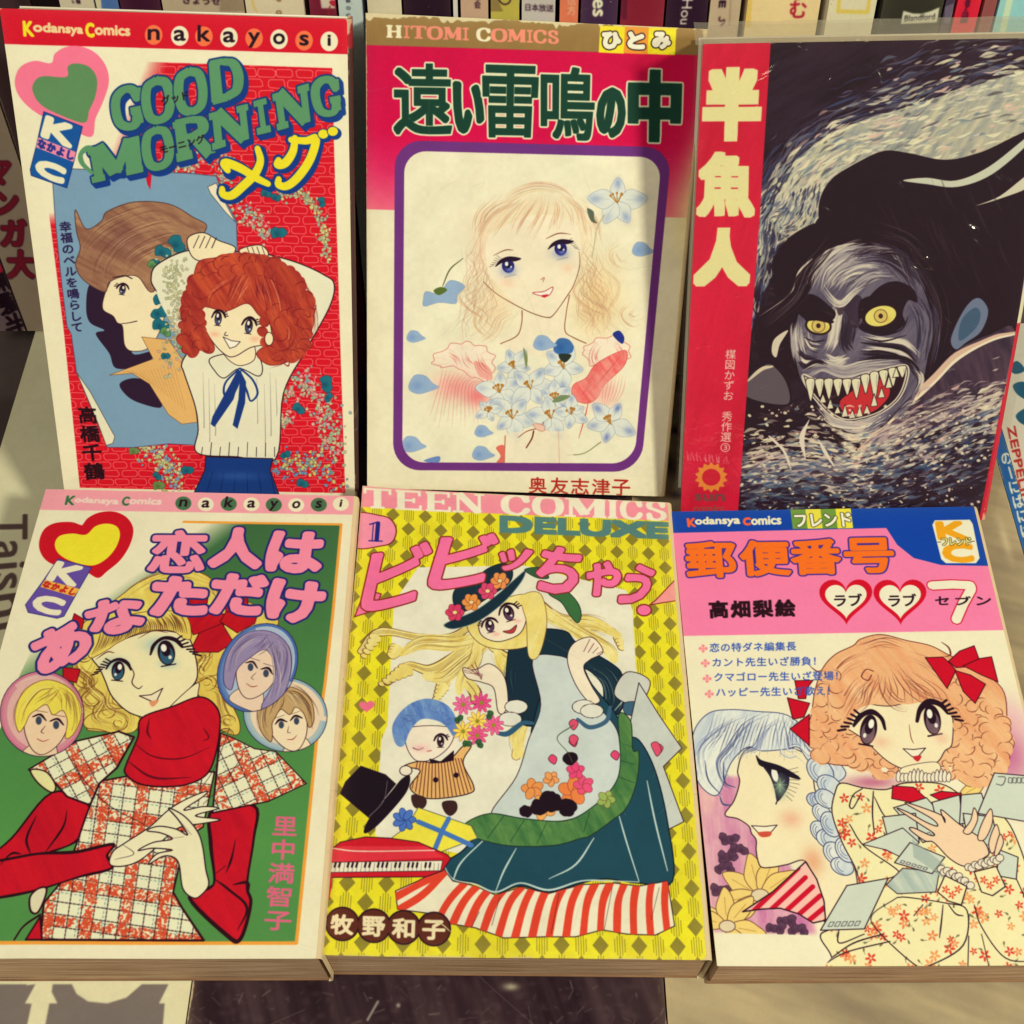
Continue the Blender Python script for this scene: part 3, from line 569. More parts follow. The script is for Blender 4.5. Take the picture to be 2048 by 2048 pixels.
    for i, q in enumerate(([(900, 1060), (830, 1120), (760, 1200), (700, 1290)], [(960, 1060), (900, 1140), (850, 1220), (830, 1290)], [(1010, 1060), (990, 1150), (950, 1230), (900, 1310)], [(1060, 1060), (1080, 1140), (1060, 1220), (1030, 1280)], [(1090, 1060), (1150, 1130), (1170, 1200), (1160, 1250)], [(880, 1070), (740, 1130), (660, 1230), (640, 1330)], [(700, 1190), (820, 1060), (960, 1010), (1100, 1040), (1190, 1130)], [(640, 1290), (660, 1160), (780, 1050)], [(1110, 1050), (1210, 1120), (1240, 1240), (1250, 1330)], [(1190, 1120), (1270, 1220), (1290, 1340)])): p.bundle(z(q), 22, 12, HC, 1.2, 70 + i, a=.6)
    for i, q in enumerate(([(640, -20), (590, 60), (640, 140), (590, 240), (620, 330), (520, 420)], [(700, 180), (640, 250), (560, 300), (600, 360), (680, 420), (620, 500), (540, 520)], [(800, 340), (700, 380), (650, 440), (700, 500), (780, 540)], [(860, 370), (760, 420), (720, 500), (640, 560)],
                           [(1200, 100), (1240, 180), (1180, 280), (1260, 360), (1330, 400), (1300, 480), (1180, 470)], [(1260, 0), (1300, 120), (1260, 220), (1330, 320), (1290, 430), (1360, 500)], [(1230, 280), (1200, 380), (1250, 440), (1180, 520)], [(1290, 160), (1380, 260), (1330, 380), (1400, 440)], [(1500, 340), (1440, 400), (1480, 450), (1540, 440)], [(1430, 20), (1370, 70), (1400, 140), (1480, 150)])): p.bundle(y(q), 26, 11, HC, 1.2, 90 + i, a=.55)
    for q in ([(540, 980), (470, 1010), (420, 1050)], [(600, 1020), (680, 990), (640, 1040)], [(1210, 920), (1240, 1010), (1260, 1050)]): p.line(z(q), 1, (226, 206, 176), taper=.8)
    for q in ([(560, 100), (490, 160), (450, 250)],): p.line(y(q), 2.2, (84, 84, 50), taper=.3)
    # eyes
    for ex, ey, a, d in ((806, 138, -14, -1), (1092, 44, -8, 1)):
        X, Y = y([(ex, ey)])[0]; p.air(X, Y + 10, 20, 14, (120, 140, 190), .7); p.poly(ell(X, Y + 1, 12.5, 14, a), (38, 34, 104), sm=False); p.air(X + 2, Y + 7, 8, 7, (110, 130, 200), .85); p.poly(ell(X, Y, 5, 6), (24, 18, 50), sm=False)
        p.poly(ell(X - 3, Y - 3, 3.4, 4.4), (244, 240, 230), sm=False); p.poly(ell(X + 6, Y + 3, 1.6, 2), (244, 240, 230), sm=False)
        p.poly([(X - 26, Y + 3), (X - 16, Y - 11), (X + 2, Y - 18), (X + 26, Y - 14), (X + 14, Y - 8), (X, Y - 9), (X - 14, Y - 4)], (34, 18, 40))
        for i in range(6): xx = X + d * (13 + i * 3.0); p.line([(xx, Y - 13 + i * 2.5), (xx + d * 10, Y - 20 + i * 4.6)], 1.5, (34, 18, 40), taper=.6)
        p.line([(X - 8, Y + 24), (X + 16, Y + 18)], 1.6, (90, 60, 70), taper=.6)
    p.line(y([(725, 85), (790, 55), (835, 55)]), 2, (120, 70, 56), taper=.7); p.line(z([(1010, 1300), (1080, 1270), (1150, 1275)]), 2, (120, 60, 50), taper=.7)
    p.line(y([(985, 215), (1003, 205), (995, 228)]), 1.5, (190, 110, 90)); p.poly(y([(940, 287), (1000, 280), (1050, 256), (1030, 300), (990, 305)]), (248, 240, 226), ol=(180, 50, 60), ow=1.4); p.poly(y([(985, 302), (1025, 296), (1005, 314)]), (206, 40, 60))
    # red ruffled sleeves
    for q in ([(400, 640), (500, 570), (600, 560), (700, 600), (730, 670), (690, 760), (600, 740), (520, 690), (430, 690)], [(1220, 600), (1290, 540), (1400, 530), (1470, 600), (1440, 660), (1360, 650), (1260, 680)]):
        q = smooth(q, True, 4); c_ = q.mean(0); q = c_ + (q - c_) * (1 + .09 * np.sin(np.arange(len(q)) * 1.9))[:, None]; p.poly(y(q), (244, 228, 206), ol=(214, 120, 110), ow=1.3)
        for k in range(0, len(q), 3): p.line(y([q[k], q[k] * .6 + c_ * .4]), 1, (220, 140, 130), taper=.8, a=.7)
    p.poly(y([(620, 660), (700, 690), (720, 760), (650, 740)]), (240, 160, 150), a=.8)
    p.poly(y([(1290, 670), (1440, 600), (1440, 680), (1330, 790), (1290, 860), (1230, 890), (1160, 860), (1160, 790), (1230, 750)]), p.tint((232, 92, 92), (240, 150, 140), 16, 41, 50), ol=(200, 60, 60), ow=1)
    for i, q in enumerate(([(1430, 620), (1340, 720), (1230, 860)], [(1290, 680), (1250, 760), (1190, 850)], [(1300, 560), (1270, 640), (1300, 700)], [(1380, 560), (1420, 620), (1380, 680)], [(640, 620), (660, 680), (720, 740)], [(560, 600), (580, 660), (640, 700)], [(470, 620), (520, 650), (540, 700)])): p.bundle(y(q), 16, 6, [(206, 80, 80), (226, 130, 120)], 1.2, 300 + i, a=.8)
    p.air(*y([(520, 800)])[0], 50, 34, (240, 150, 146), .8); p.air(*y([(640, 850)])[0], 30, 26, (236, 110, 116), .8); p.air(*y([(1330, 830)])[0], 30, 36, (240, 170, 160), .7)
    for i in range(12): p.line(y([(450 + i * 22, 700 + i * 6), (430 + i * 18, 800), (380 + i * 24, 960 + i % 3 * 30)]), 1.4, (214, 110, 110), taper=.9, a=.7)
    for i in range(7): p.line(y([(1340 + i * 18, 740), (1320 + i * 18, 830), (1320 + i * 10, 900)]), 1.3, (214, 110, 110), taper=.9, a=.7)
    p.line(y([(1245, 870), (1225, 960), (1190, 1080)]), 2.4, (214, 80, 80), taper=.6)
    # bouquet of pale blue lilies
    for X, Y, r, a in ((840, 690, 40, 20), (1110, 690, 50, 10), (760, 820, 48, -30), (930, 800, 50, 0), (1060, 860, 38, 50), (830, 960, 50, 10), (1040, 960, 48, -20), (1150, 940, 36, 40), (700, 930, 28, 70)):
        petal_flower(p, *y([(X, Y)])[0], r * .82, a)
    petal_flower(p, *y([(1365, 990)])[0], 42, 20, c1=(60, 84, 170)); petal_flower(p, *z([(1400, 1090)])[0], 48, -90)
    for X, Y, r in ((330, 785, 24), (1110, 580, 21), (295, 525, 15), (280, 1110, 20), (665, 1040, 15), (660, 1160, 18), (1530, 50, 18), (995, 560, 19)): 
        q = y([(X, Y)])[0]; dk = (40, 90, 150) if X == 1110 else (120, 150, 196); p.poly([(q[0] - r * 1.0, q[1] + r * .1), (q[0] - r * .5, q[1] - r * .75), (q[0] + r * .4, q[1] - r * .7), (q[0] + r * (1.0 if X != 1110 else .9), q[1] - r * .1), (q[0] + r * (1.5 if X != 1110 else .9), q[1] + r * .25), (q[0] + r * .7, q[1] + r * .6), (q[0] - r * .1, q[1] + r * .8), (q[0] - r * .8, q[1] + r * .6)], (150, 176, 206) if X != 1110 else (62, 110, 164), ol=(120, 140, 180), ow=.5); p.air(q[0] - r * .3, q[1] + r * .1, r * .5, r * .5, dk, .7)
    p.poly(y([(1085, 620), (1150, 625), (1120, 665), (1090, 650)]), (40, 50, 44)); p.poly(y([(1375, 515), (1410, 493), (1438, 530), (1425, 565)]), (34, 50, 130))
    p.poly(y([(345, 320), (360, 280), (430, 290), (490, 220), (570, 250), (530, 300), (520, 345), (430, 340), (350, 360)]), (150, 176, 204), ol=(120, 140, 170), ow=.7); p.poly(y([(400, 275), (440, 255), (475, 272), (430, 300)]), (90, 110, 50))
    p.line(z([(1330, 1170), (1290, 1240), (1275, 1330), (1262, 1400)]), 2.6, (196, 186, 150)); p.poly(z([(1235, 1135), (1270, 1150), (1275, 1190), (1290, 1215), (1255, 1200)]), (90, 100, 84)); p.poly(y([(890, 585), (912, 640), (905, 700), (893, 640)]), (130, 140, 90)); p.poly(y([(1045, 880), (1090, 845), (1145, 850), (1090, 880)]), (120, 140, 100))
    p.line(y([(1130, 1170), (1220, 1160), (1310, 1100)]), 2.2, (150, 150, 110))
    # hands and wrists below the bouquet
    p.poly(y([(785, 1060), (1080, 1040), (1140, 1060), (1130, 1230), (790, 1230)]), S2, a=.8); p.line(y([(790, 1065), (785, 1220)]), 2, (180, 110, 90)); p.line(y([(1080, 1040), (1085, 1220)]), 1.6, (220, 180, 150)); 
    p.line(y([(860, 1075), (910, 1040), (980, 1020), (1000, 990)]), 1.8, (150, 70, 60)); p.line(y([(945, 1040), (935, 1080), (905, 1130)]), 3, (110, 40, 30)); p.poly(y([(945, 1000), (1000, 1010), (1000, 1040), (960, 1030)]), (240, 196, 176), ol=(190, 110, 90), ow=1)
    p.poly(y([(740, 1130), (785, 1120), (780, 1220), (740, 1215), (765, 1175)]), (226, 110, 96)); p.poly(y([(345, 1200), (430, 1175), (425, 1210)]), (110, 140, 190))
    p.clip()
    # title
    for ch, q in (('遠', [(180, 345), (500, 350), (500, 735), (185, 730)]), ('い', [(508, 445), (675, 455), (672, 720), (510, 725)]), ('雷', [(665, 352), (975, 362), (955, 750), (675, 745)]), ('鳴', [(985, 362), (1280, 372), (1270, 765), (985, 760)]), ('の', [(1288, 478), (1445, 480), (1440, 745), (1290, 750)]), ('中', [(1462, 382), (1750, 388), (1740, 770), (1462, 768)])):
        p.text(ch, z(q), (18, 62, 46), bold=-2.6 if ch in '遠雷鳴' else (-6.2 if ch == '中' else 5.4), ol=(236, 228, 190), ow=4.8 if ch in '遠雷鳴' else (8.4 if ch == '中' else 7.6))
    for ch, x in zip('奥友志津子', (918, 1036, 1148, 1262, 1372)): p.text(ch, y([(x, 1288 + (x - 918) * .03), (x + 98, 1291 + (x - 918) * .03), (x + 98, 1380 + (x - 918) * .03), (x, 1377 + (x - 918) * .03)]), (180, 36, 30), bold=.6)
    p.wear(1.0, 4)
art2(P2)

# ---- upper right: dark sea cover
P3 = Page(QUADS[3], (113, 170), PPM, (40, 18, 38))
def art3(p):
    z, y = Z(1340, 0, 2.729), Z(1340, 480, 2.729); g = np.random.RandomState(12)
    FO = [(236, 226, 196), (226, 206, 190), (150, 160, 166), (110, 130, 150), (200, 190, 180), (230, 190, 180)]
    p.put((np.ones((p.H, p.W)), 0, 0), p.tint((32, 12, 30), (48, 28, 48), 60, 14, 150))
    def dabs(path, wid, n, L, cols, w_=3, seed=1, al=.9, spread=1.0):      # brush dabs running along a path
        P = np.array(smooth(path, False, 20)); gg = np.random.RandomState(seed); wdt = np.interp(np.linspace(0, 1, len(P)), np.linspace(0, 1, len(wid)), wid)
        for _ in range(n):
            i = gg.randint(1, len(P) - 1); d = P[i + 1 if i + 1 < len(P) else i] - P[i - 1]; d = d / max(np.hypot(*d), 1e-6); nn = np.array([-d[1], d[0]])
            o = P[i] + nn * gg.randn() * wdt[i] * .5 * spread; l = L * gg.uniform(.3, 1.3); c = cols[gg.randint(len(cols))]; b = gg.uniform(-.15, .15) * l
            p.line([o - d * l / 2, o + nn * b, o + d * l / 2], w_ * gg.uniform(.3, 1.5), c, taper=.9, a=al * gg.uniform(.5, 1))
    arc = z([(440, 1300), (560, 1080), (720, 860), (960, 700), (1250, 610), (1600, 470), (1960, 400)])
    dabs(arc + (-6, -14), [40, 50, 52, 50, 60, 90, 120], 500, 70, [(90, 84, 110), (60, 70, 110), (110, 110, 130), (70, 60, 84)], 3, 1)
    p.poly(z([(560, 1140), (700, 880), (860, 740), (1100, 640), (1240, 600), (1560, 500), (1960, 380), (2100, 380), (2100, 700), (1700, 830), (1480, 880), (1300, 840), (1180, 830), (1000, 920), (860, 1060), (800, 1200), (640, 1300), (480, 1400), (460, 1300)]), p.tint((222, 214, 184), (150, 156, 160), 34, 15), a=.92)
    dabs(arc + (14, 34), [40, 60, 70, 70, 90, 130, 160], 900, 34, FO + [(240, 232, 200)] * 4 + [(90, 84, 96)], 4, 2)
    dabs(z([(480, 1420), (560, 1280), (700, 1180), (760, 1000)]), [60, 60, 60], 260, 22, [(60, 56, 80), (110, 116, 140), (220, 210, 190), (40, 50, 90)], 4, 3)
    dabs(y([(455, 250), (500, 100), (540, -100)]), [30, 40, 50], 160, 40, [(80, 90, 120), (50, 40, 70), (180, 180, 170)], 4, 4); dabs(y([(440, 640), (450, 500), (460, 300)]), [16, 20, 24], 90, 20, [(70, 90, 140), (200, 190, 180), (44, 30, 60)], 3, 5)
    # dark mass of hair sweeping to the right
    HK = (34, 12, 30)
    p.poly(z([(820, 1260), (815, 1100), (880, 980), (1000, 900), (1160, 825), (1300, 835), (1500, 872), (1700, 830), (1960, 710), (2120, 700), (2120, 1800), (1800, 1900), (1500, 1900), (1200, 1600), (900, 1420), (600, 1500), (560, 1420), (640, 1330), (740, 1290), (860, 1280)]), HK)
    p.poly(y([(570, 240), (590, 60), (720, -60), (900, -100), (1560, -100), (1560, 500), (1300, 900), (900, 700), (640, 760), (520, 680), (470, 600), (480, 480), (560, 400)]), HK)
    p.poly(y([(445, 490), (560, 350), (600, 420), (500, 540), (490, 640), (425, 750), (600, 700), (640, 780), (600, 900), (700, 1000), (1150, 1100), (1100, 1160), (420, 1160)]), HK, a=.9)
    p.poly(z([(1270, 985), (1400, 970), (1560, 985), (1740, 910), (1960, 740), (1960, 780), (1760, 950), (1570, 1020), (1400, 1005)]), (206, 208, 190)); p.poly(z([(1670, 1122), (1800, 1070), (1960, 950), (1960, 1020), (1800, 1085)]), (216, 210, 190))
    for i in range(24): x = g.uniform(1100, 1800); yy = g.uniform(950, 1500); p.line(z([(x, yy), (x + 40, yy + 110), (x + 90, yy + 200)]), g.uniform(1, 5), (64, 46, 54), taper=.9, a=.35)
    p.poly(y([(780, 100), (700, 170), (650, 300), (480, 420), (660, 290), (690, 200)]), (220, 206, 190)); p.poly(y([(645, 492), (570, 540), (555, 610), (580, 640), (600, 570)]), (222, 208, 190))
    # arm and shoulder of the creature
    p.poly(y([(420, 760), (500, 690), (560, 680), (640, 780), (640, 900), (420, 860)]), (96, 84, 96), ol=(30, 12, 28), ow=3); p.line(y([(424, 770), (500, 705), (560, 690)]), 7, (220, 206, 180), taper=.5)
    arm = y([(905, 1290), (1000, 1180), (1200, 960), (1420, 740), (1560, 600), (1750, 510), (1885, 490), (1890, 900), (1600, 1000), (1300, 1100), (1100, 1200)])
    p.poly(arm, p.tint((92, 66, 84), (50, 34, 56), 40, 16), ol=(26, 10, 24), ow=3)
    p.line(y([(920, 1280), (1010, 1180), (1200, 985), (1430, 770), (1570, 630), (1750, 540), (1880, 505)]), 16, (222, 186, 166), taper=.7); p.line(y([(1180, 1010), (1430, 790), (1570, 650), (1750, 550), (1880, 515)]), 6, (240, 230, 206), taper=.5)
    p.line(y([(950, 1275), (1100, 1130), (1300, 980)]), 10, (170, 110, 116), taper=.6, a=.7)
    p.poly(y([(1560, 600), (1530, 540), (1590, 400), (1650, 325), (1700, 320), (1740, 390), (1700, 500), (1620, 560)]), (110, 122, 150), ol=BLK, ow=2); p.poly(y([(1580, 550), (1590, 440), (1660, 370), (1695, 400), (1670, 480)]), (66, 92, 120))
    # broad creature face, painted in strokes that follow the form
    DG, MG, LG, WG = (52, 38, 56), (116, 106, 126), (176, 166, 170), (226, 216, 200)
    p.poly(y([(745, 300), (800, 200), (880, 100), (960, 40), (1100, 30), (1240, 90), (1350, 200), (1410, 330), (1440, 480), (1410, 640), (1385, 760), (1320, 870), (1240, 940), (1140, 1030), (1040, 1062), (930, 1030), (840, 950), (770, 850), (715, 770), (690, 690), (676, 580), (690, 430)]), p.tint(MG, (84, 74, 98), 36, 17, 120), ol=(26, 10, 26), ow=3)
    def br(q, w_, n, cols, lw, sd, a=.9, **k): p.bundle(y(q), w_, n, cols, lw, sd, a=a, **k)
    br([(800, 270), (860, 150), (960, 80), (1080, 60)], 46, 50, [WG, LG, LG], 3.4, 1); br([(860, 290), (940, 190), (1060, 140), (1180, 150)], 40, 36, [LG, WG, MG], 3.2, 2); br([(960, 300), (1040, 230), (1120, 190), (1230, 190)], 26, 22, [LG, MG, DG], 3, 3)
    br([(1080, 60), (1210, 100), (1320, 210), (1380, 330)], 40, 30, [DG, DG, MG], 3.2, 4); br([(980, 110), (1150, 90), (1280, 160), (1370, 290)], 20, 12, [(34, 16, 34), DG], 3, 5)
    br([(1330, 300), (1400, 420), (1400, 560), (1370, 680)], 44, 36, [DG, DG, MG, (60, 60, 90)], 3.4, 6); br([(700, 440), (690, 560), (720, 680)], 24, 26, [WG, LG], 3, 7); br([(740, 500), (770, 570), (840, 590)], 20, 16, [LG, WG, DG], 2.6, 8)
    br([(930, 330), (905, 430), (890, 540), (850, 620)], 22, 40, [WG, LG], 3.4, 9); br([(970, 380), (970, 480), (960, 560), (990, 620)], 26, 30, [DG, (40, 22, 44)], 3.4, 10); br([(830, 640), (900, 665), (980, 640)], 20, 26, [WG, LG], 3.4, 11)
    for k in range(4): br([(1040, 520 + k * 34), (1160, 545 + k * 26), (1280, 560 + k * 34), (1370, 640 + k * 46)], 9, 14, [WG, LG] if k % 2 == 0 else [(30, 12, 30), DG], 3.6, 12 + k, a=1)
    for k in range(3): br([(700, 600 + k * 30), (740, 640 + k * 26), (820, 640 + k * 24)], 7, 9, [WG, LG] if k % 2 else [(30, 12, 30), DG], 3, 20 + k, a=1)
    br([(730, 735), (830, 690), (950, 720), (1080, 690), (1280, 670)], 22, 40, [LG, WG, MG], 3.2, 24); br([(720, 700), (800, 665), (880, 690)], 8, 8, [(30, 12, 30)], 3.4, 25); br([(1000, 660), (1150, 640), (1300, 650), (1385, 740)], 7, 8, [(30, 12, 30)], 4, 26, a=1)
    br([(1330, 700), (1370, 760), (1330, 860)], 14, 14, [WG, DG], 3, 27); br([(900, 1040), (1020, 1066), (1140, 1030)], 16, 20, [WG, LG], 3.4, 28); br([(1180, 960), (1270, 890), (1330, 800)], 26, 22, [DG, MG], 3.4, 29)
    for k in range(8): br([(930 + k * 30, 120 - k * 6), (1010 + k * 30, 60), (1120 + k * 26, 40 + k * 10), (1220 + k * 18, 90 + k * 30)], 10, 5, [(34, 14, 32), DG, LG], 2.6, 40 + k, a=.8)
    p.poly(y([(745, 300), (800, 305), (870, 360), (905, 400), (880, 440), (800, 420), (740, 430), (700, 400), (690, 370)]), HK); p.poly(y([(905, 335), (950, 350), (1010, 300), (1050, 330), (1030, 470), (990, 470), (960, 400), (920, 410)]), (48, 30, 50), a=.8)
    p.poly(y([(1030, 400), (1080, 320), (1150, 250), (1240, 225), (1330, 270), (1350, 340), (1300, 330), (1270, 400), (1280, 460), (1200, 510), (1090, 510), (1030, 480), (1050, 440)]), HK)
    br([(820, 240), (890, 330), (940, 345), (1000, 290), (1080, 240)], 12, 14, [WG, LG], 3, 50, a=1)
    for ex, ey, rx, ry, a in ((810, 468, 62, 40, 8), (1150, 415, 86, 54, -14)):
        X, Y = y([(ex, ey)])[0]; p.poly(ell(X, Y, rx / 2.3, ry / 2.1, a), BLK, sm=False); p.poly(ell(X, Y, rx / 2.729, ry / 2.729, a), (236, 222, 120), sm=False); p.air(X + 8, Y + 6, 12, 8, (214, 170, 70), .7)
        p.poly(ell(X, Y, 13, 13), (222, 196, 110), ol=(110, 80, 50), ow=1.5, sm=False); p.poly(ell(X, Y, 4.5, 5), (60, 30, 30), sm=False)
    p.poly(y([(1040, 330), (1150, 300), (1250, 330), (1270, 370), (1160, 340), (1060, 400), (1030, 440)]), HK); p.poly(y([(735, 400), (820, 420), (890, 440), (880, 455), (800, 440), (740, 440)]), HK)
    for q in ([(730, 530), (790, 555), (850, 545)], [(1060, 500), (1150, 520), (1260, 490), (1300, 420)], [(1050, 530), (1160, 552), (1290, 520)]): p.line(y(q), 3.4, (30, 12, 30), taper=.7)
    mouth = y([(730, 740), (790, 765), (880, 772), (1000, 765), (1110, 725), (1200, 700), (1290, 692), (1285, 780), (1240, 870), (1150, 940), (1050, 975), (960, 985), (880, 950), (800, 870), (750, 800)])
    p.poly(mouth, (40, 12, 30), ol=(222, 212, 196), ow=8); p.line(np.vstack([mouth, mouth[:1]]), 1.6, BLK); p.poly(y([(925, 890), (1000, 820), (1080, 760), (1180, 770), (1195, 850), (1110, 935), (980, 960)]), (206, 44, 54))
    up = [(742 + i * 50, 752 + (12 if i < 6 else -(i - 5) * 12)) for i in range(11)]
    for i, (X, Y) in enumerate(up):
        L = (118, 96, 108, 92, 84, 104, 100, 150, 84, 96, 60)[i]; q = [(X, Y), (X + 46, Y - 4), (X + 40, Y + L * .55), (X + 26, Y + L), (X + 10, Y + L * .55)]
        p.poly(y(q), (232, 226, 196), ol=BLK, ow=1.3); p.line(y([(X + 36, Y + 8), (X + 34, Y + L * .5)]), 3, (150, 140, 140), taper=.7)
    for i in range(11): X = 815 + i * 40; Y = 975 - abs(i - 4.0) ** 1.7 * 8 - (i > 6) * (i - 6) * 14; L = (52, 60, 44, 70, 50, 66, 50, 72, 60, 70, 60)[i]; p.poly(y([(X, Y), (X + 38, Y - 4), (X + 20, Y - L)]), (232, 226, 196), sm=False, ol=BLK, ow=1.2)
    br([(800, 900), (880, 985), (970, 1010), (1080, 1000), (1200, 930)], 14, 22, [WG, LG], 3.2, 60, a=1)
    # locks of hair hanging over the brow
    for k, q in enumerate(([(820, 60), (760, 170), (700, 300), (600, 400), (500, 480)], [(900, -20), (820, 80), (720, 200), (640, 330)], [(1300, 60), (1420, 220), (1480, 420), (1440, 640), (1400, 800)], [(1100, -60), (1300, 0), (1440, 160)])): br(q, 30, 12, [(64, 46, 60), (24, 8, 24), (90, 76, 84)], 2.4, 70 + k, a=.6)
    # foaming water
    dabs(y([(395, 1250), (700, 1190), (1000, 1230), (1300, 1150), (1850, 900)]), [60, 90, 70, 60, 50], 1000, 26, FO + [(240, 230, 200)] * 4 + [(70, 56, 80)], 6, 6)
    dabs(y([(385, 1360), (700, 1290), (1000, 1300), (1400, 1180), (1830, 1010)]), [50, 60, 60, 90, 80], 800, 34, [(80, 84, 110), (130, 130, 146), (232, 220, 200), (60, 50, 76), (200, 180, 180), (52, 80, 120)], 6, 7)
    dabs(y([(385, 1400), (800, 1420), (1200, 1380), (1760, 1230)]), [50, 50, 60, 90], 500, 24, [(40, 20, 44), (56, 56, 84), (90, 106, 130), (36, 16, 34)], 7, 8)
    dabs(y([(1100, 1100), (1400, 960), (1860, 800)]), [20, 30, 40], 200, 40, [(226, 214, 196), (120, 100, 120), (200, 180, 176)], 4, 9)
    for q in ([(540, 1070), (620, 1150), (660, 1250)], [(760, 980), (720, 1080), (740, 1200)], [(810, 1090), (860, 1180), (900, 1240)], [(640, 1150), (560, 1090)]): p.line(y(q), 9, (232, 220, 206), taper=.8, wob=.5)
    for i in range(280):
        x = g.uniform(390, 1850); yy = (g.uniform(900, 1240) if g.rand() < .6 else g.uniform(1300, 1500)); r = g.uniform(.8, 3.2); p.poly(ell(*y([(x, yy)])[0], r * 1.3, r, g.uniform(-40, 40), 8), FO[g.randint(2)], sm=False, a=.9)
    # red title strip
    p.poly(z([(100, 200), (552, 200), (490, 1180), (468, 1480), (370, 2820), (0, 2820)]), p.tint((226, 26, 64), (206, 18, 52), 120, 18), sm=False)
    Y_ = (240, 230, 168)
    p.text('半', z([(190, 375), (500, 372), (488, 765), (178, 765)]), Y_, bold=-8.5); p.text('魚', z([(165, 832), (462, 832), (458, 1185), (145, 1180)]), Y_, bold=-6.0); p.text('人', y([(150, -62), (440, -62), (430, 250), (130, 250)]), Y_, bold=-8.5)
    p.cells('楳図かずお　秀作選③', y([(303, 596), (362, 598), (330, 1162), (270, 1160)]), (240, 190, 180), vert=True, bold=.35)
    cx, cy = 225, 1295; st = [(cx + (92 if i % 2 else 72) * math.cos(i * math.pi / 14), cy + (84 if i % 2 else 66) * math.sin(i * math.pi / 14)) for i in range(28)]
    p.poly(y(st), (240, 140, 60), sm=False); p.poly(y(ell(cx, cy, 50, 46)), (214, 24, 50), sm=False)
    p.text('sun', y([(136, 1386), (300, 1386), (300, 1428), (136, 1424)]), (128, 70, 76), bold=1.2); p.text('comics', y([(128, 1446), (298, 1446), (296, 1486), (126, 1486)]), (150, 84, 80), bold=.5)
    for i in range(26): x = g.uniform(90, 310); p.line(y([(x, 1160 + (x - 90) * .16 + g.uniform(-14, 14)), (x + g.uniform(-4, 12), 1200 + (x - 90) * .1)]), 1.3, (250, 170, 170), sm=False, a=.6)
    # right rim: white then red
    p.poly(y([(1893, 470), (2140, -1105), (2400, -1300), (2000, 850), (1822, 850)]), (230, 222, 196), sm=False); p.poly(y([(1818, 850), (2000, 850), (1800, 1600), (1680, 1560)]), (208, 20, 50), sm=False); p.line(y([(1835, 790), (1860, 800)]), 6, (60, 40, 60), sm=False)
    p.wear(.3, 5, (200, 190, 170))
art3(P3)
# ---- lower left: green ground, plaid dress
P4 = Page(QUADS[4], (113, 168), PPM, CREAM)
def head(p, T, r, skin, hair, hd, kind, seed=1, eyec=(60, 70, 90)):      # small portrait in a bubble
    p.poly(T([(-.30, -.05), (-.34, .25), (-.12, .58), (.12, .62), (.36, .3), (.38, -.15), (0, -.4)]), skin, ol=BLK, ow=1.2)
    p.poly(T([(-.14, .5), (.26, .4), (.34, .8), (-.26, .8)]), skin, ol=BLK, ow=1)
    p.poly(T([(-.30, -.05), (-.34, .25), (-.12, .58), (.12, .62), (.36, .3), (.38, -.15), (0, -.4)]), skin, ol=BLK, ow=1.2)
    for sx in (-.12, .2):
        c = T([(sx, .06)])[0]; p.poly(ell(c[0], c[1], r * .055, r * .075), eyec, sm=False); p.line(T([(sx - .12, .02), (sx, -.05), (sx + .13, .03)]), r * .045, BLK, taper=.6)
        p.line(T([(sx - .12, -.1), (sx + .12, -.12)]), r * .03, hd, taper=.7)
    p.line(T([(.02, .12), (-.03, .24), (.03, .26)]), 1.2, BLK, taper=.5); p.line(T([(-.08, .38), (.04, .4), (.14, .34)]), 1.6, (150, 50, 50), taper=.5)
    if kind == 'bob': pts = [(-.5, .5), (-.62, .0), (-.45, -.5), (0, -.72), (.45, -.55), (.66, 0), (.62, .62), (.36, .7), (.4, .2), (.3, -.15), (.02, -.36), (-.2, -.1), (-.34, .2), (-.3, .6)]
    else: pts = [(-.42, .34), (-.56, .05), (-.5, -.4), (-.15, -.68), (.3, -.62), (.58, -.3), (.56, .1), (.42, .25), (.38, -.05), (.25, -.22), (.1, -.1), (-.05, -.25), (-.2, -.12), (-.3, .0), (-.34, .2)]
    p.poly(T(pts), hair, ol=hd, ow=1.3)
    for i, q in enumerate(([(.05, -.66), (-.3, -.5), (-.5, -.1), (-.46, .3)], [(.1, -.66), (.4, -.5), (.56, -.1), (.52, .3)], [(.05, -.6), (-.05, -.4), (-.25, -.15)], [(.1, -.6), (.25, -.4), (.34, -.15)]) + ((([(-.1, -.62), (.2, -.3), (.42, .1), (.5, .6)]),) if kind == 'bob' else ())): p.bundle(T(q), r * .2, 9, [hd, hd, (240, 230, 200)], 1.2, seed * 9 + i, a=.7)
def Tm(c, r, ang):
    ca, sa = math.cos(rad(ang)), math.sin(rad(ang))
    return lambda q: [(c[0] + r * (a * ca - b * sa), c[1] + r * (a * sa + b * ca)) for a, b in q]
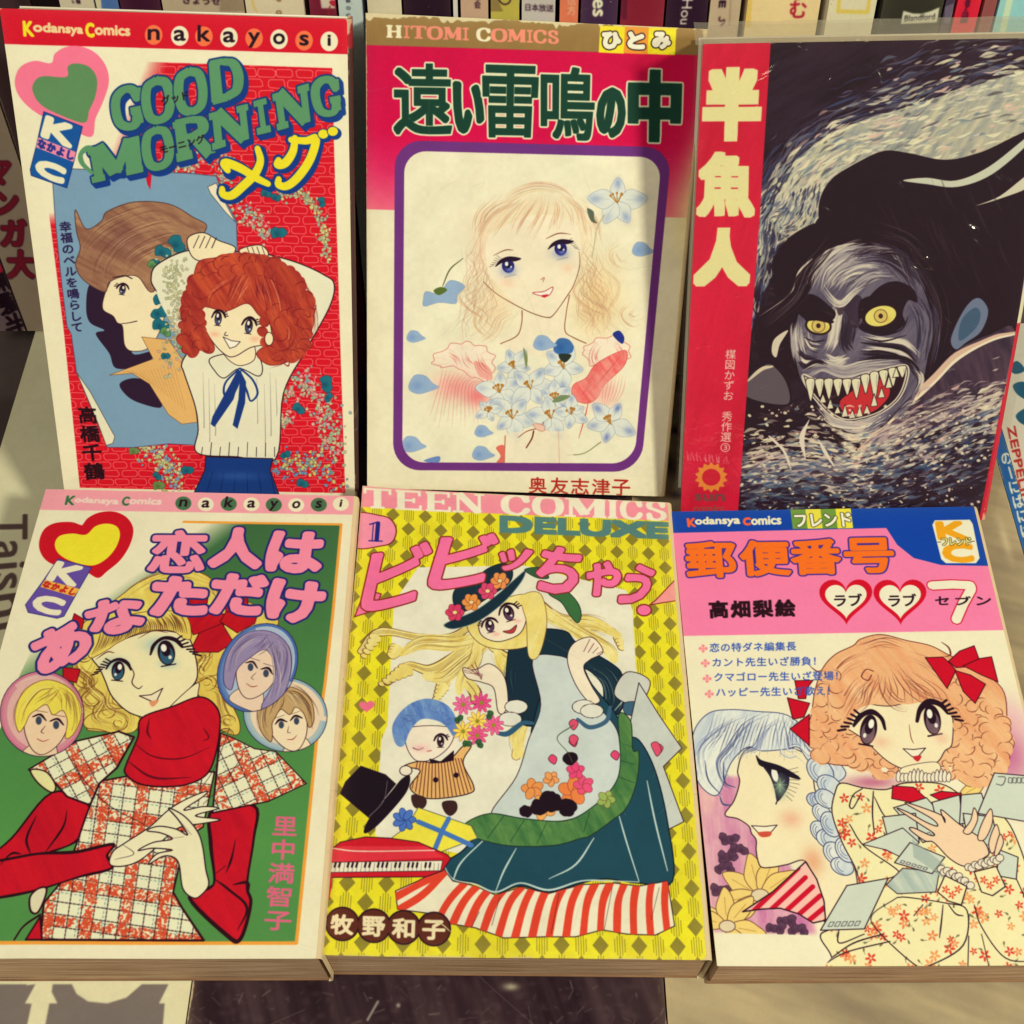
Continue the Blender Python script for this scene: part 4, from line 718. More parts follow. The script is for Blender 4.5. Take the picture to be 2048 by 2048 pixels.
def art4(p):
    z, y = Z(0, 960, 2.611), Z(0, 1440, 2.611); g = np.random.RandomState(4)
    p.poly(z([(200, 30), (1900, 50), (1900, 182), (180, 158)]), (246, 158, 172), sm=False)
    GR4 = (66, 106, 70)
    p.text('K', z([(350, 82), (403, 84), (388, 135), (338, 133)]), GR4, bold=1.4, ol=(240, 220, 200), ow=.7); p.text('odansya', z([(395, 88), (626, 96), (618, 140), (388, 128)]), (244, 214, 200), bold=1.2)
    p.text('C', z([(645, 86), (682, 88), (672, 138), (632, 136)]), GR4, bold=1.4, ol=(240, 220, 200), ow=.7); p.text('omics', z([(682, 92), (850, 96), (842, 132), (674, 128)]), (244, 214, 200), bold=1.2)
    nakayosi(p, z, [(958, 123), (1075, 128), (1195, 126), (1313, 128), (1430, 130), (1547, 131), (1665, 129), (1780, 125)], 42, 36, [(70, 112, 76), CREAM], 42, it=.2)
    gp = np.vstack([z([(960, 222), (1785, 228), (1740, 700), (1700, 1060)]), y([(1655, 120), (1556, 1168), (0, 1170), (-470, 1170), (-300, 700), (0, 40)]), z([(0, 1305), (100, 1030), (200, 820), (600, 400)])])
    p.clip(gp); X, Y = np.meshgrid(np.arange(p.W) / p.W, np.arange(p.H) / p.H)
    p.clipm = p.clipm * np.clip((X * 1.35 + Y * 1.9 - .88) / .17, 0, 1)
    p.put((np.ones((p.H, p.W)), 0, 0), p.vgrad([(0, (58, 100, 64)), (.35, (70, 122, 68)), (.8, (84, 146, 74)), (1, (80, 138, 72))])); p.clip()
    p.line(np.vstack([z([(960, 220), (1782, 232), (1738, 700), (1698, 1060)]), y([(1652, 120), (1548, 1165), (0, 1168), (-470, 1168), (-300, 600)])]), 6, (244, 160, 60), sm=False)
    SK = (242, 228, 180); YH = p.tint((240, 220, 110), (222, 190, 84), 50, 5); YD = (96, 50, 30)
    # hair behind
    p.poly(z([(640, 600), (720, 540), (830, 490), (960, 468), (1080, 500), (1170, 580), (1420, 700), (1420, 800), (1100, 1110), (900, 900), (560, 950), (520, 900), (500, 800), (380, 880), (430, 760), (520, 690)]), YH, ol=YD, ow=1.6)
    p.poly(z([(400, 900), (380, 1000), (400, 1150), (450, 1280), (480, 1310), (700, 1310), (740, 1240), (600, 1150), (560, 1060), (500, 940), (470, 880)]), YH, ol=YD, ow=1.5)
    p.poly(y([(440, 0), (450, 40), (520, 50), (600, 70), (700, 60), (730, -10), (640, -60), (500, -40)]), YH, ol=YD, ow=1.4)
    p.poly(z([(1020, 1080), (1150, 1020), (1200, 1150), (1250, 1260), (1240, 1330), (1150, 1300), (1100, 1200)]), YH, ol=YD, ow=1.4)
    for cx, cy, rr_ in ((450, 1040, 60), (480, 1150, 70), (560, 1210, 74), (620, 1270, 46), (440, 920, 40), (1060, 900, 70), (1030, 1000, 66), (1080, 1060, 50), (1190, 1260, 40), (1180, 1330, 40)):
        for k in range(4):
            q = rr_ * (1 - k * .22); a0 = g.uniform(0, 6.3); p.line(z([(cx + q * math.cos(a0 + u * .4), cy + q * .8 * math.sin(a0 + u * .4)) for u in range(9)]), 1.8, YD if k % 2 == 0 else (170, 120, 50), taper=.8, a=.85)
    for i, q in enumerate(([(420, 880), (400, 980), (470, 1060), (420, 1140), (500, 1220)], [(500, 960), (460, 1060), (540, 1150), (500, 1240), (600, 1300)], [(560, 1080), (560, 1180), (660, 1240), (640, 1310)], [(1010, 860), (1080, 920), (1040, 1000), (1110, 1060)], [(1060, 1060), (1150, 1100), (1180, 1200), (1230, 1290)], [(640, 620), (800, 520), (960, 490), (1100, 540)], [(1080, 520), (1150, 600), (1150, 700)])): p.bundle(z(q), 26, 13, [YD, (150, 100, 44), (250, 236, 150), (120, 70, 36)], 1.6, 110 + i, a=.75)
    # bow
    RB = p.tint((204, 22, 34), (180, 14, 32), 40, 6)
    for q in ([(390, 700), (440, 730), (430, 780), (370, 760)], [(330, 980), (420, 990), (400, 1060), (330, 1040)], [(900, 620), (1090, 600), (1080, 660), (1000, 700), (930, 660)], [(1180, 600), (1290, 580), (1300, 700), (1180, 740)], [(965, 700), (1180, 700), (1170, 760), (1010, 810)], [(1180, 690), (1350, 690), (1330, 750), (1240, 800), (1150, 740)], [(1040, 800), (1160, 750), (1220, 850), (1140, 900), (990, 900)]):
        p.poly(z(q), RB, sm=False, ol=(80, 10, 24), ow=1.8)
    # face
    p.poly(z([(480, 930), (520, 985), (550, 1050), (585, 1130), (660, 1205), (740, 1238), (800, 1245), (880, 1205), (960, 1120), (1030, 1030), (1010, 880), (960, 810), (800, 790), (600, 850), (500, 890)]), SK, ol=BLK, ow=2.0)
    p.poly(z([(860, 1215), (1030, 1060), (1035, 1140), (1100, 1180), (1040, 1260), (840, 1290)]), SK, ol=BLK, ow=1.4)
    p.poly(z([(470, 930), (470, 840), (560, 750), (760, 690), (960, 700), (1000, 820), (960, 830), (900, 790), (760, 790), (620, 850), (560, 890)]), YH, ol=YD, ow=1.3)
    for i in range(44):
        f = i / 43; xa, ya = 480 + f * 500, 915 - 110 * math.sin(f * 2.2) - f * 20; xb, yb = 530 + f * 400, 790 - f * 95 + g.uniform(-16, 16); p.line(z([(xa, ya), ((xa + xb) / 2 + 8, (ya + yb) / 2), (xb, yb)]), g.uniform(1, 2.8), YD, taper=.7, a=.85)
    p.air(*z([(600, 960)])[0], 26, 16, (150, 186, 186), .8); p.air(*z([(830, 860)])[0], 34, 20, (150, 186, 186), .8); p.air(*z([(880, 960)])[0], 20, 12, (150, 190, 190), .7)
    eye(p, *z([(618, 992)])[0], 44, 42, (50, 90, 110), 6, dirx=-1, lash=7); eye(p, *z([(868, 896)])[0], 58, 54, (50, 90, 110), -10, lash=7)
    p.line(z([(665, 950), (700, 1010), (690, 1060), (722, 1090), (745, 1075)]), 1.8, BLK, taper=.4); p.poly(z([(728, 1128), (790, 1122), (850, 1088), (820, 1150), (800, 1160)]), (240, 224, 190), ol=BLK, ow=1.8, sm=False); p.poly(z([(780, 1160), (830, 1150), (800, 1185)]), (226, 150, 110))
    p.line(z([(500, 940), (560, 900), (600, 905)]), 2.2, YD, taper=.7); p.line(z([(720, 830), (800, 790), (880, 800)]), 2.2, YD, taper=.7)
    # sleeves
    RS = p.tint((212, 20, 38), (190, 14, 36), 70, 7); K2 = (44, 8, 20)
    p.poly(y([(270, 380), (460, 440), (440, 560), (390, 640), (240, 700), (0, 790), (-160, 830), (-90, 740), (60, 620)]), RS, ol=K2, ow=4.4, wob=.45)
    p.poly(y([(1110, 470), (1330, 450), (1325, 620), (1290, 860), (1310, 960), (1255, 1145), (1180, 1120), (990, 930), (1090, 880), (1120, 830), (1100, 640)]), RS, ol=K2, ow=5, wob=.45)
    # plaid body
    def plaid(poly, ang, seed, sp=25):
        p.clip(poly, sm=False); p.put((np.ones((p.H, p.W)), 0, 0), (236, 232, 196)); c = np.mean(poly, 0); gg = np.random.RandomState(seed); ca, sa = math.cos(rad(ang)), math.sin(rad(ang))
        for fam in (0, 1):
            ux, uy = (ca, sa) if fam == 0 else (-sa, ca); vx, vy = -uy, ux
            for k in range(-16, 17):
                o = c + np.array((vx, vy)) * k * sp
                if k % 3 == 0:
                    for j in range(420): q = o + np.array((ux, uy)) * gg.uniform(-250, 250) + np.array((vx, vy)) * gg.uniform(-10, 10); a_ = gg.uniform(0, 3.1); p.line([q, q + (5 * math.cos(a_), 5 * math.sin(a_))], 3.0, (214, 74, 44), sm=False, a=.85)
                col = BLK if k % 3 != 0 else (120, 30, 30); off = sp * .5
                for j in np.arange(-250, 250, 8.0): a = o + np.array((vx, vy)) * off + np.array((ux, uy)) * j; p.line([a, a + np.array((ux, uy)) * 5], 2.1, (50, 24, 34), sm=False, a=.85)
                if k % 2: 
                    for j in np.arange(-250, 250, 9.0): a = o + np.array((vx, vy)) * (off + 6) + np.array((ux, uy)) * j; p.line([a, a + np.array((ux, uy)) * 4], 1.6, (90, 140, 140), sm=False, a=.8)
        p.clip()
        p.line(np.vstack([poly, poly[:1]]), 3.2, K2, sm=False, wob=.4)
    plaid(y([(520, 320), (680, 290), (1120, 270), (1060, 560), (930, 640), (945, 720), (905, 900), (950, 980), (1065, 1152), (218, 1152), (232, 960), (330, 840), (395, 665), (450, 500)]), 8, 1)
    plaid(y([(150, 258), (400, 110), (620, 60), (700, 90), (610, 250), (520, 330), (470, 445), (350, 400), (290, 330), (270, 380)]), -28, 2); plaid(y([(1150, 70), (1210, 90), (1330, 150), (1440, 165), (1600, 332), (1400, 425), (1110, 485), (1130, 280)]), -25, 3)
    p.poly(y([(160, 262), (240, 270), (290, 340), (270, 378), (200, 330)]), (232, 224, 160), ol=K2, ow=2.4)
    p.poly(y([(740, -10), (720, 90), (660, 230), (655, 280), (720, 330), (830, 348), (960, 340), (1060, 300), (1110, 230), (1145, 80), (1140, -50), (1050, -120), (900, -70)]), RS, ol=K2, ow=3)
    for q in ([(700, 120), (800, 190), (950, 200), (1100, 140)], [(660, 210), (800, 300), (1000, 300)], [(780, -10), (770, 60), (790, 100)], [(1060, 40), (1090, 90), (1060, 110)]): p.line(y(q), 3.6, (100, 8, 26), taper=.8, wob=.3)
    p.poly(y([(-220, 760), (0, 735), (200, 700), (400, 690), (590, 650), (560, 710), (585, 775), (420, 820), (200, 890), (0, 930), (-240, 960)]), RS, ol=K2, ow=4.4, wob=.45)
    for q in ([(160, 700), (140, 620), (190, 500)], [(240, 690), (330, 560), (350, 470)], [(0, 760), (60, 700), (110, 700)], [(1215, 860), (1290, 850), (1300, 900)], [(1120, 830), (1200, 890), (1290, 980), (1240, 1100)], [(1230, 620), (1210, 720), (1180, 800)], [(1130, 800), (1180, 760)]): p.line(y(q), 4.4, K2, taper=.8, wob=.4)
    p.poly(y([(160, 930), (200, 885), (245, 880), (235, 940), (200, 1010), (165, 1000)]), (226, 214, 180), ol=K2, ow=3); p.poly(y([(215, 1030), (225, 1152), (140, 1152)]), RS, sm=False, ol=K2, ow=3); p.line(y([(215, 1020), (130, 1080), (80, 1152)]), 3, K2)
    # hands
    p.poly(y([(575, 755), (590, 690), (650, 645), (780, 560), (880, 470), (980, 410), (1080, 372), (1060, 400), (960, 470), (1060, 452), (1140, 462), (1020, 500), (1150, 520), (1060, 540), (940, 560), (860, 620), (800, 680), (720, 740), (640, 765)]), (240, 230, 192), ol=BLK, ow=2.0)
    p.poly(y([(880, 460), (960, 500), (1030, 580), (1058, 660), (1075, 780), (1090, 860), (1050, 915), (1010, 930), (955, 880), (930, 740), (860, 710), (775, 755), (820, 700), (900, 680), (800, 670), (722, 682), (800, 640), (900, 622), (840, 590), (768, 578), (830, 555), (920, 570), (980, 600), (930, 520)]), (240, 230, 192), ol=BLK, ow=2.0)
    for q in ([(900, 480), (1000, 600)], [(640, 650), (700, 700), (600, 730)], [(880, 620), (960, 610)]): p.line(y(q), 1.3, BLK, taper=.7)
    # portrait bubbles
    def bubble(c, rx, ry, a, rim, bg, T, *h):
        P = ell(c[0], c[1], rx, ry, a, 40); p.poly(P, bg, sm=False); p.clip(P)
        for k in range(9): p.line(ell(c[0], c[1], rx - k * 1.6, ry - k * 1.6, a, 40)[:26] if k > 3 else ell(c[0], c[1], rx - k * 1.6, ry - k * 1.6, a, 40), 2.2, rim, sm=False, a=.5 if k > 3 else .8)
        head(p, T, *h); p.clip(); p.line(np.vstack([P, P[:1]]), 1.4, (50, 30, 60), sm=False); p.line([(c[0] - rx * .5, c[1] - ry * .75), (c[0] - rx * .1, c[1] - ry * .88)], 3, (240, 236, 226), taper=.8)
    c = z([(220, 1222)])[0]; bubble(c, 84, 85, 0, (206, 110, 140), (226, 176, 170), Tm((c[0] + 8, c[1] + 10), 112, 14), 112, (240, 206, 170), (236, 216, 84), (120, 70, 40), 'short', 1)
    c = z([(1490, 1225)])[0]; bubble(c, 84, 74, 10, (130, 170, 190), (236, 210, 180), Tm((c[0] + 2, c[1] + 12), 98, -14), 98, (244, 220, 184), (196, 160, 110), (80, 44, 30), 'short', 3)
    c = z([(1345, 980)])[0]; bubble(c, 74, 94, 34, (56, 92, 160), (170, 186, 206), Tm((c[0], c[1] - 2), 104, 22), 104, (236, 206, 180), (150, 134, 170), (66, 46, 90), 'bob', 2)
    p.line(y([(380, 200), (430, 300), (560, 440), (760, 550)]), 1.2, BLK, taper=.2); p.line(y([(1200, 40), (1120, 250), (1040, 370)]), 1.1, (70, 40, 40)); p.line(y([(1270, 180), (1170, 330), (1060, 440)]), 1.1, (70, 40, 40))
    # badge
    p.poly(z([(512, 514), (440, 478), (320, 458), (240, 420), (206, 350), (226, 270), (282, 230), (370, 222), (425, 238), (436, 232), (462, 200), (520, 172), (600, 168), (665, 200), (697, 260), (680, 340), (630, 420), (560, 480)]), (206, 18, 36))
    p.poly(z([(480, 450), (380, 430), (310, 390), (288, 340), (312, 296), (380, 282), (450, 288), (500, 244), (560, 230), (612, 246), (628, 292), (604, 360), (550, 420)]), (242, 226, 50))
    kc_badge(p, z, [(305, 415), (480, 460), (405, 590), (335, 715), (300, 725), (150, 695), (135, 655), (220, 540)], (104, 78, 160), [(300, 424), (458, 462), (395, 562), (240, 524)], [(195, 592), (352, 630), (308, 716), (158, 680)], [(236, 524), (418, 572), (388, 612), (214, 562)], (240, 180, 70), (196, 40, 40))
    p.line(z([(150, 695), (135, 655), (220, 540), (305, 415)]), 1.2, (70, 50, 120), sm=False)
    # title
    PK, NV = (248, 140, 166), (34, 38, 106)
    T4 = [('恋', [(800, 262), (1092, 262), (1062, 488), (766, 488)], 5.0), ('人', [(1130, 244), (1372, 250), (1362, 470), (1082, 460)], 8), ('は', [(1420, 262), (1712, 272), (1668, 500), (1376, 476)], 7.6),
          ('あ', [(140, 842), (412, 706), (508, 896), (226, 1040)], 6.8), ('な', [(430, 660), (722, 578), (776, 766), (490, 838)], 6.4), ('た', [(808, 498), (1092, 512), (1078, 712), (776, 712)], 8), ('だ', [(1118, 482), (1408, 498), (1378, 716), (1086, 700)], 7.4), ('け', [(1418, 508), (1716, 540), (1660, 760), (1378, 730)], 8)]
    for ch, q, b in T4: p.text(ch, z(q), NV, bold=b, ol=NV, ow=b + 3.0)
    for ch, q, b in T4: p.text(ch, z(q), PK, bold=b)
    p.cells('里中満智子', y([(1418, 492), (1566, 498), (1532, 1114), (1362, 1106)]), (226, 100, 132), vert=True, bold=.9, fill=1.12)
    p.wear(.55, 6)
art4(P4)

# ---- lower middle: yellow diamond ground
P5 = Page(QUADS[5], (113, 166), PPM, (236, 224, 40))
def art5(p):
    z, y = Z(640, 960, 2.446), Z(640, 1480, 2.446); g = np.random.RandomState(6); OL = (142, 128, 44); Mi = np.linalg.inv(p.M)
    p.put((np.ones((p.H, p.W)), 0, 0), p.tint((240, 228, 40), (228, 212, 44), 120, 9))
    st = p.W / 19.5
    for j in range(-1, 32):
        for i in range(-1, 22):
            cx, cy = i * st, j * st * 1.0
            if (i + j) % 2 == 0:
                q = apply_h(Mi, [(cx, cy - st * .5), (cx + st * .42, cy), (cx, cy + st * .5), (cx - st * .42, cy)]); p.poly(q, OL, sm=False)
            else:
                for k in range(-2, 3):
                    h_ = st * (.62 - .15 * abs(k)); q = apply_h(Mi, [(cx + k * st * .13, cy - h_), (cx + k * st * .13, cy + h_)]); p.line(q, 1.6, OL, sm=False, a=.9)
    p.poly(np.vstack([z([(480, 430), (1000, 420), (1500, 540), (1530, 640), (1545, 900), (1590, 1320)]), y([(1640, 100), (1700, 420), (1500, 560), (700, 560), (270, 470), (280, 300), (300, 0)]), z([(330, 1200), (362, 600)])]), (234, 228, 206), sm=False)
    # top band
    p.poly(z([(180, 0), (1800, 40), (1800, 204), (180, 138)]), (244, 142, 160), sm=False)
    for ch, xa, xb in (('T', 215, 350), ('E', 364, 500), ('E', 512, 642), ('N', 652, 800), ('C', 888, 1030), ('O', 1040, 1190), ('M', 1200, 1395), ('I', 1402, 1462), ('C', 1470, 1580), ('S', 1590, 1700)):
        f = lambda x: (x - 215) * .038
        p.slab(ch, z([(xa, 48 + f(xa)), (xb, 48 + f(xb)), (xb, 142 + f(xb)), (xa, 142 + f(xa))]), (242, 232, 208), kw=.26 if ch != 'I' else .5, tw=.09, bold=.4)
    p.text('DELUXE', z([(880, 174), (1706, 206), (1704, 292), (880, 260)]), (84, 128, 122), bold=-4.2)
    p.poly(z([(170, 176), (300, 180), (350, 200), (374, 250), (355, 305), (300, 326), (170, 330)]), (244, 142, 172), ol=(124, 34, 30), ow=2.6); [p.line(z(q), w_, (30, 34, 120), sm=False) for q, w_ in (([(285, 215), (278, 298)], 9), ([(245, 222), (278, 212)], 3.4), ([(262, 220), (256, 298)], 2.2), ([(240, 301), (305, 303)], 3))]
    SK, YH, YD = (242, 226, 200), p.tint((242, 226, 150), (232, 206, 106), 40, 10), (110, 70, 44); TE, TED = (22, 46, 58), (10, 20, 34)
    # long flowing hair with ringlets
    for q, w_ in (([(760, 700), (640, 770), (480, 770), (340, 745), (260, 760), (200, 840)], 16), ([(780, 740), (660, 860), (540, 930), (430, 910), (330, 990)], 18), ([(820, 800), (720, 900), (640, 960), (600, 1040)], 16), ([(1080, 600), (1200, 700), (1330, 720), (1430, 740), (1470, 800)], 14), ([(840, 820), (950, 900), (1000, 1000), (1010, 1100), (980, 1250), (960, 1350)], 20), ([(760, 800), (700, 940), (760, 1040), (760, 1080)], 22)):
        p.line(z(q), w_ + 2, YD, taper=.25); p.line(z(q), w_, YH, taper=.25)
        for k in (-4, 0, 4): p.line(z(np.array(q) + (k, k * 1.5)), .9, YD, taper=.6, a=.7)
    def ringlet(x, yy, r, n=5, dx=8, dy=10):
        for k in range(n):
            q = z([(x + k * dx, yy + k * dy)])[0]; rr_ = r * (1 - k * .12); p.poly(ell(q[0], q[1], rr_, rr_ * .6, 30, 18), YH, sm=False); p.line(ell(q[0], q[1], rr_, rr_ * .6, 30, 18)[:13], 1.4, YD, taper=.5)
    ringlet(270, 775, 13, 5, -14, 22); ringlet(375, 830, 16, 4, -8, 10); ringlet(420, 930, 17, 6, -24, 14); ringlet(600, 1010, 14, 5, -8, 16); ringlet(1460, 780, 11, 4, 4, 14); ringlet(1060, 790, 9, 5, -6, 18); ringlet(965, 950, 9, 5, 6, 14)
    for i, (q, w_) in enumerate((([(800, 760), (660, 800), (500, 800), (400, 850)], 30), ([(800, 800), (700, 880), (600, 960), (520, 960)], 30), ([(860, 830), (900, 920), (980, 1000), (1000, 1120), (960, 1260), (980, 1340)], 30), ([(1060, 620), (1180, 690), (1330, 700), (1460, 760)], 34), ([(1040, 700), (1080, 800), (1060, 900)], 26), ([(1090, 640), (1260, 740), (1400, 820), (1440, 880)], 30), ([(780, 760), (760, 880), (700, 960), (680, 1040)], 24))):
        p.line(z(q), w_, YH, taper=.5); p.bundle(z(q), w_, 15, [YD, (206, 170, 90), (250, 240, 190)], 1.3, 140 + i, a=.7)
    # body: dark teal jacket, pale apron, wide dress
    p.poly(z([(920, 850), (960, 760), (1060, 730), (1200, 740), (1260, 800), (1430, 900), (1480, 960), (1490, 1080), (1450, 1150), (1390, 1120), (1380, 1000), (1280, 920), (1180, 1000), (1100, 1100), (1060, 1200), (960, 1180), (910, 1080)]), TE, ol=TED, ow=2)
    p.bundle(z([(1290, 900), (1400, 960), (1440, 1060), (1420, 1130)]), 30, 12, [(60, 84, 96), (10, 20, 34), (150, 166, 160)], 1.4, 160, a=.6); p.bundle(z([(940, 880), (930, 980), (960, 1100)]), 24, 10, [(60, 84, 96), (10, 20, 34)], 1.4, 161, a=.6)
    p.line(z([(1480, 970), (1490, 1060), (1440, 1130)]), 2, (200, 206, 190), taper=.5)
    p.poly(z([(1500, 940), (1615, 985), (1555, 1100), (1440, 1050)]), (206, 206, 196), ol=BLK, ow=1.6); p.poly(z([(1490, 1090), (1560, 1090), (1540, 1150), (1490, 1140)]), (60, 96, 116), ol=BLK, ow=1)
    p.poly(y([(1560, -280), (1660, -120), (1770, 40), (1680, 130), (1780, 400), (1690, 445), (1600, 250), (1500, 0)]), (200, 204, 196), sm=False, ol=BLK, ow=1.6)
    p.poly(np.vstack([z([(1100, 1020), (1250, 880), (1330, 1000), (1450, 1150), (1480, 1250)]), y([(1560, 0), (1640, 150), (1700, 400), (1725, 690), (1560, 700), (1400, 680), (1280, 700), (1120, 745), (980, 715), (860, 750), (760, 700), (640, 680), (600, 610), (700, 540), (800, 420), (860, 330), (1000, 150), (1030, 0)]), z([(1040, 1200)])]), (30, 72, 84), ol=TED, ow=2.2)
    for q in ([(960, 530), (900, 640), (860, 740)], [(800, 490), (690, 600), (650, 690)], [(1120, 680), (1250, 610), (1340, 480)], [(1460, 360), (1500, 500), (1560, 690)], [(1600, 200), (1640, 400), (1700, 640)], [(600, 600), (650, 680), (760, 705), (860, 745), (980, 700), (1120, 735), (1280, 690), (1440, 690), (1560, 695)]): p.line(y(q), 3.2, (196, 212, 206), taper=.5); 
    # striped petticoat
    pet = y([(600, 625), (650, 690), (760, 715), (860, 760), (980, 720), (1120, 752), (1280, 708), (1440, 700), (1560, 715), (1700, 690), (1735, 910), (1640, 955), (1500, 950), (1380, 930), (1250, 965), (1100, 965), (900, 970), (760, 920), (640, 900), (540, 850), (380, 830), (370, 740), (480, 690)])
    p.poly(pet, (238, 228, 200), sm=False, ol=BLK, ow=1.6); p.clip(pet)
    for i in range(17):
        xa = 600 + i * 68; xb = 360 + i * 84; xt = xa + (6 if i > 8 else 0); p.line(y([(xt, 660 + 6 * i % 40), ((xa + xb) / 2 - 10, 800), (xb, 990)]) if i > 1 else y([(620, 640), (500, 700 + i * 60), (370, 770 + i * 70)]), 13, (226, 66, 44), wob=.12)
    p.clip(); 
    for x, a, b in ((860, 770, 910), (760, 840, 920), (1150, 750, 950), (1410, 720, 930), (1640, 720, 880)): p.line(y([(x + 20, a), (x - 20, b)]), 1.6, BLK, taper=.6)
    # apron with sleeves, flowers and green frill
    p.poly(np.vstack([z([(1040, 880), (1160, 860), (1240, 900), (1280, 1020), (1440, 1200), (1470, 1320)]), y([(1490, 100), (1440, 220), (1370, 300), (1250, 380), (1100, 400), (900, 380), (840, 350), (960, 180), (1020, 0)]), z([(1080, 1100)])]), (204, 212, 208), ol=BLK, ow=1.4)
    GF = p.tint((96, 140, 76), (60, 110, 62), 26, 11)
    p.poly(np.vstack([z([(1460, 1150), (1520, 1180), (1530, 1320)]), y([(1560, 60), (1550, 200), (1500, 330), (1420, 400), (1320, 470), (1280, 480), (1150, 515), (960, 520), (830, 500), (720, 460), (710, 410), (830, 360), (1000, 385), (1200, 395), (1330, 330), (1440, 220), (1470, 100)])]), GF, ol=(30, 50, 40), ow=1.8)
    for i, (a, b) in enumerate((((900, 370), (820, 480)), ((1000, 390), (930, 500)), ((1110, 400), (1060, 510)), ((1320, 350), (1290, 450)), ((1470, 100), (1540, 120)), ((1460, 180), (1540, 210)), ((1490, 20), (1540, 40)))): p.line(y([a, b]), 2, (30, 60, 44), taper=.5)
    for X, Y, c, r in ((1040, 240, (236, 150, 80), 22), (1130, 190, (240, 160, 90), 16), (1240, 250, (236, 130, 70), 30), (1290, 220, (232, 80, 120), 20), (1250, 150, (232, 70, 120), 18), (1090, 330, (236, 170, 90), 26), (1400, 290, (150, 180, 90), 18)):
        q = y([(X, Y)])[0]
        for k in range(5): a = k * 1.26 + X; p.poly(ell(q[0] + r * .5 * math.cos(a), q[1] + r * .45 * math.sin(a), r * .55, r * .4, math.degrees(a)), c, ol=(120, 50, 40), ow=.8)
    for X, Y, r in ((1130, 300, 24), (1070, 330, 18), (1225, 90, 15), (1210, 330, 20), (1010, 350, 14)): curls(p, *y([(X, Y)])[0], r * .5, r * .4, 9, r * .5, (30, 14, 26), BLK, X)
    for X, Y in ((1135, 95), (1235, 10), (1440, 75)): p.poly(y([(X - 18, Y), (X, Y - 24), (X + 24, Y - 6), (X + 12, Y + 24)]), (226, 70, 110), ol=BLK, ow=1)
    for X, Y in ((1240, 1190), (1240, 1265), (1655, 1310)): p.poly(z([(X - 22, Y), (X, Y - 20), (X + 24, Y), (X, Y + 34)]), (226, 80, 110), ol=BLK, ow=1)
    p.line(z([(1240, 1200), (1160, 1260), (1210, 1330), (1235, 1380)]), 1.6, (70, 90, 60)); p.poly(y([(1620, 20), (1650, 10), (1670, 50), (1650, 80), (1635, 60)]), (226, 80, 110), ol=BLK, ow=1)
    # head, hat
    p.poly(z([(720, 720), (760, 650), (880, 590), (1000, 560), (1060, 600), (1090, 700), (1060, 780), (1000, 820), (880, 830), (780, 800)]), YH, ol=YD, ow=1.4)
    p.poly(z([(780, 700), (790, 760), (850, 790), (910, 785), (980, 750), (1010, 680), (1000, 620), (940, 600), (840, 640)]), SK, ol=BLK, ow=1.5)
    p.poly(z([(1000, 560), (1080, 560), (1110, 700), (1070, 860), (1020, 860), (1010, 700), (990, 620)]), YH, ol=YD, ow=1.2); p.poly(z([(860, 620), (1000, 560), (1020, 620), (930, 610)]), YH)
    eye(p, *z([(830, 712)])[0], 30, 28, (90, 60, 90), -12, dirx=-1, lash=3); eye(p, *z([(922, 648)])[0], 36, 34, (90, 60, 90), -16, lash=3)
    p.poly(z([(895, 742), (930, 735), (962, 710), (950, 745), (925, 752)]), (190, 60, 60), ol=BLK, ow=1.1); p.air(*z([(860, 755)])[0], 9, 6, (240, 160, 150), .6); p.air(*z([(965, 690)])[0], 9, 6, (240, 160, 150), .6)
    p.poly(z([(650, 580), (670, 530), (760, 480), (830, 430), (900, 410), (940, 440), (930, 500), (850, 560), (720, 640), (670, 640)]), TE, ol=TED, ow=1.6)
    p.poly(z([(606, 715), (640, 690), (760, 640), (870, 560), (960, 480), (1005, 445), (985, 500), (900, 600), (780, 690), (660, 730)]), TE, ol=(150, 166, 160), ow=1.6)
    for X, Y, c in ((660, 650, (222, 60, 100)), (740, 600, (236, 150, 70)), (820, 545, (222, 70, 110)), (880, 495, (236, 150, 80))):
        q = z([(X, Y)])[0]
        for k in range(6): a = k * 1.05; p.poly(ell(q[0] + 9 * math.cos(a), q[1] + 8 * math.sin(a), 10, 7.5, math.degrees(a)), c, ol=(110, 30, 40), ow=.8)
        p.poly(ell(q[0], q[1], 5, 4), (242, 214, 150), ol=(110, 30, 40), ow=.8)
    p.poly(z([(1110, 510), (1200, 540), (1260, 600), (1278, 660), (1260, 700), (1220, 660), (1180, 600), (1120, 560)]), (60, 110, 64), ol=TED, ow=1.4); p.poly(z([(1000, 440), (1080, 430), (1120, 480), (1060, 480)]), (50, 90, 60), ol=TED, ow=1)
    # arms and hands
    p.poly(z([(1210, 880), (1240, 800), (1330, 770), (1385, 840), (1320, 880), (1290, 920), (1330, 1010), (1370, 1080), (1320, 1090), (1250, 1000)]), SK, ol=BLK, ow=1.4)
    for i in range(4): p.line(z([(1290 + i * 22, 840 + i * 4), (1320 + i * 20, 780 + i * 20)]), 1.4, (120, 60, 60))
    p.poly(z([(700, 920), (760, 930), (830, 900), (900, 960), (920, 1080), (900, 1140), (870, 1130), (850, 1020), (790, 990), (720, 970)]), SK, ol=BLK, ow=1.4)
    for i in range(4): p.poly(z([(790, 950 + i * 8), (720 + i * 14, 905 - i * 14 + 40), (712 + i * 16, 895 - i * 12 + 36), (780, 960)]), SK, ol=(120, 60, 60), ow=1)
    for X, Y in ((1290, 1110), (1330, 1130), (960, 1110), (930, 1170)): p.poly(z(ell(X, Y, 56, 34)), (226, 222, 208), ol=BLK, ow=1, wob=.4)
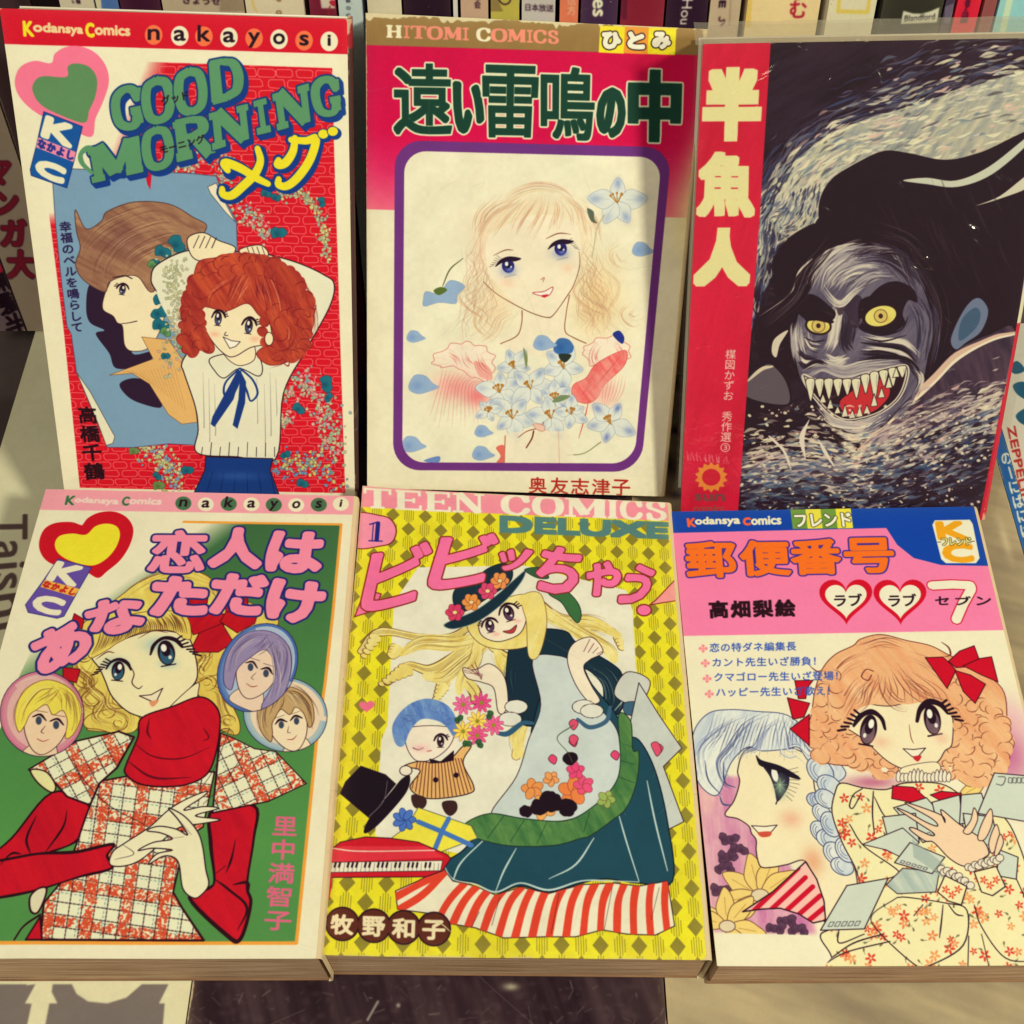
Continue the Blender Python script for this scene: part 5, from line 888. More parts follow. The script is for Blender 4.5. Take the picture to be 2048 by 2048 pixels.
    p.line(z([(1260, 1170), (1320, 1210), (1400, 1180), (1420, 1110)]), 9, (60, 96, 120), taper=.4); p.line(z([(870, 1240), (920, 1240), (990, 1190), (1040, 1190)]), 12, (50, 90, 116), taper=.5)
    # blue haired toddler in a striped coat
    p.poly(z([(400, 1320), (430, 1240), (480, 1190), (600, 1210), (650, 1250), (645, 1330)]), (242, 226, 206)); p.poly(y([(420, 20), (440, -60), (640, -60), (640, 20), (560, 90), (470, 100)]), (242, 226, 206), ol=BLK, ow=1.2)
    p.poly(z([(370, 1290), (355, 1200), (420, 1110), (520, 1070), (620, 1100), (670, 1180), (660, 1260), (600, 1190), (500, 1170), (440, 1230), (410, 1300)]), p.tint((130, 164, 206), (80, 116, 180), 22, 12)); 
    strands(p, *z([(520, 1210)])[0], 62, 56, 30, (70, 100, 160), 13, 190, 350, inner=.6)
    eye(p, *z([(590, 1275)])[0], 24, 26, (60, 40, 50), 0, lash=2); p.line(z([(455, 1310), (480, 1320), (505, 1310)]), 1.6, BLK); p.air(*y([(490, 40)])[0], 16, 9, (240, 170, 170), .7); p.line(y([(525, 55), (545, 52)]), 1.6, (180, 60, 60))
    coat = y([(410, 130), (480, 105), (560, 110), (640, 90), (700, 30), (740, 30), (700, 110), (750, 220), (735, 260), (600, 285), (500, 280), (440, 230), (490, 150)])
    p.poly(coat, (232, 180, 110), ol=BLK, ow=1.8); p.clip(coat)
    for i in range(16): p.line(y([(480 + i * 14, 90), (440 + i * 21, 290)]), 1.8, (110, 50, 36), sm=False)
    p.clip(); p.poly(y([(535, 90), (590, 105), (655, 50), (655, 100), (600, 112), (540, 115)]), BLK, sm=False); p.poly(y(ell(566, 195, 13, 13)), BLK, sm=False); p.poly(y(ell(666, 172, 13, 13)), BLK, sm=False)
    p.poly(y([(450, 270), (510, 280), (520, 310), (500, 335), (460, 325)]), (60, 34, 34), ol=BLK, ow=1); p.poly(y([(600, 305), (660, 300), (670, 340), (640, 370), (610, 350)]), (60, 34, 34), ol=BLK, ow=1); p.poly(y(ell(420, 150, 30, 24)), (240, 226, 204), ol=BLK, ow=1.2)
    for X, Y, c in ((700, 1100, (240, 110, 160)), (790, 1090, (236, 80, 140)), (770, 1180, (246, 220, 90)), (700, 1230, (246, 220, 90)), (850, 1200, (240, 100, 150)), (770, 1250, (236, 90, 140))):
        q = z([(X, Y)])[0]
        for k in range(9): a = k * .7 + X; p.poly(ell(q[0] + 12 * math.cos(a), q[1] + 12 * math.sin(a), 9, 3.6, math.degrees(a)), c, ol=(150, 40, 70), ow=.6)
        p.poly(ell(*q, 4, 4), (150, 140, 40), sm=False)
    for X, Y in ((680, 1170), (830, 1150), (720, 1290), (780, 1290)): leaf(p, *z([(X, Y)])[0], 9, X, (60, 100, 60), (30, 60, 40))
    # top hat, present, piano
    p.poly(y([(100, 262), (125, 205), (200, 128), (320, 170), (370, 215), (240, 380)]), (26, 14, 26), sm=False, ol=BLK, ow=1.6); p.poly(y([(440, 175), (420, 260), (300, 400), (230, 455), (215, 440), (250, 370), (350, 250), (400, 190)]), (26, 14, 26)); p.line(y([(330, 200), (310, 300), (240, 375)]), 1.4, (110, 100, 110))
    p.poly(y([(480, 330), (740, 420), (770, 480), (560, 560), (350, 480), (430, 420)]), (240, 224, 70), sm=False, ol=(80, 90, 90), ow=1.4); p.line(y([(480, 400), (600, 450), (740, 515)]), 9, (70, 116, 180), sm=False); p.line(y([(630, 385), (600, 440), (560, 540)]), 9, (70, 116, 180), sm=False)
    for k in range(7): a = k * .9; q = y([(412, 390)])[0]; p.poly(ell(q[0] + 12 * math.cos(a), q[1] + 12 * math.sin(a), 12, 7, math.degrees(a)), (76, 116, 190), ol=(30, 50, 110), ow=1)
    p.poly(y([(50, 540), (100, 500), (220, 475), (340, 480), (480, 500), (620, 560), (640, 580), (600, 640), (520, 670), (30, 675), (40, 600)]), (206, 24, 40), sm=False, ol=BLK, ow=1.6); p.poly(y([(50, 545), (110, 520), (520, 520), (610, 575), (50, 600)]), (226, 50, 64), sm=False); p.line(y([(60, 530), (200, 545), (560, 540)]), 2.4, (240, 220, 200))
    p.poly(y([(48, 600), (600, 590), (590, 640), (36, 650)]), (238, 230, 206), sm=False, ol=BLK, ow=1)
    for i in range(26): p.line(y([(60 + i * 20.8, 602), (52 + i * 21, 646)]), .8, (90, 70, 70), sm=False)
    for i in range(24):
        if i % 7 not in (2, 6): p.line(y([(78 + i * 21, 602), (72 + i * 21.1, 622)]), 3.6, BLK, sm=False)
    p.line(y([(55, 675), (48, 730), (42, 780)]), 6, (206, 30, 44), taper=.4)
    p.heart(z([(190, 1085), (268, 1080), (264, 1140), (196, 1140)]), (240, 110, 140))
    # title
    PK, RB = (246, 112, 160), (132, 40, 30)
    T5 = [('ビ', [(262, 340), (556, 300), (500, 590), (190, 660)], 4.4), ('ビ', [(600, 262), (880, 262), (835, 500), (512, 552)], 4.4), ('ッ', [(880, 345), (1052, 330), (985, 460), (876, 440)], 3.6), ('ち', [(1110, 318), (1310, 350), (1230, 580), (1005, 520)], 4.8), ('ゃ', [(1335, 385), (1500, 412), (1425, 590), (1270, 550)], 4), ('う', [(1540, 405), (1660, 440), (1560, 630), (1420, 590)], 4.6)]
    p.poly(z([(170, 672), (222, 540), (300, 560), (270, 640)]), PK, sm=False, ol=RB, ow=2.6)
    for ch, q, b in T5: p.text(ch, z(q), PK, bold=b, ol=RB, ow=b + 2.0)
    for ch, q, b in T5: p.text(ch, z(q), PK, bold=b)
    p.poly(z([(1745, 480), (1640, 590), (1612, 612), (1680, 600), (1745, 590)]), (244, 150, 150), sm=False, ol=RB, ow=2.4); p.poly(z(ell(1585, 637, 36, 28)), PK, sm=False, ol=RB, ow=3)
    for i, X in enumerate((112, 265, 410, 558)): p.poly(y(ell(X, 905 + i * 7, 84, 86)), BLK, sm=False)
    for i, X in enumerate((112, 265, 410, 558)): p.poly(y(ell(X, 905 + i * 7, 77, 79)), (92, 40, 30), sm=False)
    for i, (X, ch) in enumerate(zip((112, 265, 410, 558), '牧野和子')): p.text(ch, y([(X - 56, 857 + i * 8), (X + 56, 859 + i * 8), (X + 52, 960 + i * 7), (X - 58, 956 + i * 7)]), (240, 222, 180), bold=1.6)
    for q in ([(560, 885), (600, 905), (640, 940)],): p.line(y(q), 2, (214, 200, 150), taper=.7)
    p.wear(1.1, 7)
art5(P5)

# ---- lower right: pink band, two girls with letters
P6 = Page(QUADS[6], (113, 166), PPM, CREAM)
def art6(p):
    z, y = Z(1340, 980, 2.729), Z(1340, 1480, 2.729); g = np.random.RandomState(9); BU = (16, 66, 156); PKB = (246, 126, 168)
    p.poly(z([(-20, 60), (1900, 40), (1960, 762), (-20, 802)]), PKB, sm=False)
    p.poly(z([(-20, 60), (1900, 40), (1900, 412), (1720, 414), (1480, 410), (1330, 372), (1240, 300), (1180, 208), (-20, 238)]), BU, sm=False)
    OR = (246, 96, 60); p.text('K', z([(90, 156), (142, 154), (142, 204), (96, 206)]), OR, bold=1.6); p.text('odansya', z([(134, 150), (382, 142), (384, 200), (138, 204)]), CREAM, bold=1.3)
    p.text('C', z([(396, 152), (440, 150), (441, 195), (398, 197)]), OR, bold=1.8); p.text('omics', z([(440, 146), (606, 140), (608, 190), (443, 194)]), CREAM, bold=1.3)
    for i, c in enumerate(((110, 150, 60), (236, 222, 70), (110, 150, 60), (240, 226, 60))): xa = 655 + i * 82; p.poly(z([(xa, 98 - i * 2), (xa + 83, 96 - i * 2), (xa + 98, 212 - i * 1), (xa + 14, 214 - i * 1)]), c, sm=False)
    p.cells('フレンド', z([(665, 128), (990, 118), (1002, 206), (680, 212)]), (244, 238, 214), bold=1.5, ol=(60, 60, 40), ow=2.6)
    p.poly(z([(1445, 166), (1636, 162), (1652, 185), (1690, 372), (1670, 400), (1505, 400), (1480, 378), (1432, 190)]), (240, 232, 204), sm=False)
    p.text('K', z([(1446, 172), (1612, 170), (1630, 272), (1464, 274)]), (240, 164, 30), bold=4.4); p.text('C', z([(1480, 290), (1648, 288), (1662, 396), (1494, 398)]), (240, 164, 30), bold=4.4)
    p.cells('フレンド', z([(1475, 258), (1645, 256), (1650, 305), (1480, 308)]), (240, 226, 130), bold=.7, ol=(60, 50, 30), ow=1.5); p.line(z([(1460, 285), (1478, 284)]), 1.4, BLK); p.line(z([(1645, 280), (1662, 280)]), 1.4, BLK)
    for ch, q in (('郵', [(78, 284), (352, 282), (368, 480), (92, 486)]), ('便', [(372, 278), (648, 274), (664, 470), (388, 476)]), ('番', [(650, 270), (925, 266), (938, 462), (664, 468)]), ('号', [(942, 264), (1214, 258), (1228, 452), (956, 458)])): p.text(ch, z(q), (248, 112, 34), bold=3.8, ol=(60, 44, 140), ow=6.0)
    p.cells('高畑梨絵', z([(200, 606), (686, 596), (690, 700), (208, 712)]), (40, 14, 24), bold=-1.8, fill=1.12)
    for xa in (812, 1108):
        p.heart(z([(xa, 492), (xa + 290, 488), (xa + 294, 736), (xa + 6, 742)]), (212, 14, 40)); p.heart(z([(xa + 32, 520), (xa + 260, 517), (xa + 263, 705), (xa + 36, 708)]), (240, 232, 206))
        p.cells('ラブ', z([(xa + 72, 572), (xa + 235, 568), (xa + 238, 640), (xa + 76, 644)]), BLK, bold=.7)
    sv = z([(1430, 522), (1540, 516), (1640, 520), (1645, 540), (1600, 620), (1562, 708)]); p.line(sv, 24, (206, 16, 44), sm=False); p.line(sv, 19.5, (240, 232, 206), sm=False)
    for ch, xa, w_ in (('セ', 1446, 76), ('ブ', 1556, 86), ('ン', 1672, 80)): p.text(ch, z([(xa, 582), (xa + w_, 580), (xa + w_, 628), (xa, 630)]), BLK, bold=.7)
    for i, (t, n) in enumerate((('恋の特ダネ編集長', 482), ('カント先生いざ勝負！', 590), ('クマゴロー先生いざ登場！', 720), ('ハッピー先生いざ歌え！', 660))):
        pass
    # backdrop washes
    p.clip(np.vstack([y([(140, 200), (500, 200), (640, 660), (760, 900), (800, 1060), (540, 1060), (240, 1055), (180, 700)])]), soft=4)
    p.put((np.ones((p.H, p.W)), 0, 0), p.tint((190, 90, 150), (226, 160, 180), 60, 14), .85); p.clip()
    p.air(*y([(1830, 60)])[0], 60, 90, (190, 80, 140), .8); p.air(*z([(1880, 1250)])[0], 30, 50, (236, 180, 190), .6); p.air(*y([(1100, 230)])[0], 60, 16, (190, 90, 130), .8); p.air(*y([(200, 300)])[0], 26, 50, (236, 190, 180), .7)
    for q0, ang in (((320, 540), -70), ((310, 640), -50), ((300, 700), 10), ((370, 600), -20), ((270, 820), -60), ((640, 990), 40), ((580, 1030), 60), ((700, 1040), 10)): 
        for k in (-1, 1): leaf(p, *y([(q0[0] + 24 * k, q0[1])])[0], 13, ang + 50 * k, (96, 60, 84), (60, 34, 56))
    def bigflower(cx, cy, r, angs):
        for a in angs:
            c, s_ = math.cos(rad(a)), math.sin(rad(a)); q = [(cx + r * (u * c - v * s_), cy + r * (u * s_ + v * c)) for u, v in ((.12, -.1), (.5, -.26), (.85, -.14), (1.08, .02), (.82, .2), (.45, .24), (.12, .1))]
            p.poly(y(q), (240, 206, 120), ol=(110, 70, 50), ow=1.4); p.line(y([(cx + r * .3 * c, cy + r * .3 * s_), (cx + r * .8 * c, cy + r * .8 * s_)]), 1, (170, 120, 60))
        p.poly(y(ell(cx, cy, r * .22, r * .16)), (226, 206, 170), ol=(110, 80, 70), ow=1.4)
    bigflower(490, 850, 220, (-150, -105, -70, -35, 170, 140)); bigflower(310, 1020, 200, (-150, -95, -50, 10, 60, 200)); bigflower(1720, 230, 150, (-120, -60, 150, 190))
    # left girl in profile with silver blue hair
    SK = (242, 226, 186); HB = p.tint((234, 234, 222), (190, 200, 210), 40, 15); HBD = (70, 76, 116)
    p.poly(y([(370, 160), (380, 230), (350, 330), (300, 408), (370, 430), (430, 470), (445, 510), (470, 545), (470, 600), (480, 660), (500, 695), (560, 695), (640, 680), (740, 662), (790, 800), (840, 940), (850, 1000), (1000, 1060), (1020, 760), (930, 500), (800, 300), (760, 100), (600, 30), (420, 50)]), SK, ol=BLK, ow=1.8)
    p.air(*y([(660, 430)])[0], 24, 20, (236, 170, 140), .7); p.air(*y([(780, 660)])[0], 22, 30, (226, 150, 110), .7)
    p.poly(y([(445, 468), (520, 472), (585, 464), (550, 505), (480, 505)]), (242, 232, 206), ol=BLK, ow=1.5, sm=False); p.poly(y([(480, 505), (550, 500), (545, 525), (500, 530)]), (206, 80, 60))
    p.poly(y([(500, 130), (560, 140), (640, 175), (650, 240), (620, 300), (585, 335), (570, 270), (545, 200)]), (40, 34, 56)); p.air(*y([(600, 255)])[0], 12, 22, (130, 160, 130), .9); p.poly(y([(520, 140), (580, 150), (600, 180), (560, 190)]), (28, 20, 34)); p.poly(y(ell(572, 190, 17, 38, -14)), (240, 236, 220), sm=False)
    p.poly(y([(470, 82), (500, 110), (600, 140), (690, 190), (712, 215), (660, 205), (590, 170), (500, 145), (478, 120)]), (28, 20, 34)); p.line(y([(586, 330), (578, 350)]), 2, (28, 20, 34))
    for i in range(9): p.line(y([(640 + i * 4 - (i > 4) * (i - 4) * 10, 165 + i * 17), (700 + i * 2 - (i > 4) * (i - 4) * 12, 150 + i * 23)]), 3.2, (28, 20, 34), taper=.8)
    for i in range(4): a_ = i * .785; p.line(y([(600 - 40 * math.cos(a_), 245 - 40 * math.sin(a_)), (600 + 40 * math.cos(a_), 245 + 40 * math.sin(a_))]), 1.1, (236, 236, 210), taper=.9)
    p.line(y([(420, 62), (520, 46), (640, 50)]), 2.6, BLK, taper=.8)
    # silver hair
    p.poly(np.vstack([z([(130, 1320), (210, 1220), (330, 1200), (480, 1210), (640, 1230), (760, 1330), (820, 1420)]), y([(860, 60), (960, 180), (880, 230), (760, 120), (700, 40), (640, 50), (500, 60), (420, 40), (330, 130), (260, 300), (160, 240), (130, 100)])]), HB, ol=HBD, ow=1.8)
    for i in range(30): x0 = 180 + i * 20; p.line(np.vstack([z([(x0 + 60, 1230 + g.uniform(-10, 40))]), y([(x0 + 30, -40), (x0 - 40 + i * 3, 60 + g.uniform(-20, 60))])]), g.uniform(.8, 2.6), HBD, taper=.9, a=.7)
    for i, q in enumerate((np.vstack([z([(500, 1215), (360, 1260), (240, 1340)]), y([(170, 60), (190, 200), (260, 290)])]), np.vstack([z([(560, 1220), (420, 1290), (330, 1400)]), y([(270, 120), (300, 220), (350, 260)])]), np.vstack([z([(620, 1230), (520, 1300), (470, 1400)]), y([(400, 60), (350, 130)])]), np.vstack([z([(640, 1230), (700, 1330), (760, 1420)]), y([(820, 80), (900, 170), (930, 210)])]), np.vstack([z([(600, 1225), (620, 1320), (640, 1420)]), y([(700, 60), (780, 130)])]))): p.bundle(q, 24, 12, [HBD, (240, 240, 232), (150, 160, 190)], 1.8, 200 + i, a=.75)
    for q in ([(190, 110), (210, 220), (280, 300)], [(290, 120), (300, 230), (360, 260)], [(270, 300), (290, 350), (340, 355)]): p.line(y(q), 3, HBD, taper=.7)
    for X, Y, r in ((820, 170, 40), (870, 250, 34), (800, 330, 26), (830, 400, 28), (820, 500, 30), (870, 540, 34), (900, 620, 34), (940, 690, 30), (880, 460, 34), (960, 600, 34), (850, 320, 30)):
        q = y([(X, Y)])[0]; p.poly(ell(q[0], q[1], r * .8, r * .55, g.uniform(20, 70)), HB, ol=HBD, ow=1.6)
        for k in (.75, .5): p.line(ell(q[0], q[1], r * .8 * k, r * .55 * k, 50)[3:16], 1.2, HBD, sm=False, a=.8)
    # striped collar
    col = y([(395, 940), (560, 830), (740, 665), (800, 760), (840, 880), (848, 985), (780, 1000), (700, 950), (600, 920), (500, 925)]); p.poly(col, (244, 190, 176), sm=False, ol=BLK, ow=2.2); p.clip(col)
    for i in range(7): p.line(y([(440 + i * 66, 950 + i * 20), (700 + i * 40, 700 + i * 50)]), 8.5, (206, 16, 44), sm=False)
    p.clip(); p.line(np.vstack([col, col[:1]]), 2.2, BLK, sm=False)
    # floral dress
    FL = (240, 228, 176)
    dress = y([(935, 235), (1050, 260), (1180, 270), (1280, 235), (1480, 240), (1620, 320), (1800, 400), (1900, 560), (2000, 900), (2020, 1270), (820, 1270), (880, 1190), (820, 1080), (860, 1040), (1010, 1000), (1030, 760), (940, 560), (885, 400), (900, 290)])
    p.poly(dress, FL, ol=BLK, ow=2); p.clip(dress)
    for i in range(150):
        X, Y = g.uniform(840, 2010), g.uniform(240, 1260); q = y([(X, Y)])[0]; c = [(216, 64, 44), (232, 130, 80), (236, 150, 90)][g.randint(3)]; r = g.uniform(5.5, 9); a0 = g.uniform(0, 6)
        for k in range(5): a = a0 + k * 1.257; p.poly(ell(q[0] + r * .8 * math.cos(a), q[1] + r * .8 * math.sin(a), r * .62, r * .3, math.degrees(a), 10), c, sm=False)
        a = g.uniform(0, 6); p.line([q + (r * 1.6 * math.cos(a), r * 1.6 * math.sin(a)), q + (r * 3 * math.cos(a + .3), r * 3 * math.sin(a + .3))], 1.4, (110, 104, 70), taper=.4); e = q + (r * 2.6 * math.cos(a + .3), r * 2.6 * math.sin(a + .3)); p.poly(ell(*e, 4.2, 2, math.degrees(a) + 60, 8), (120, 110, 76), sm=False)
    p.clip()
    for q in ([(1110, 280), (1105, 400), (1115, 510)], [(1050, 265), (1000, 300), (980, 360), (1000, 370), (1040, 300)], [(1115, 310), (1160, 400), (1200, 440)], [(980, 460), (1060, 580), (1250, 720), (1180, 760)], [(1240, 860), (1100, 960), (1150, 1060), (1340, 1230), (1420, 1230), (1600, 1120), (1620, 930), (1500, 890), (1300, 860), (1240, 860)], [(1660, 900), (1700, 1020), (1830, 1190), (2000, 1210)],
              [(1490, 900), (1480, 1000), (1470, 1080)], [(1520, 900), (1560, 950), (1600, 960)], [(1380, 900), (1330, 960)], [(880, 1190), (1000, 1110), (1160, 1060)], [(1630, 1070), (1625, 1240)], [(1700, 1060), (1740, 1240)], [(920, 1040), (925, 1110), (1060, 1060)], [(1840, 750), (1860, 700), (2000, 1000)], [(820, 1240), (960, 1160), (1200, 1100)]): p.line(y(q), 2.2, BLK, taper=.3)
    # peach curly girl
    PH = p.tint((240, 190, 140), (232, 160, 112), 50, 19); PD = (110, 44, 40)
    p.poly(z([(770, 1230), (790, 1100), (830, 980), (900, 900), (1000, 850), (1040, 815), (1150, 790), (1290, 822), (1420, 850), (1520, 900), (1640, 960), (1810, 1080), (1840, 1250), (1840, 1420), (1700, 1500), (900, 1500), (800, 1400), (740, 1330)]), PH, ol=PD, ow=1.8)
    curls(p, *z([(1690, 1380)])[0], 52, 76, 34, 16, PH, PD, 20, lw=1.6); curls(p, *z([(1680, 1400)])[0], 24, 50, 16, 15, PH, PD, 21, lw=1.6); curls(p, *y([(1680, 90)])[0], 26, 30, 12, 14, PH, PD, 22, lw=1.6); curls(p, *y([(1540, 150)])[0], 14, 18, 7, 11, PH, PD, 23)
    curls(p, *y([(900, -40)])[0], 34, 28, 14, 17, PH, PD, 24, lw=1.6); curls(p, *y([(1060, 70)])[0], 34, 24, 14, 15, PH, PD, 25, lw=1.6); curls(p, *y([(1170, 160)])[0], 18, 14, 8, 11, PH, PD, 26); curls(p, *z([(830, 1330)])[0], 16, 50, 9, 14, PH, PD, 27)
    p.poly(np.vstack([z([(960, 1300), (1000, 1170), (1200, 1180), (1400, 1140), (1530, 1200), (1540, 1380)]), y([(1500, 60), (1460, 120), (1370, 165), (1280, 160), (1180, 110), (1060, 0), (970, -60)])]), SK, ol=BLK, ow=1.6)
    p.poly(y([(1270, 150), (1450, 120), (1460, 180), (1280, 200)]), SK, ol=BLK, ow=1)
    p.poly(z([(860, 1260), (880, 1100), (1000, 960), (1200, 880), (1450, 940), (1600, 1100), (1580, 1240), (1520, 1210), (1400, 1160), (1300, 1170), (1200, 1170), (1060, 1180), (1000, 1240), (960, 1330), (880, 1320)]), PH)
    for i, q in enumerate(([(1080, 900), (960, 960), (880, 1080), (880, 1220)], [(1100, 1010), (1010, 1080), (950, 1180), (900, 1280)], [(1120, 1010), (1080, 1090), (1060, 1160), (1000, 1200)], [(1160, 1000), (1180, 1090), (1240, 1160), (1320, 1180)], [(1220, 960), (1300, 1060), (1400, 1140), (1500, 1170)], [(1300, 900), (1440, 960), (1560, 1080), (1560, 1200)], [(1000, 870), (1150, 820), (1300, 850)])): p.bundle(z(q), 26, 11, [PD, (170, 90, 70), (250, 214, 170)], 1.5, 170 + i, a=.7)
    curls(p, *z([(870, 1160)])[0], 16, 60, 12, 14, PH, PD, 31, lw=1.6); curls(p, *z([(1600, 1180)])[0], 18, 50, 11, 14, PH, PD, 32, lw=1.6); curls(p, *z([(1250, 830)])[0], 120, 10, 0, 10, PH, PD, 33)
    for i in range(14): f = i / 13; xa = 980 + f * 560; p.line(z([(1100 + f * 240, 1000 + g.uniform(-10, 40)), (xa * .8 + 250, 1090), (xa, 1180 - 30 * math.sin(f * 3) + g.uniform(-20, 20))]), g.uniform(.9, 2.0), PD, taper=.9, a=.7)
    p.line(z([(1110, 990), (1070, 980), (1045, 1020), (1080, 1040), (1100, 1010)]), 2, PD); p.line(z([(1480, 830), (1520, 860), (1530, 900), (1500, 910)]), 3, PD, taper=.6); p.line(z([(760, 960), (800, 990), (830, 985)]), 2.4, PD, taper=.6)
    eye(p, *z([(1085, 1300)])[0], 56, 66, (110, 84, 96), 10, dirx=-1, lash=6); eye(p, *z([(1430, 1245)])[0], 56, 66, (110, 84, 96), -10, lash=6)
    p.line(z([(1305, 1280), (1315, 1350), (1330, 1385)]), 1.6, PD, taper=.5); p.poly(y([(1272, 48), (1330, 52), (1395, 44), (1350, 95), (1320, 90)]), (244, 232, 206), ol=BLK, ow=1.6, sm=False); p.poly(y([(1325, 92), (1372, 86), (1352, 118)]), (200, 40, 50))
    p.air(*y([(1150, 10)])[0], 20, 14, (240, 180, 150), .6); p.air(*y([(1480, -10)])[0], 16, 14, (240, 180, 150), .6)
    RD = (204, 12, 38)
    for q in ([(1392, 916), (1490, 912), (1540, 960), (1560, 985), (1512, 1084)], [(1520, 935), (1580, 880), (1660, 850), (1700, 960), (1560, 970)], [(1600, 960), (1690, 920), (1755, 910), (1790, 1048), (1700, 1010)], [(1555, 985), (1640, 1010), (1722, 1060), (1665, 1165), (1600, 1100)], [(680, 1042), (780, 1040), (750, 1080), (740, 1140), (700, 1140)], [(640, 1135), (762, 1165), (730, 1240), (670, 1252)], [(760, 1225), (655, 1305), (760, 1395)]): p.poly(z(q), RD, sm=False, ol=(60, 6, 20), ow=1.8)
    p.poly(y([(1215, 250), (1330, 258), (1400, 320), (1340, 345), (1210, 320)]), RD, sm=False, ol=BLK, ow=1.6); p.poly(y([(1420, 300), (1480, 280), (1590, 290), (1575, 360), (1520, 355)]), RD, sm=False, ol=BLK, ow=1.6)
    for i in range(14): X = 1235 + i * 21; p.poly(y([(X, 190 + (i % 2) * 8), (X + 14, 168 + 14 * math.sin(i)), (X + 26, 196), (X + 18, 228), (X + 2, 222)]), (238, 226, 200), ol=BLK, ow=1)
    # letters and hands
    EN = (206, 212, 196)
    def env(q, lines=True):
        p.poly(y(q), EN, sm=False, ol=BLK, ow=1.8)
        if lines:
            q = np.array(q, float); a, b, c = q[3], q[2], q[0]
            for k in range(5): s_ = a + (b - a) * (.12 + .15 * k) + (c - a) * .08; e = s_ + (c - a) * .1; p.line(y([s_, e, e + (b - a) * .09, s_ + (b - a) * .09, s_]), 1.2, (80, 74, 80), sm=False)
    for q in ([(1220, 370), (1400, 315), (1560, 500), (1380, 560)], [(1430, 340), (1580, 300), (1600, 480), (1470, 500)], [(1590, 300), (1700, 290), (1740, 420), (1580, 460)], [(1160, 420), (1340, 400), (1360, 560), (1190, 540)], [(1600, 400), (1760, 420), (1800, 600), (1640, 640)]): env(q)
    env([(1770, 180), (2000, 200), (1940, 445), (1680, 400)], False); p.line(y([(1790, 200), (1830, 205), (1815, 245), (1780, 240)]), 1.4, (80, 74, 80)); 
    for k in range(4): X = 1850 + k * 24; p.line(y([(X, 205), (X + 18, 208), (X + 14, 236), (X - 4, 232), (X, 205)]), 1.3, (80, 74, 80), sm=False)
    p.poly(y([(1050, 570), (1270, 480), (1360, 560), (1260, 640), (1180, 600)]), EN, sm=False, ol=BLK, ow=1.6); p.poly(y([(1180, 790), (1270, 700), (1470, 720), (1450, 830), (1240, 840)]), p.tint((200, 206, 190), (160, 176, 170), 30, 22), sm=False, ol=BLK, ow=1.5); env([(1310, 560), (1500, 640), (1430, 730), (1225, 670)]); env([(1800, 600), (1900, 640), (1890, 760), (1780, 740)], False); p.poly(y([(1320, 540), (1500, 680), (1490, 760), (1420, 700), (1330, 640)]), (150, 166, 160), sm=False, a=.6)
    env([(965, 795), (1190, 755), (1060, 1032), (820, 1040)])
    HS = (240, 206, 170)
    p.poly(y([(1240, 375), (1300, 395), (1400, 450), (1460, 470), (1430, 430), (1290, 350), (1320, 350), (1480, 410), (1500, 450), (1480, 380), (1580, 460), (1700, 540), (1740, 610), (1720, 640), (1620, 690), (1530, 650), (1440, 560), (1390, 550), (1310, 490), (1330, 480), (1420, 520), (1440, 510), (1350, 450)]), HS, ol=BLK, ow=1.8)
    for q in ([(1660, 370), (1640, 440), (1600, 500), (1640, 510), (1680, 430)], [(1750, 375), (1700, 460), (1680, 540), (1720, 540), (1760, 450)], [(1780, 460), (1740, 560), (1760, 620), (1800, 540)], [(1800, 515), (1770, 620), (1790, 625), (1820, 560)]): p.poly(y(q), HS, ol=BLK, ow=1.4)
    for c in ([(1480, 710), (1560, 740), (1640, 800)], [(1630, 700), (1720, 670), (1800, 650)]):
        P = smooth(c, False, 5)
        for i, q in enumerate(P): p.poly(y(ell(q[0], q[1] + (i % 2) * 12 - 6, 22, 20)), (232, 220, 196), ol=BLK, ow=1.0)
    for q in ([(1500, 740), (1620, 800), (1590, 900), (1520, 880), (1460, 830)], [(1660, 720), (1780, 690), (1830, 800), (1760, 850), (1700, 830)]):
        p.poly(y(q), FL, sm=False, ol=BLK, ow=2)
        for k in range(3): e = y([(np.mean([u[0] for u in q]) + (k - 1) * 34, np.mean([u[1] for u in q]) + (k % 2) * 30 - 14)])[0]; [p.poly(ell(e[0] + 5 * math.cos(a), e[1] + 5 * math.sin(a), 4, 2, math.degrees(a), 8), (222, 84, 50), sm=False) for a in (0, 1.26, 2.5, 3.8, 5)]
    p.poly(y([(240, 1058), (760, 1066), (810, 1100), (880, 1190), (820, 1260), (240, 1260)]), CREAM, sm=False)
    for t, x0_, x1_, yy, cy in (('恋の特ダネ編集長', 212, 690, 838, 868), ('カント先生いざ勝負！', 224, 835, 918, 948), ('クマゴロー先生いざ登場！', 234, 955, 998, 1032), ('ハッピー先生いざ歌え！', 246, 912, 1080, 1115)):
        n = len(t); p.cells(t, z([(x0_, yy), (x1_, yy - 10), (x1_, yy + 44), (x0_, yy + 54)]), (56, 84, 172), bold=.35, fill=1.06)
        for dx, dy in ((-16, 0), (16, 0), (0, -14), (0, 14)): p.poly(z(ell(x0_ - 32 + dx, cy + dy, 9, 9)), (246, 140, 150), sm=False)
        p.line(z([(x0_ - 48, cy), (x0_ - 16, cy)]), 2, (246, 140, 150), sm=False); p.line(z([(x0_ - 32, cy - 14), (x0_ - 32, cy + 14)]), 2, (246, 140, 150), sm=False)
    p.wear(.45, 8)
art6(P6)
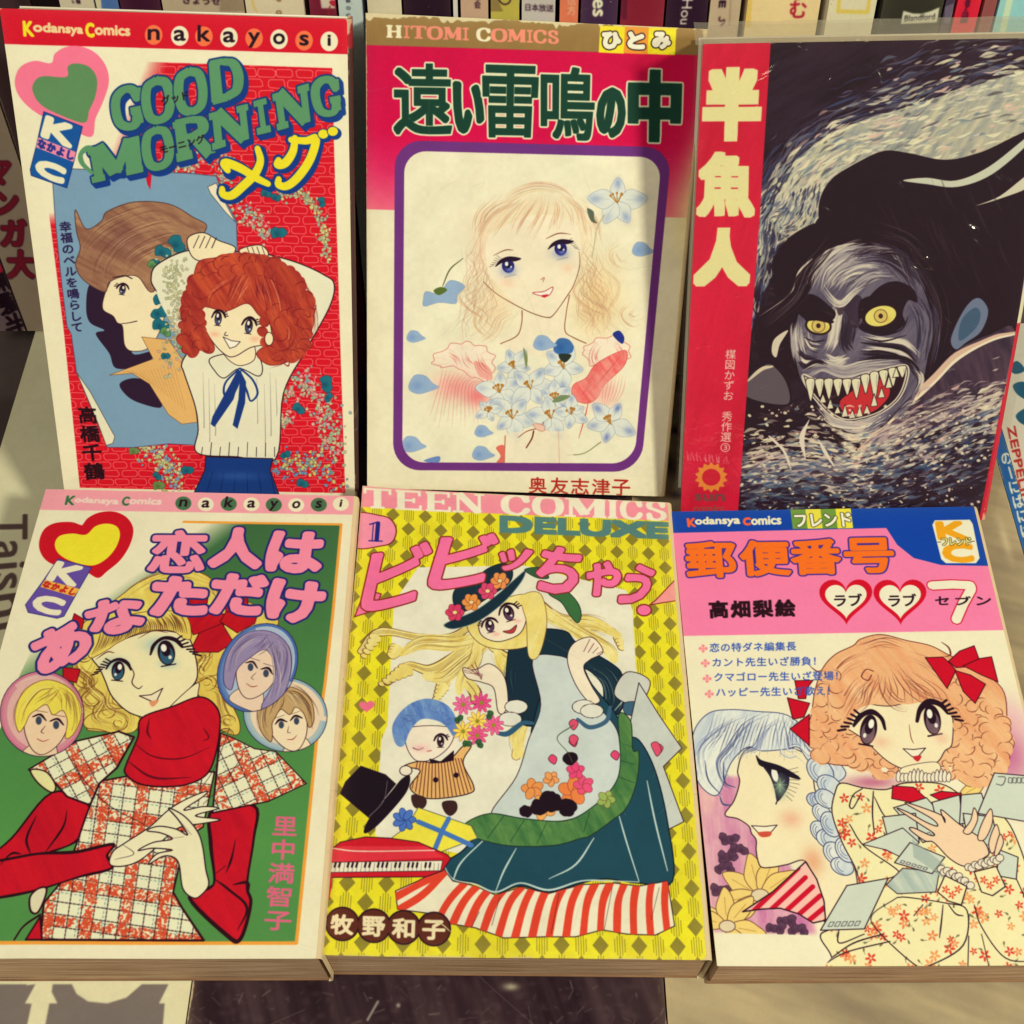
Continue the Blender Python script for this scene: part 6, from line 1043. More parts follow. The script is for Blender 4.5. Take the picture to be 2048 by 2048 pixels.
# ------------------------------------------------------------------ materials
def mat(name, rough=.5, spec=.3, coat=0.0):
    m = bpy.data.materials.new(name); m.use_nodes = True; b = m.node_tree.nodes['Principled BSDF']
    b.inputs['Roughness'].default_value = rough; b.inputs['Specular IOR Level'].default_value = spec
    b.inputs['Coat Weight'].default_value = coat; b.inputs['Coat Roughness'].default_value = .14
    return m, m.node_tree, b
def lin(c, raw=False):
    c = np.array(c) / 255.; l = np.where(c <= .04045, c / 12.92, ((c + .055) / 1.055) ** 2.4)
    if not raw: l = np.clip(l / TINT, 0, .92)
    return (*l, 1)
def bump(nt, b, scale, strength, dist=.0004, detail=4):
    tc = nt.nodes.new('ShaderNodeTexCoord'); n = nt.nodes.new('ShaderNodeTexNoise'); bp = nt.nodes.new('ShaderNodeBump')
    n.inputs['Scale'].default_value = scale; n.inputs['Detail'].default_value = detail
    nt.links.new(tc.outputs['Object'], n.inputs['Vector']); nt.links.new(n.outputs['Fac'], bp.inputs['Height'])
    bp.inputs['Strength'].default_value = strength; bp.inputs['Distance'].default_value = dist
    nt.links.new(bp.outputs['Normal'], b.inputs['Normal']); return n
def print_mat(page, name, rough=.5, spec=.13, coat=.05, bs=.5):
    m, nt, b = mat(name, rough, spec, coat)
    t = nt.nodes.new('ShaderNodeTexImage'); t.image = page.image(name); t.interpolation = 'Cubic'; t.extension = 'EXTEND'
    nt.links.new(t.outputs['Color'], b.inputs['Base Color']); bump(nt, b, 45, bs, .0006); return m
def plain_mat(name, c0, c1, scale=60, rough=.6, spec=.25, bs=.2, coat=0.0, detail=6):
    m, nt, b = mat(name, rough, spec, coat); n = bump(nt, b, scale, bs, .0004, detail)
    r = nt.nodes.new('ShaderNodeValToRGB'); r.color_ramp.elements[0].position = .35; r.color_ramp.elements[1].position = .68
    r.color_ramp.elements[0].color = lin(c0); r.color_ramp.elements[1].color = lin(c1)
    nt.links.new(n.outputs['Fac'], r.inputs['Fac']); nt.links.new(r.outputs['Color'], b.inputs['Base Color']); return m
def pages_mat(name, c0, c1, c2):                     # stack of yellowed page edges: v runs through the leaves
    m, nt, b = mat(name, .8, .15)
    uv = nt.nodes.new('ShaderNodeUVMap'); mp = nt.nodes.new('ShaderNodeMapping'); n = nt.nodes.new('ShaderNodeTexNoise')
    mp.inputs['Scale'].default_value = (2.6, 34.0, 1); n.inputs['Scale'].default_value = 1.0; n.inputs['Detail'].default_value = 5; n.inputs['Roughness'].default_value = .7
    nt.links.new(uv.outputs[0], mp.inputs[0]); nt.links.new(mp.outputs[0], n.inputs['Vector'])
    r = nt.nodes.new('ShaderNodeValToRGB'); e = r.color_ramp.elements
    e[0].position = .36; e[0].color = lin(c0); e[1].position = .66; e[1].color = lin(c2); k = e.new(.52); k.color = lin(c1)
    nt.links.new(n.outputs['Fac'], r.inputs['Fac']); nt.links.new(r.outputs['Color'], b.inputs['Base Color'])
    bp = nt.nodes.new('ShaderNodeBump'); bp.inputs['Strength'].default_value = .5; bp.inputs['Distance'].default_value = .0004
    nt.links.new(n.outputs['Fac'], bp.inputs['Height']); nt.links.new(bp.outputs['Normal'], b.inputs['Normal']); return m
PAGES = pages_mat('yellowed_page_edges', (134, 98, 66), (186, 148, 106), (220, 192, 146))
PAGES_PALE = pages_mat('pale_page_edges', (196, 168, 122), (222, 202, 158), (238, 226, 190))
CARD_TAN = plain_mat('tan_card_back', (120, 84, 54), (150, 112, 74), 40)
CARD = plain_mat('card_back', (214, 202, 168), (232, 222, 190), 40)

# ------------------------------------------------------------------ mesh helpers (points given in the camera frame, metres)
def thing(name, label, cat, at, group=None):
    o = bpy.data.objects.new(name, None); C.objects.link(o); o.location = c2w(at); o.empty_display_size = .01
    o['label'] = label; o['category'] = cat
    if group: o['group'] = group
    bpy.context.view_layer.update(); return o
def mesh(name, P, faces, m, parent=None, uvs=None, sm=False, mats=None, fm=None):
    base = parent.location if parent else Vector((0, 0, 0))
    me = bpy.data.meshes.new(name); me.from_pydata([tuple(c2w(p) - base) for p in P], [], faces)
    if uvs is not None:
        u = me.uv_layers.new(name='UVMap'); k = 0
        for f in faces:
            for i in f: u.data[k].uv = uvs[i]; k += 1
    for q in (mats or [m]): me.materials.append(q)
    if fm is not None: me.polygons.foreach_set('material_index', fm)
    if sm: me.polygons.foreach_set('use_smooth', [True] * len(me.polygons))
    me.update(); o = bpy.data.objects.new(name, me); C.objects.link(o)
    if parent: o.parent = parent
    else: o.location = (0, 0, 0)
    return o
def slab(name, P4, n, t, m, parent, inset=0.0, uv=True, mats=None):
    """box from a quad (camera-frame corners TL TR BR BL) pushed back along n by t; sides get u along, v through the thickness"""
    P = [np.array(p, float) for p in P4]
    if inset:
        c = sum(P) / 4; P = [p + (c - p) / np.linalg.norm(c - p) * inset for p in P]
    Q = [p + n * t for p in P]; V, Fc, U, FM = [], [], [], []
    def quad(a, b, c, d, us, mi=0):
        k = len(V); V.extend([a, b, c, d]); U.extend(us); Fc.append((k, k + 1, k + 2, k + 3)); FM.append(mi)
    quad(P[3], P[2], P[1], P[0], [(0, 0), (1, 0), (1, 1), (0, 1)])
    quad(Q[0], Q[1], Q[2], Q[3], [(0, 0), (1, 0), (1, 1), (0, 1)], 1 if mats else 0)
    for i in range(4):
        j = (i + 1) % 4; quad(P[i], P[j], Q[j], Q[i], [(0, 1), (1, 1), (1, 0), (0, 0)], 1 if mats else 0)
    return mesh(name, V, Fc, m, parent, U, mats=mats, fm=FM)
def grid_cover(name, page, n, s, m, parent, th=.0005, bow=None, nx=14, ny=20):
    inv = np.linalg.inv(page.M); V, U, Fc = [], [], []
    for j in range(ny + 1):
        for i in range(nx + 1):
            a, b = i / nx, j / ny; q = apply_h(inv, [(a * page.W, b * page.H)])[0]; p = hit(q[0], q[1], n, s)
            if bow: p = p + n * bow(a, b)
            V.append(p); U.append((a, 1 - b))
    N = len(V); W1 = nx + 1
    for j in range(ny):
        for i in range(nx):
            k = j * W1 + i; Fc.append((k + W1, k + W1 + 1, k + 1, k))
    V += [p + n * th for p in V[:N]]; U += U[:N]
    for f in list(Fc): Fc.append(tuple(N + i for i in reversed(f)))
    rim = [j * W1 for j in range(ny + 1)], [j * W1 + nx for j in range(ny, -1, -1)], list(range(nx, -1, -1)), [ny * W1 + i for i in range(nx + 1)]
    for r in rim:
        for a, b in zip(r, r[1:]): Fc.append((a, b, b + N, a + N))
    return mesh(name, V, Fc, m, parent, U, sm=False), V
def comic(label, page, n, s, T, pm, group, pages=PAGES, spine_mat=None, r=.0016, bow=None, sleeve=None, cat='comic book', name='comic_book'):
    P = [hit(x, y, n, s) for x, y in page.quad]
    t = thing(name, label, cat, (P[2] + P[3]) / 2 + n * T, group)
    grid_cover('front_cover', page, n, s, pm, t, bow=bow)
    R_ = []                                          # right edge (spine side) as an arc, top and bottom
    for A, B in ((P[0], P[1]), (P[3], P[2])):
        e = (B - A) / np.linalg.norm(B - A); row = []
        for k in range(5): a = math.pi / 2 * k / 4; row.append(B + e * r * math.sin(a) + n * r * (1 - math.cos(a)))
        for k in range(5): a = math.pi / 2 * k / 4; row.append(B + e * r * math.cos(a) + n * (T - r + r * math.sin(a)))
        R_.append(row)
    V = R_[0] + R_[1]; L = 10; Fc = [(i + L, i + 1 + L, i + 1, i) for i in range(L - 1)]
    d = [0]
    for i in range(1, L): d.append(d[-1] + float(np.linalg.norm(R_[0][i] - R_[0][i - 1])))
    U = [(x / d[-1], 1) for x in d] + [(x / d[-1], 0) for x in d]
    mesh('spine', V, Fc, spine_mat or pm, t, U, sm=True)
    up = (P[0] - P[3]) / np.linalg.norm(P[0] - P[3]); rt = (P[1] - P[0]) / np.linalg.norm(P[1] - P[0])
    g = .0012; I = [P[0] + rt * g - up * g * .6, P[1] - up * g * .6, P[2] + up * g * .6, P[3] + rt * g + up * g * .6]
    slab('page_block', [p + n * .0006 for p in I], n, T - .0012, pages, t)
    slab('back_cover', [p + n * (T - .0005) for p in P], n, .0005, CARD if pages is PAGES_PALE else CARD_TAN, t, inset=.0003)
    return t, P, up, rt
def seat(page, n, T):           # distance at which a leaning book's lower back edge stands on the display
    v = max(SLOPE @ hit(x, y, n, 1.0) for x, y in page.quad[2:])
    return (S_SUP - .0004 - T * (SLOPE @ n)) / v

# ------------------------------------------------------------------ lower row: lying on the display
ROW = 'comic books shown face up in two rows'
def lying(page, s, label, nm, **k):
    return comic(label, page, SLOPE, s, S_SUP - s - .0003, print_mat(page, nm), ROW, **k)
def lift(*corners):              # cover corners that stand a little off the pages
    def f(a, b): return -sum(h * max(0, 1 - math.hypot(a - x, (b - y) * 1.5) / r) ** 2 for x, y, h, r in corners) - .00025 * (1 - a) * (1 + math.sin(7 * b))
    return f
def spine_page(col, quad=None, w=18, h=174, ppm=6):
    return Page([(0, 0), (w, 0), (w, h), (0, h)], (w, h), ppm, col)
sp = spine_page((222, 190, 150)); sp.wear(1.3, 5)
SP_TAN = print_mat(sp, 'worn_tan_spine')
lying(P4, .356, 'comic book with blonde girl in plaid and red turtleneck on green, lower left of display', 'cover_green_plaid', spine_mat=SP_TAN, bow=lift((.3, 1, .0010, .5)))
lying(P5, .361, 'comic book with yellow diamond patterned cover, girl in black hat and striped petticoat', 'cover_yellow_diamond', spine_mat=SP_TAN, bow=lift((0, 1, .0016, .35), (0, 0, .0012, .3), (.6, 1, .0006, .3)))
lying(P6, .362, 'comic book with blue and pink title band, peach curly haired girl holding letters', 'cover_pink_band', spine_mat=SP_TAN, bow=lift((0, 1, .0010, .4)))

# ------------------------------------------------------------------ upper row: leaning back
sp = spine_page((60, 34, 34)); sp.poly([(0, 0), (18, 0), (18, 9), (0, 9)], (150, 20, 34), sm=False)
sp.poly([(2.5, 14), (15.5, 14), (15.5, 150), (2.5, 150)], (84, 60, 48), sm=False)
for i, ch in enumerate('GOOD MORNING'):
    if ch != ' ': sp.text(ch, [(5.5, 24 + i * 7.2), (12.5, 24 + i * 7.2), (12.5, 29 + i * 7.2), (5.5, 29 + i * 7.2)], (22, 12, 18), bold=.35)
sp.cells('メグ', [(5, 112), (13, 112), (13, 128), (5, 128)], (22, 12, 18), vert=True, bold=.4)
sp.poly([(3, 132), (15, 132), (15, 148), (3, 148)], (30, 60, 120), sm=False); sp.text('KC', [(5, 135), (13, 135), (13, 145), (5, 145)], (214, 206, 178), bold=.4)
sp.wear(.6, 8); SP_DARK = print_mat(sp, 'dark_lettered_spine')
T1 = .021
n1 = nrm(-25.5, -7.0); s1 = seat(P1, n1, T1)
b1 = comic('comic book with green slab title GOOD MORNING over red bricks, leaning at the upper left', P1, n1, s1, T1, print_mat(P1, 'cover_red_brick'), ROW, bow=lift((0, 0, .0020, .5)), pages=PAGES_PALE, spine_mat=SP_DARK)
n2 = nrm(-21.5, -1.3); s2 = seat(P2, n2, .015)
sp = spine_page((214, 196, 150)); sp.wear(1.5, 9); SP_CREAM = print_mat(sp, 'cream_spine')
b2 = comic('comic book with crimson gradient, purple rounded frame and pale watercolour girl, upper middle', P2, n2, s2, .015, print_mat(P2, 'cover_purple_frame'), ROW, bow=lift((0, 0, .0010, .3), (0, 1, .0010, .3)), pages=PAGES_PALE, spine_mat=SP_CREAM)
T3 = .024
n3 = nrm(-27.0, 5.0); s3 = seat(P3, n3, T3)
sp = spine_page((208, 26, 52)); sp.poly([(0, 0), (18, 0), (18, 95), (0, 95)], (228, 220, 192), sm=False); sp.wear(.6, 10); SP_RED = print_mat(sp, 'red_white_spine')
b3 = comic('clear sleeved comic book with red title strip and dark fanged sea monster, upper right', P3, n3, s3, T3, print_mat(P3, 'cover_sea_monster', rough=.45, coat=.05), ROW, pages=PAGES_PALE, spine_mat=SP_RED)
print('seats', s1, s2, s3)
# clear plastic sleeve round it
def film_mat(name, frost, tint):
    m = bpy.data.materials.new(name); m.use_nodes = True; nt = m.node_tree; nt.nodes.clear()
    o = nt.nodes.new('ShaderNodeOutputMaterial'); tr = nt.nodes.new('ShaderNodeBsdfTransparent'); gl = nt.nodes.new('ShaderNodeBsdfGlossy'); df = nt.nodes.new('ShaderNodeBsdfDiffuse')
    gl.inputs['Roughness'].default_value = .14; tr.inputs[0].default_value = (*tint, 1)
    df.inputs[0].default_value = (.75, .72, .66, 1)
    a = nt.nodes.new('ShaderNodeMixShader'); b = nt.nodes.new('ShaderNodeMixShader'); a.inputs[0].default_value = frost
    nt.links.new(tr.outputs[0], a.inputs[1]); nt.links.new(df.outputs[0], a.inputs[2]); b.inputs[0].default_value = .05
    nt.links.new(a.outputs[0], b.inputs[1]); nt.links.new(gl.outputs[0], b.inputs[2]); nt.links.new(b.outputs[0], o.inputs[0])
    tc = nt.nodes.new('ShaderNodeTexCoord'); n = nt.nodes.new('ShaderNodeTexNoise'); bp = nt.nodes.new('ShaderNodeBump'); n.inputs['Scale'].default_value = 55
    n.inputs['Detail'].default_value = 3; n.inputs['Distortion'].default_value = 1.2
    nt.links.new(tc.outputs['Object'], n.inputs['Vector']); nt.links.new(n.outputs['Fac'], bp.inputs['Height']); bp.inputs['Strength'].default_value = 1.0; bp.inputs['Distance'].default_value = .0024
    nt.links.new(bp.outputs['Normal'], gl.inputs['Normal']); return m
FILM = film_mat('clear_film', .006, (.97, .96, .93)); FROST = film_mat('frosted_film', .26, (.9, .88, .82))
def sleeve(bk, n, T, pad_l, pad_t, parent):
    t, P, up, rt = bk; V, Fc = [], []
    a = P[0] - rt * pad_l + up * pad_t; b = P[1] + rt * .004 + up * pad_t; c = P[2] + rt * .004; d = P[3] - rt * pad_l
    nx, ny = 30, 34; r = np.random.RandomState(4); wv = r.rand(ny + 1, nx + 1)
    for j in range(ny + 1):
        for i in range(nx + 1):
            u, v = i / nx, j / ny; p = (a * (1 - u) + b * u) * (1 - v) + (d * (1 - u) + c * u) * v
            V.append(p - n * (.0007 + .0007 * wv[j, i] * (1 if (j < 2 or i < 2) else .25)))
    for j in range(ny):
        for i in range(nx): k = j * (nx + 1) + i; Fc.append((k + nx + 1, k + nx + 2, k + 1, k))
    mesh('plastic_sleeve', V, Fc, FILM, t, sm=True)
    # folded top lip, milky where the film doubles
    V, Fc = [], []; m_ = 40
    for k in range(5):
        f = k / 4
        for i in range(m_ + 1):
            u = i / m_; p = (P[0] - rt * pad_l) * (1 - u) + (P[1] + rt * .004) * u + up * (pad_t * f - .0002)
            V.append(p - n * (.0004 * (1 - f)) + n * (T * .5 * f * f + .0012 * math.sin(u * 37 + 3 * f) * f + .0016 * r.rand()))
    for k in range(4):
        for i in range(m_): q = k * (m_ + 1) + i; Fc.append((q, q + 1, q + m_ + 2, q + m_ + 1))
    mesh('sleeve_lip', V, Fc, FROST, t, sm=True)
sleeve(b3, n3, T3, .0024, .0056, None)

# ------------------------------------------------------------------ what they lie on: large flat books on a sloping board
UP2 = np.array([0, SLOPE[2], -SLOPE[1]])            # down the slope
def on_slope(X, v, s=S_SUP): return SLOPE * s + np.array([X, 0, 0]) + UP2 * v
def vof(px, py, s=S_SUP): p = hit(px, py, SLOPE, s); return float((p - SLOPE * s) @ UP2)
def proj(p): return (1024 + F * p[0] / p[2], 1024 + F * p[1] / p[2])
def flat_book(label, X0, X1, v0, v1, t, page, cat, name, mk, group=None, pages=PAGES_PALE, s=S_SUP, rough=.42, coat=.06):
    P = [on_slope(X0, v0, s), on_slope(X1, v0, s), on_slope(X1, v1, s), on_slope(X0, v1, s)]
    o = thing(name, label, cat, (P[2] + P[3]) / 2 + SLOPE * t, group)
    slab('cover', P, SLOPE, .0008, print_mat(page, mk, rough=rough, coat=coat, bs=.35), o)
    slab('page_block', [p + SLOPE * .0009 for p in P], SLOPE, t - .0018, pages, o, inset=.0012)
    slab('back_cover', [p + SLOPE * (t - .0008) for p in P], SLOPE, .0008, CARD, o)
    return o
def slope_page(X0, X1, v0, v1, ppm, col, s=S_SUP):
    return Page([proj(on_slope(X, v, s)) for X, v in ((X0, v0), (X1, v0), (X1, v1), (X0, v1))], ((X1 - X0) * 1000, (v1 - v0) * 1000), ppm, col)
vt, vb = vof(60, 655), -.045
pg = slope_page(-.209, -.0995, vt, vb, 5, (226, 217, 178))
GR = (96, 74, 70)
pg.text('Taishi', [(55, 1028), (55, 1250), (-20, 1265), (-8, 1028)], GR, bold=1.5)
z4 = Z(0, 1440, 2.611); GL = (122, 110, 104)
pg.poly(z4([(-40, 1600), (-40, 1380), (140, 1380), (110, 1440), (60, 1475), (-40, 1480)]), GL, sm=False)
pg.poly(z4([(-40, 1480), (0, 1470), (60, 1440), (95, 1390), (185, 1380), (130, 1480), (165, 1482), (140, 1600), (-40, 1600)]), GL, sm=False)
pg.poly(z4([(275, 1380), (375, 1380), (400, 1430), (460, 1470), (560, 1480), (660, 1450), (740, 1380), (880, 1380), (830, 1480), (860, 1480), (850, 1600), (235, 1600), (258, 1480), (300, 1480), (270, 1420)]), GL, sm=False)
pg.wear(.8, 21)
flat_book('large cream glossy book with grey lettering lying under the comics at the left edge', -.209, -.0995, vt, vb, .012, pg, 'book', 'flat_book', 'cream_lettered_cover')
vt2 = vof(1345, 695)
pg = slope_page(-.099, .047, vt2, vb, 5, (58, 44, 50))
pg.put((np.ones((pg.H, pg.W)), 0, 0), pg.tint((34, 18, 26), (70, 50, 54), 60, 31, 70), .95)
rr = np.random.RandomState(5)
for i in range(90):
    x, y = rr.uniform(380, 1330), rr.uniform(1960, 2060); L = rr.uniform(3, 26); a = rr.uniform(0, 3.1)
    pg.line([(x, y), (x + L * math.cos(a), y + L * math.sin(a))], rr.uniform(.6, 2.0), (170, 156, 140), sm=False, a=rr.uniform(.15, .6))
for i in range(160): pg.air(rr.uniform(380, 1330), rr.uniform(1950, 2070), rr.uniform(1, 14), rr.uniform(1, 8), (86, 64, 66), .35)
pg.air(1022, 1973, 16, 7, (190, 182, 150), .8); pg.line([(735, 2040), (756, 2003)], 4, (150, 140, 130)); pg.air(796, 2010, 4, 4, (190, 180, 165), .9)
pg.wear(1.2, 22)
flat_book('large dark scuffed book lying under the middle of the lower row', -.099, .047, vt2, vb, .012, pg, 'book', 'flat_book', 'dark_scuffed_cover')
pg = slope_page(.0475, .1965, vt2, vb, 5, (176, 164, 138))
pg.put((np.ones((pg.H, pg.W)), 0, 0), pg.tint((134, 118, 94), (182, 162, 124), 120, 33, 20), .95)
for x, y, a_, b_ in ((1345, 760, 14, 40), (1350, 860, 20, 16), (1340, 930, 12, 30), (1352, 990, 16, 12), (1338, 820, 10, 20)): pg.air(x, y, a_, b_, (58, 40, 46), .9)
pg.air(2010, 1080, 10, 60, (222, 206, 160), .5)
pg.wear(.8, 23)
flat_book('large beige grey plastic wrapped book lying under the lower right comic', .0475, .1965, vt2, vb, .012, pg, 'book', 'flat_book', 'beige_wrapped_cover')
# two books wedged spine up beyond it at the right
def wedged(label, X0, X1, v0, v1, page, mk, s=S_SUP):
    P = [on_slope(X0, v0, s), on_slope(X1, v0, s), on_slope(X1, v1, s), on_slope(X0, v1, s)]
    o = thing('book', label, 'book', (P[2] + P[3]) / 2 + SLOPE * .011, None)
    slab('spine', P, SLOPE, .0008, print_mat(page, mk), o); slab('page_block', [p + SLOPE * .0009 for p in P], SLOPE, .0101, PAGES_PALE, o, inset=.0004)
pg = slope_page(.1968, .2021, -.36, -.10, 6, (28, 88, 150))
pg.cells('のーにぱにばらべ', [(1998, 905), (2019, 900), (2083, 1130), (2060, 1136)], (226, 224, 206), vert=True, bold=.7); pg.wear(.7, 24)
wedged('blue spined book with white kana beside the beige book at the right edge', .1968, .2021, -.36, -.10, pg, 'blue_kana_spine')
pg = slope_page(.2024, .245, -.36, -.10, 6, (214, 204, 184))
pg.text('ZEPPELIN', [(2027, 860), (2030, 1010), (2017, 1014), (2012, 860)][0:0] or [(2030, 850), (2062, 1010), (2046, 1014), (2014, 854)], (176, 44, 40), bold=.8)
for q in ([(2018, 735), (2034, 722), (2050, 740), (2030, 748)], [(2026, 770), (2050, 765), (2060, 800), (2036, 790)], [(2032, 830), (2060, 815), (2070, 850), (2044, 848)]): pg.poly(q, (40, 90, 110))
pg.wear(.6, 25)
wedged('white spined book with red lettering ZEPPELIN at the far right edge', .2024, .245, -.36, -.10, pg, 'white_red_spine')
# the board itself and the floor of the shelf
o = slab('display_board', [on_slope(-.45, -.62, S_SUP + .0125), on_slope(.45, -.62, S_SUP + .0125), on_slope(.45, .02, S_SUP + .0125), on_slope(-.45, .02, S_SUP + .0125)], SLOPE, .012,
         plain_mat('painted_board', (70, 56, 50), (96, 80, 70), 30), None)
o['kind'] = 'structure'

# ------------------------------------------------------------------ row of spines behind the leaning comics
VERT = nrm(-40.0); VD = np.array([0, VERT[2], -VERT[1]])     # straight down
def back_pt(p, n, s, T): return max(VERT @ (hit(x, y, n, s) + n * T) for x, y in p.quad[:2])
S_TOP = max(back_pt(P1, n1, s1, T1), back_pt(P2, n2, s2, .015), back_pt(P3, n3, s3, T3)) + .0008
def xof(px, py, s): return float(hit(px, py, VERT, s)[0])
def vv(px, py, s): p = hit(px, py, VERT, s); return float((p - VERT * s) @ VD)
def upright(label, px0, px1, col, art, mk, s=None, lean=0.0, py=20, top=-240, depth=.12, cat='book', pages=PAGES_PALE, wr=.5, bot=None):
    s = s or S_TOP; X0, X1 = xof(px0, py, s), xof(px1, py, s); v0 = vv(1024, top, s)
    def pt(X, v): return VERT * s + np.array([X + lean * (v - vv(1024, py, s)), 0, 0]) + VD * v
    e = 1.0; a, b = pt((X0 + X1) / 2, 0), pt((X0 + X1) / 2, 1)     # lower end: where it meets the display books
    f = (S_SUP - .0008 - SLOPE @ a) / (SLOPE @ (b - a)); v1 = f
    P = [pt(X0, v0), pt(X1, v0), pt(X1, v1), pt(X0, v1)]
    pg = Page([proj(p) for p in P], ((X1 - X0) * 1000, (v1 - v0) * 1000), 5, col)
    if art: art(pg)
    pg.wear(wr, int(px0) + 400); rl = (P[1] - P[0]) / np.linalg.norm(P[1] - P[0])
    o = thing('book', label, cat, (P[2] + P[3]) / 2, 'books standing in a row behind the comics')
    P_ = [P[0] + rl * .0003, P[1] - rl * .0003, P[2] - rl * .0003, P[3] + rl * .0003]
    slab('spine', P_, VERT, .0012, print_mat(pg, mk), o)
    slab('cover', [p + VERT * .0013 for p in P_[:2]] + [p + VERT * .0013 - VD * .02 for p in P_[2:]], VERT, depth, plain_mat(mk + '_side', col, col, 50), o)
    return o
z5 = Z(0, 0, 4.83); z6 = Z(380, 0, 4.83); z7 = Z(760, 0, 4.83); z8 = Z(1100, 0, 4.83); z9 = Z(1400, 0, 4.83); z0 = Z(1700, 0, 5.552)
DK = (40, 16, 34)
def art_a(p): p.text('L', z5([(690, -20), (710, -20), (720, 30), (696, 30)]), DK, bold=1); p.text('ii', z5([(730, -10), (770, -14), (782, 36), (740, 36)]), DK, bold=1.4)
upright('cream spined book with black lettering above the top left corner of the brick comic', 121, 192, (206, 192, 164), art_a, 'spine_cream_black')
upright('blue and cream spined book behind the brick comic', 193, 240, (70, 104, 156), lambda p: p.poly([(180, -60), (197, -60), (205, 60), (196, 60)], (206, 196, 160), sm=False), 'spine_blue')
upright('dark purple spined book between blue and beige spines', 241, 324, (62, 20, 42), None, 'spine_purple')
def art_b(p): p.cells('きょうせい', z5([(1750, -45), (2235, -10), (2235, 60), (1750, 40)]), DK, bold=.6); p.poly(z6([(300, -60), (540, -60), (560, 110), (290, 110)]), (150, 128, 104), sm=False)
upright('beige spined book with horizontal black kana', 325, 490, (184, 164, 136), art_b, 'spine_beige_kana')
def art_c(p): p.line(z6([(590, -30), (610, 60), (640, 110)]), 5, (214, 184, 120)); p.line(z6(ell(860, -8, 20, 18)), 2.4, (140, 96, 60), sm=False); p.line(z6(ell(860, 122, 24, 16)), 2.4, (140, 110, 80), sm=False)
upright('pale cream spined book with small ring ornaments', 491, 610, (216, 200, 168), art_c, 'spine_cream_rings')
def art_d(p): p.poly(z6([(1250, -60), (1400, -60), (1410, 80), (1270, 80)]), (206, 190, 172), sm=False); p.poly(z6([(1350, 20), (1380, 0), (1420, 20), (1405, 60), (1370, 50)]), (170, 24, 44)); p.line(z6([(1360, 60), (1350, 80), (1340, 130)]), 2, (150, 30, 40))
upright('dark red spined book with a red leaf on white', 618, 674, (112, 24, 44), art_d, 'spine_red_leaf')
def art_e(p): [p.text(c, z6([(1505, y), (1550, y), (1552, y + 34), (1508, y + 34)]), (30, 24, 40), bold=.5) for c, y in (('B', -10), ('O', 62), ('C', 132))]
upright('pale blue spined book with black letters BOC running down', 676, 726, (186, 200, 196), art_e, 'spine_pale_blue')
upright('pale cream spined book over the gap between first two comics', 734, 805, (206, 194, 164), None, 'spine_cream_plain')
upright('black spined book behind the brown band of the middle comic', 806, 903, (34, 14, 30), None, 'spine_black')
upright('narrow pale grey booklet next to the black spine', 905, 917, (196, 194, 190), None, 'spine_grey_thin')
upright('pinkish tan spined book with black kanji', 920, 978, (186, 152, 128), lambda p: p.cells('総会', z7([(910, -78), (978, -75), (978, 90), (910, 84)]), DK, vert=True, bold=.5), 'spine_tan_kanji')
upright('olive yellow spined book with a black arc', 980, 1040, (176, 162, 70), lambda p: (p.line(z7([(1140, -10), (1165, 25), (1205, 42), (1250, 25), (1270, -20)]), 2.4, DK), p.poly(z7([(1060, -60), (1100, -60), (1190, 110), (1060, 110)]), (130, 110, 60), sm=False)), 'spine_olive')
upright('light grey spined book with black Japanese letters', 1042, 1112, (186, 178, 172), lambda p: p.cells('日本放送', z7([(1385, 35), (1685, 45), (1685, 118), (1385, 108)]), DK, bold=.4), 'spine_grey_kanji')
upright('salmon orange spined book with pale characters', 1118, 1158, (214, 112, 80), lambda p: p.cells('信方', z8([(160, -40), (260, -40), (260, 150), (160, 150)]), (222, 170, 140), vert=True, bold=.3), 'spine_salmon')
upright('dark purple spined book with cream letters es', 1160, 1237, (58, 34, 62), lambda p: p.text('es', z8([(512, -12), (512, 160), (408, 160), (408, -12)]), (226, 222, 190), bold=1.0), 'spine_es')
upright('dark red plain spined book', 1240, 1330, (126, 26, 44), lambda p: p.poly(z8([(660, -60), (745, -60), (735, 190), (680, 190)]), (92, 14, 40), sm=False), 'spine_dark_red')
upright('blackish spined book with white letters Hou', 1331, 1417, (38, 16, 36), lambda p: p.text('Hou', z8([(1385, -10), (1352, 235), (1252, 235), (1275, -10)]), (214, 206, 190), bold=.25), 'spine_hou')
def art_f(p):
    p.text('E', z8([(1700, 5), (1695, 75), (1625, 75), (1630, 5)]), DK, bold=1.0); p.line(z8([(1640, 165), (1630, 185), (1650, 205), (1680, 190), (1685, 215), (1650, 245)]), 3, (90, 60, 60))
    p.poly(z8([(1745, -60), (1760, -60), (1745, 250), (1725, 250)]), (160, 136, 110), sm=False)
upright('tan spined book with black letters E S', 1418, 1482, (184, 162, 134), art_f, 'spine_es_tan')
def art_g(p):
    p.poly(z9([(430, -60), (500, -60), (480, 260), (410, 260)]), (220, 184, 92), sm=False)
    p.cells('む', z9([(862, 0), (1050, 0), (1040, 190), (850, 190)]), (170, 30, 48), bold=.8); p.cells('よ', z9([(880, -160), (1060, -160), (1060, 10), (880, 10)]), (170, 30, 48), bold=1.2)
upright('wide pale yellow spined book with red brush kana', 1492, 1640, (226, 200, 146), art_g, 'spine_red_kana')
def art_h(p): p.line(z9([(1345, -80), (1330, 110), (1625, 118), (1650, -80)]), 7, (214, 188, 86), sm=False)
upright('pale spined book with a yellow square outline', 1654, 1752, (216, 206, 172), art_h, 'spine_yellow_square')
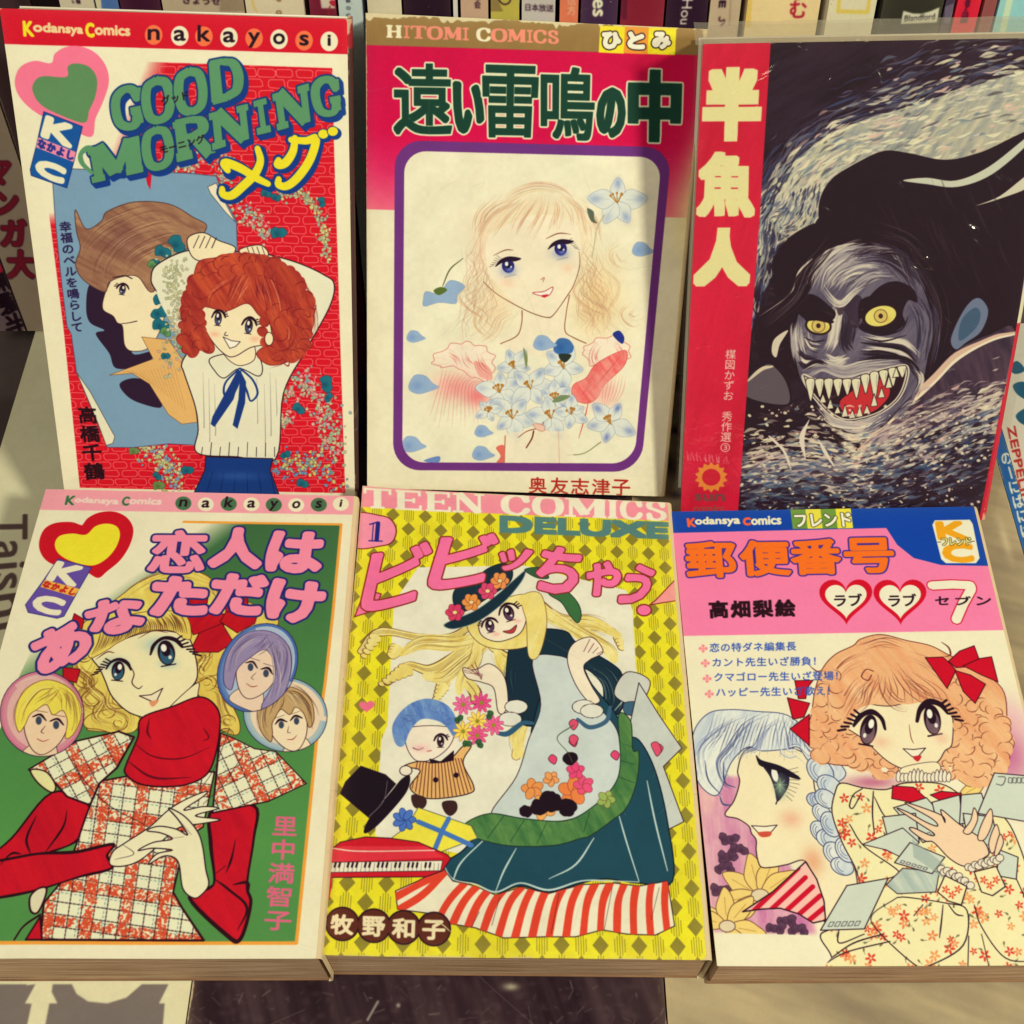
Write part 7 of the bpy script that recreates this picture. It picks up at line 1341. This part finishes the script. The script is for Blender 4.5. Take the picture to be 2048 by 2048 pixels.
def art_i(p):
    p.poly(z0([(590, 120), (700, 150), (800, 152), (900, 125), (1003, 80), (975, 250), (560, 268)]), (206, 202, 176), sm=False)
    p.text('Blandford', z0([(606, 170), (955, 145), (950, 215), (600, 240)]), (44, 36, 36), bold=.25)
upright('dark green spined book with publisher label Blandford', 1762, 1886, (48, 46, 36), art_i, 'spine_dark_green')
upright('dark violet spined book with white thin stripes', 1887, 1908, (60, 44, 66), lambda p: [p.line(z0([(1060 + 22 * i, 70 - 8 * i), (1050 + 20 * i, 260)]), 1.1, (170, 170, 186), sm=False) for i in range(5)], 'spine_stripes')
def art_j(p):
    p.poly(z0([(1300, -60), (1350, -60), (1330, 70), (1290, 100), (1320, 150), (1300, 255), (1215, 255), (1240, 150), (1280, 90), (1270, 40)]), (90, 14, 40), sm=False)
    for y in (130, 165, 200): p.line(z0([(1245, y), (1290, y)]), 2, (190, 26, 50), sm=False)
upright('bright red spined book with dark ornament', 1910, 1960, (214, 24, 50), art_j, 'spine_bright_red')
upright('brownish red spined book at the right of the row', 1964, 1992, (138, 70, 70), None, 'spine_brown_red')
upright('pale aqua spined book at the far right of the row', 1994, 2075, (142, 196, 192), lambda p: p.line([(2032, -60), (2005, 60)], 12, (196, 214, 178), sm=False), 'spine_aqua')
# spines at the left edge, further back; shade there darkened into their colours
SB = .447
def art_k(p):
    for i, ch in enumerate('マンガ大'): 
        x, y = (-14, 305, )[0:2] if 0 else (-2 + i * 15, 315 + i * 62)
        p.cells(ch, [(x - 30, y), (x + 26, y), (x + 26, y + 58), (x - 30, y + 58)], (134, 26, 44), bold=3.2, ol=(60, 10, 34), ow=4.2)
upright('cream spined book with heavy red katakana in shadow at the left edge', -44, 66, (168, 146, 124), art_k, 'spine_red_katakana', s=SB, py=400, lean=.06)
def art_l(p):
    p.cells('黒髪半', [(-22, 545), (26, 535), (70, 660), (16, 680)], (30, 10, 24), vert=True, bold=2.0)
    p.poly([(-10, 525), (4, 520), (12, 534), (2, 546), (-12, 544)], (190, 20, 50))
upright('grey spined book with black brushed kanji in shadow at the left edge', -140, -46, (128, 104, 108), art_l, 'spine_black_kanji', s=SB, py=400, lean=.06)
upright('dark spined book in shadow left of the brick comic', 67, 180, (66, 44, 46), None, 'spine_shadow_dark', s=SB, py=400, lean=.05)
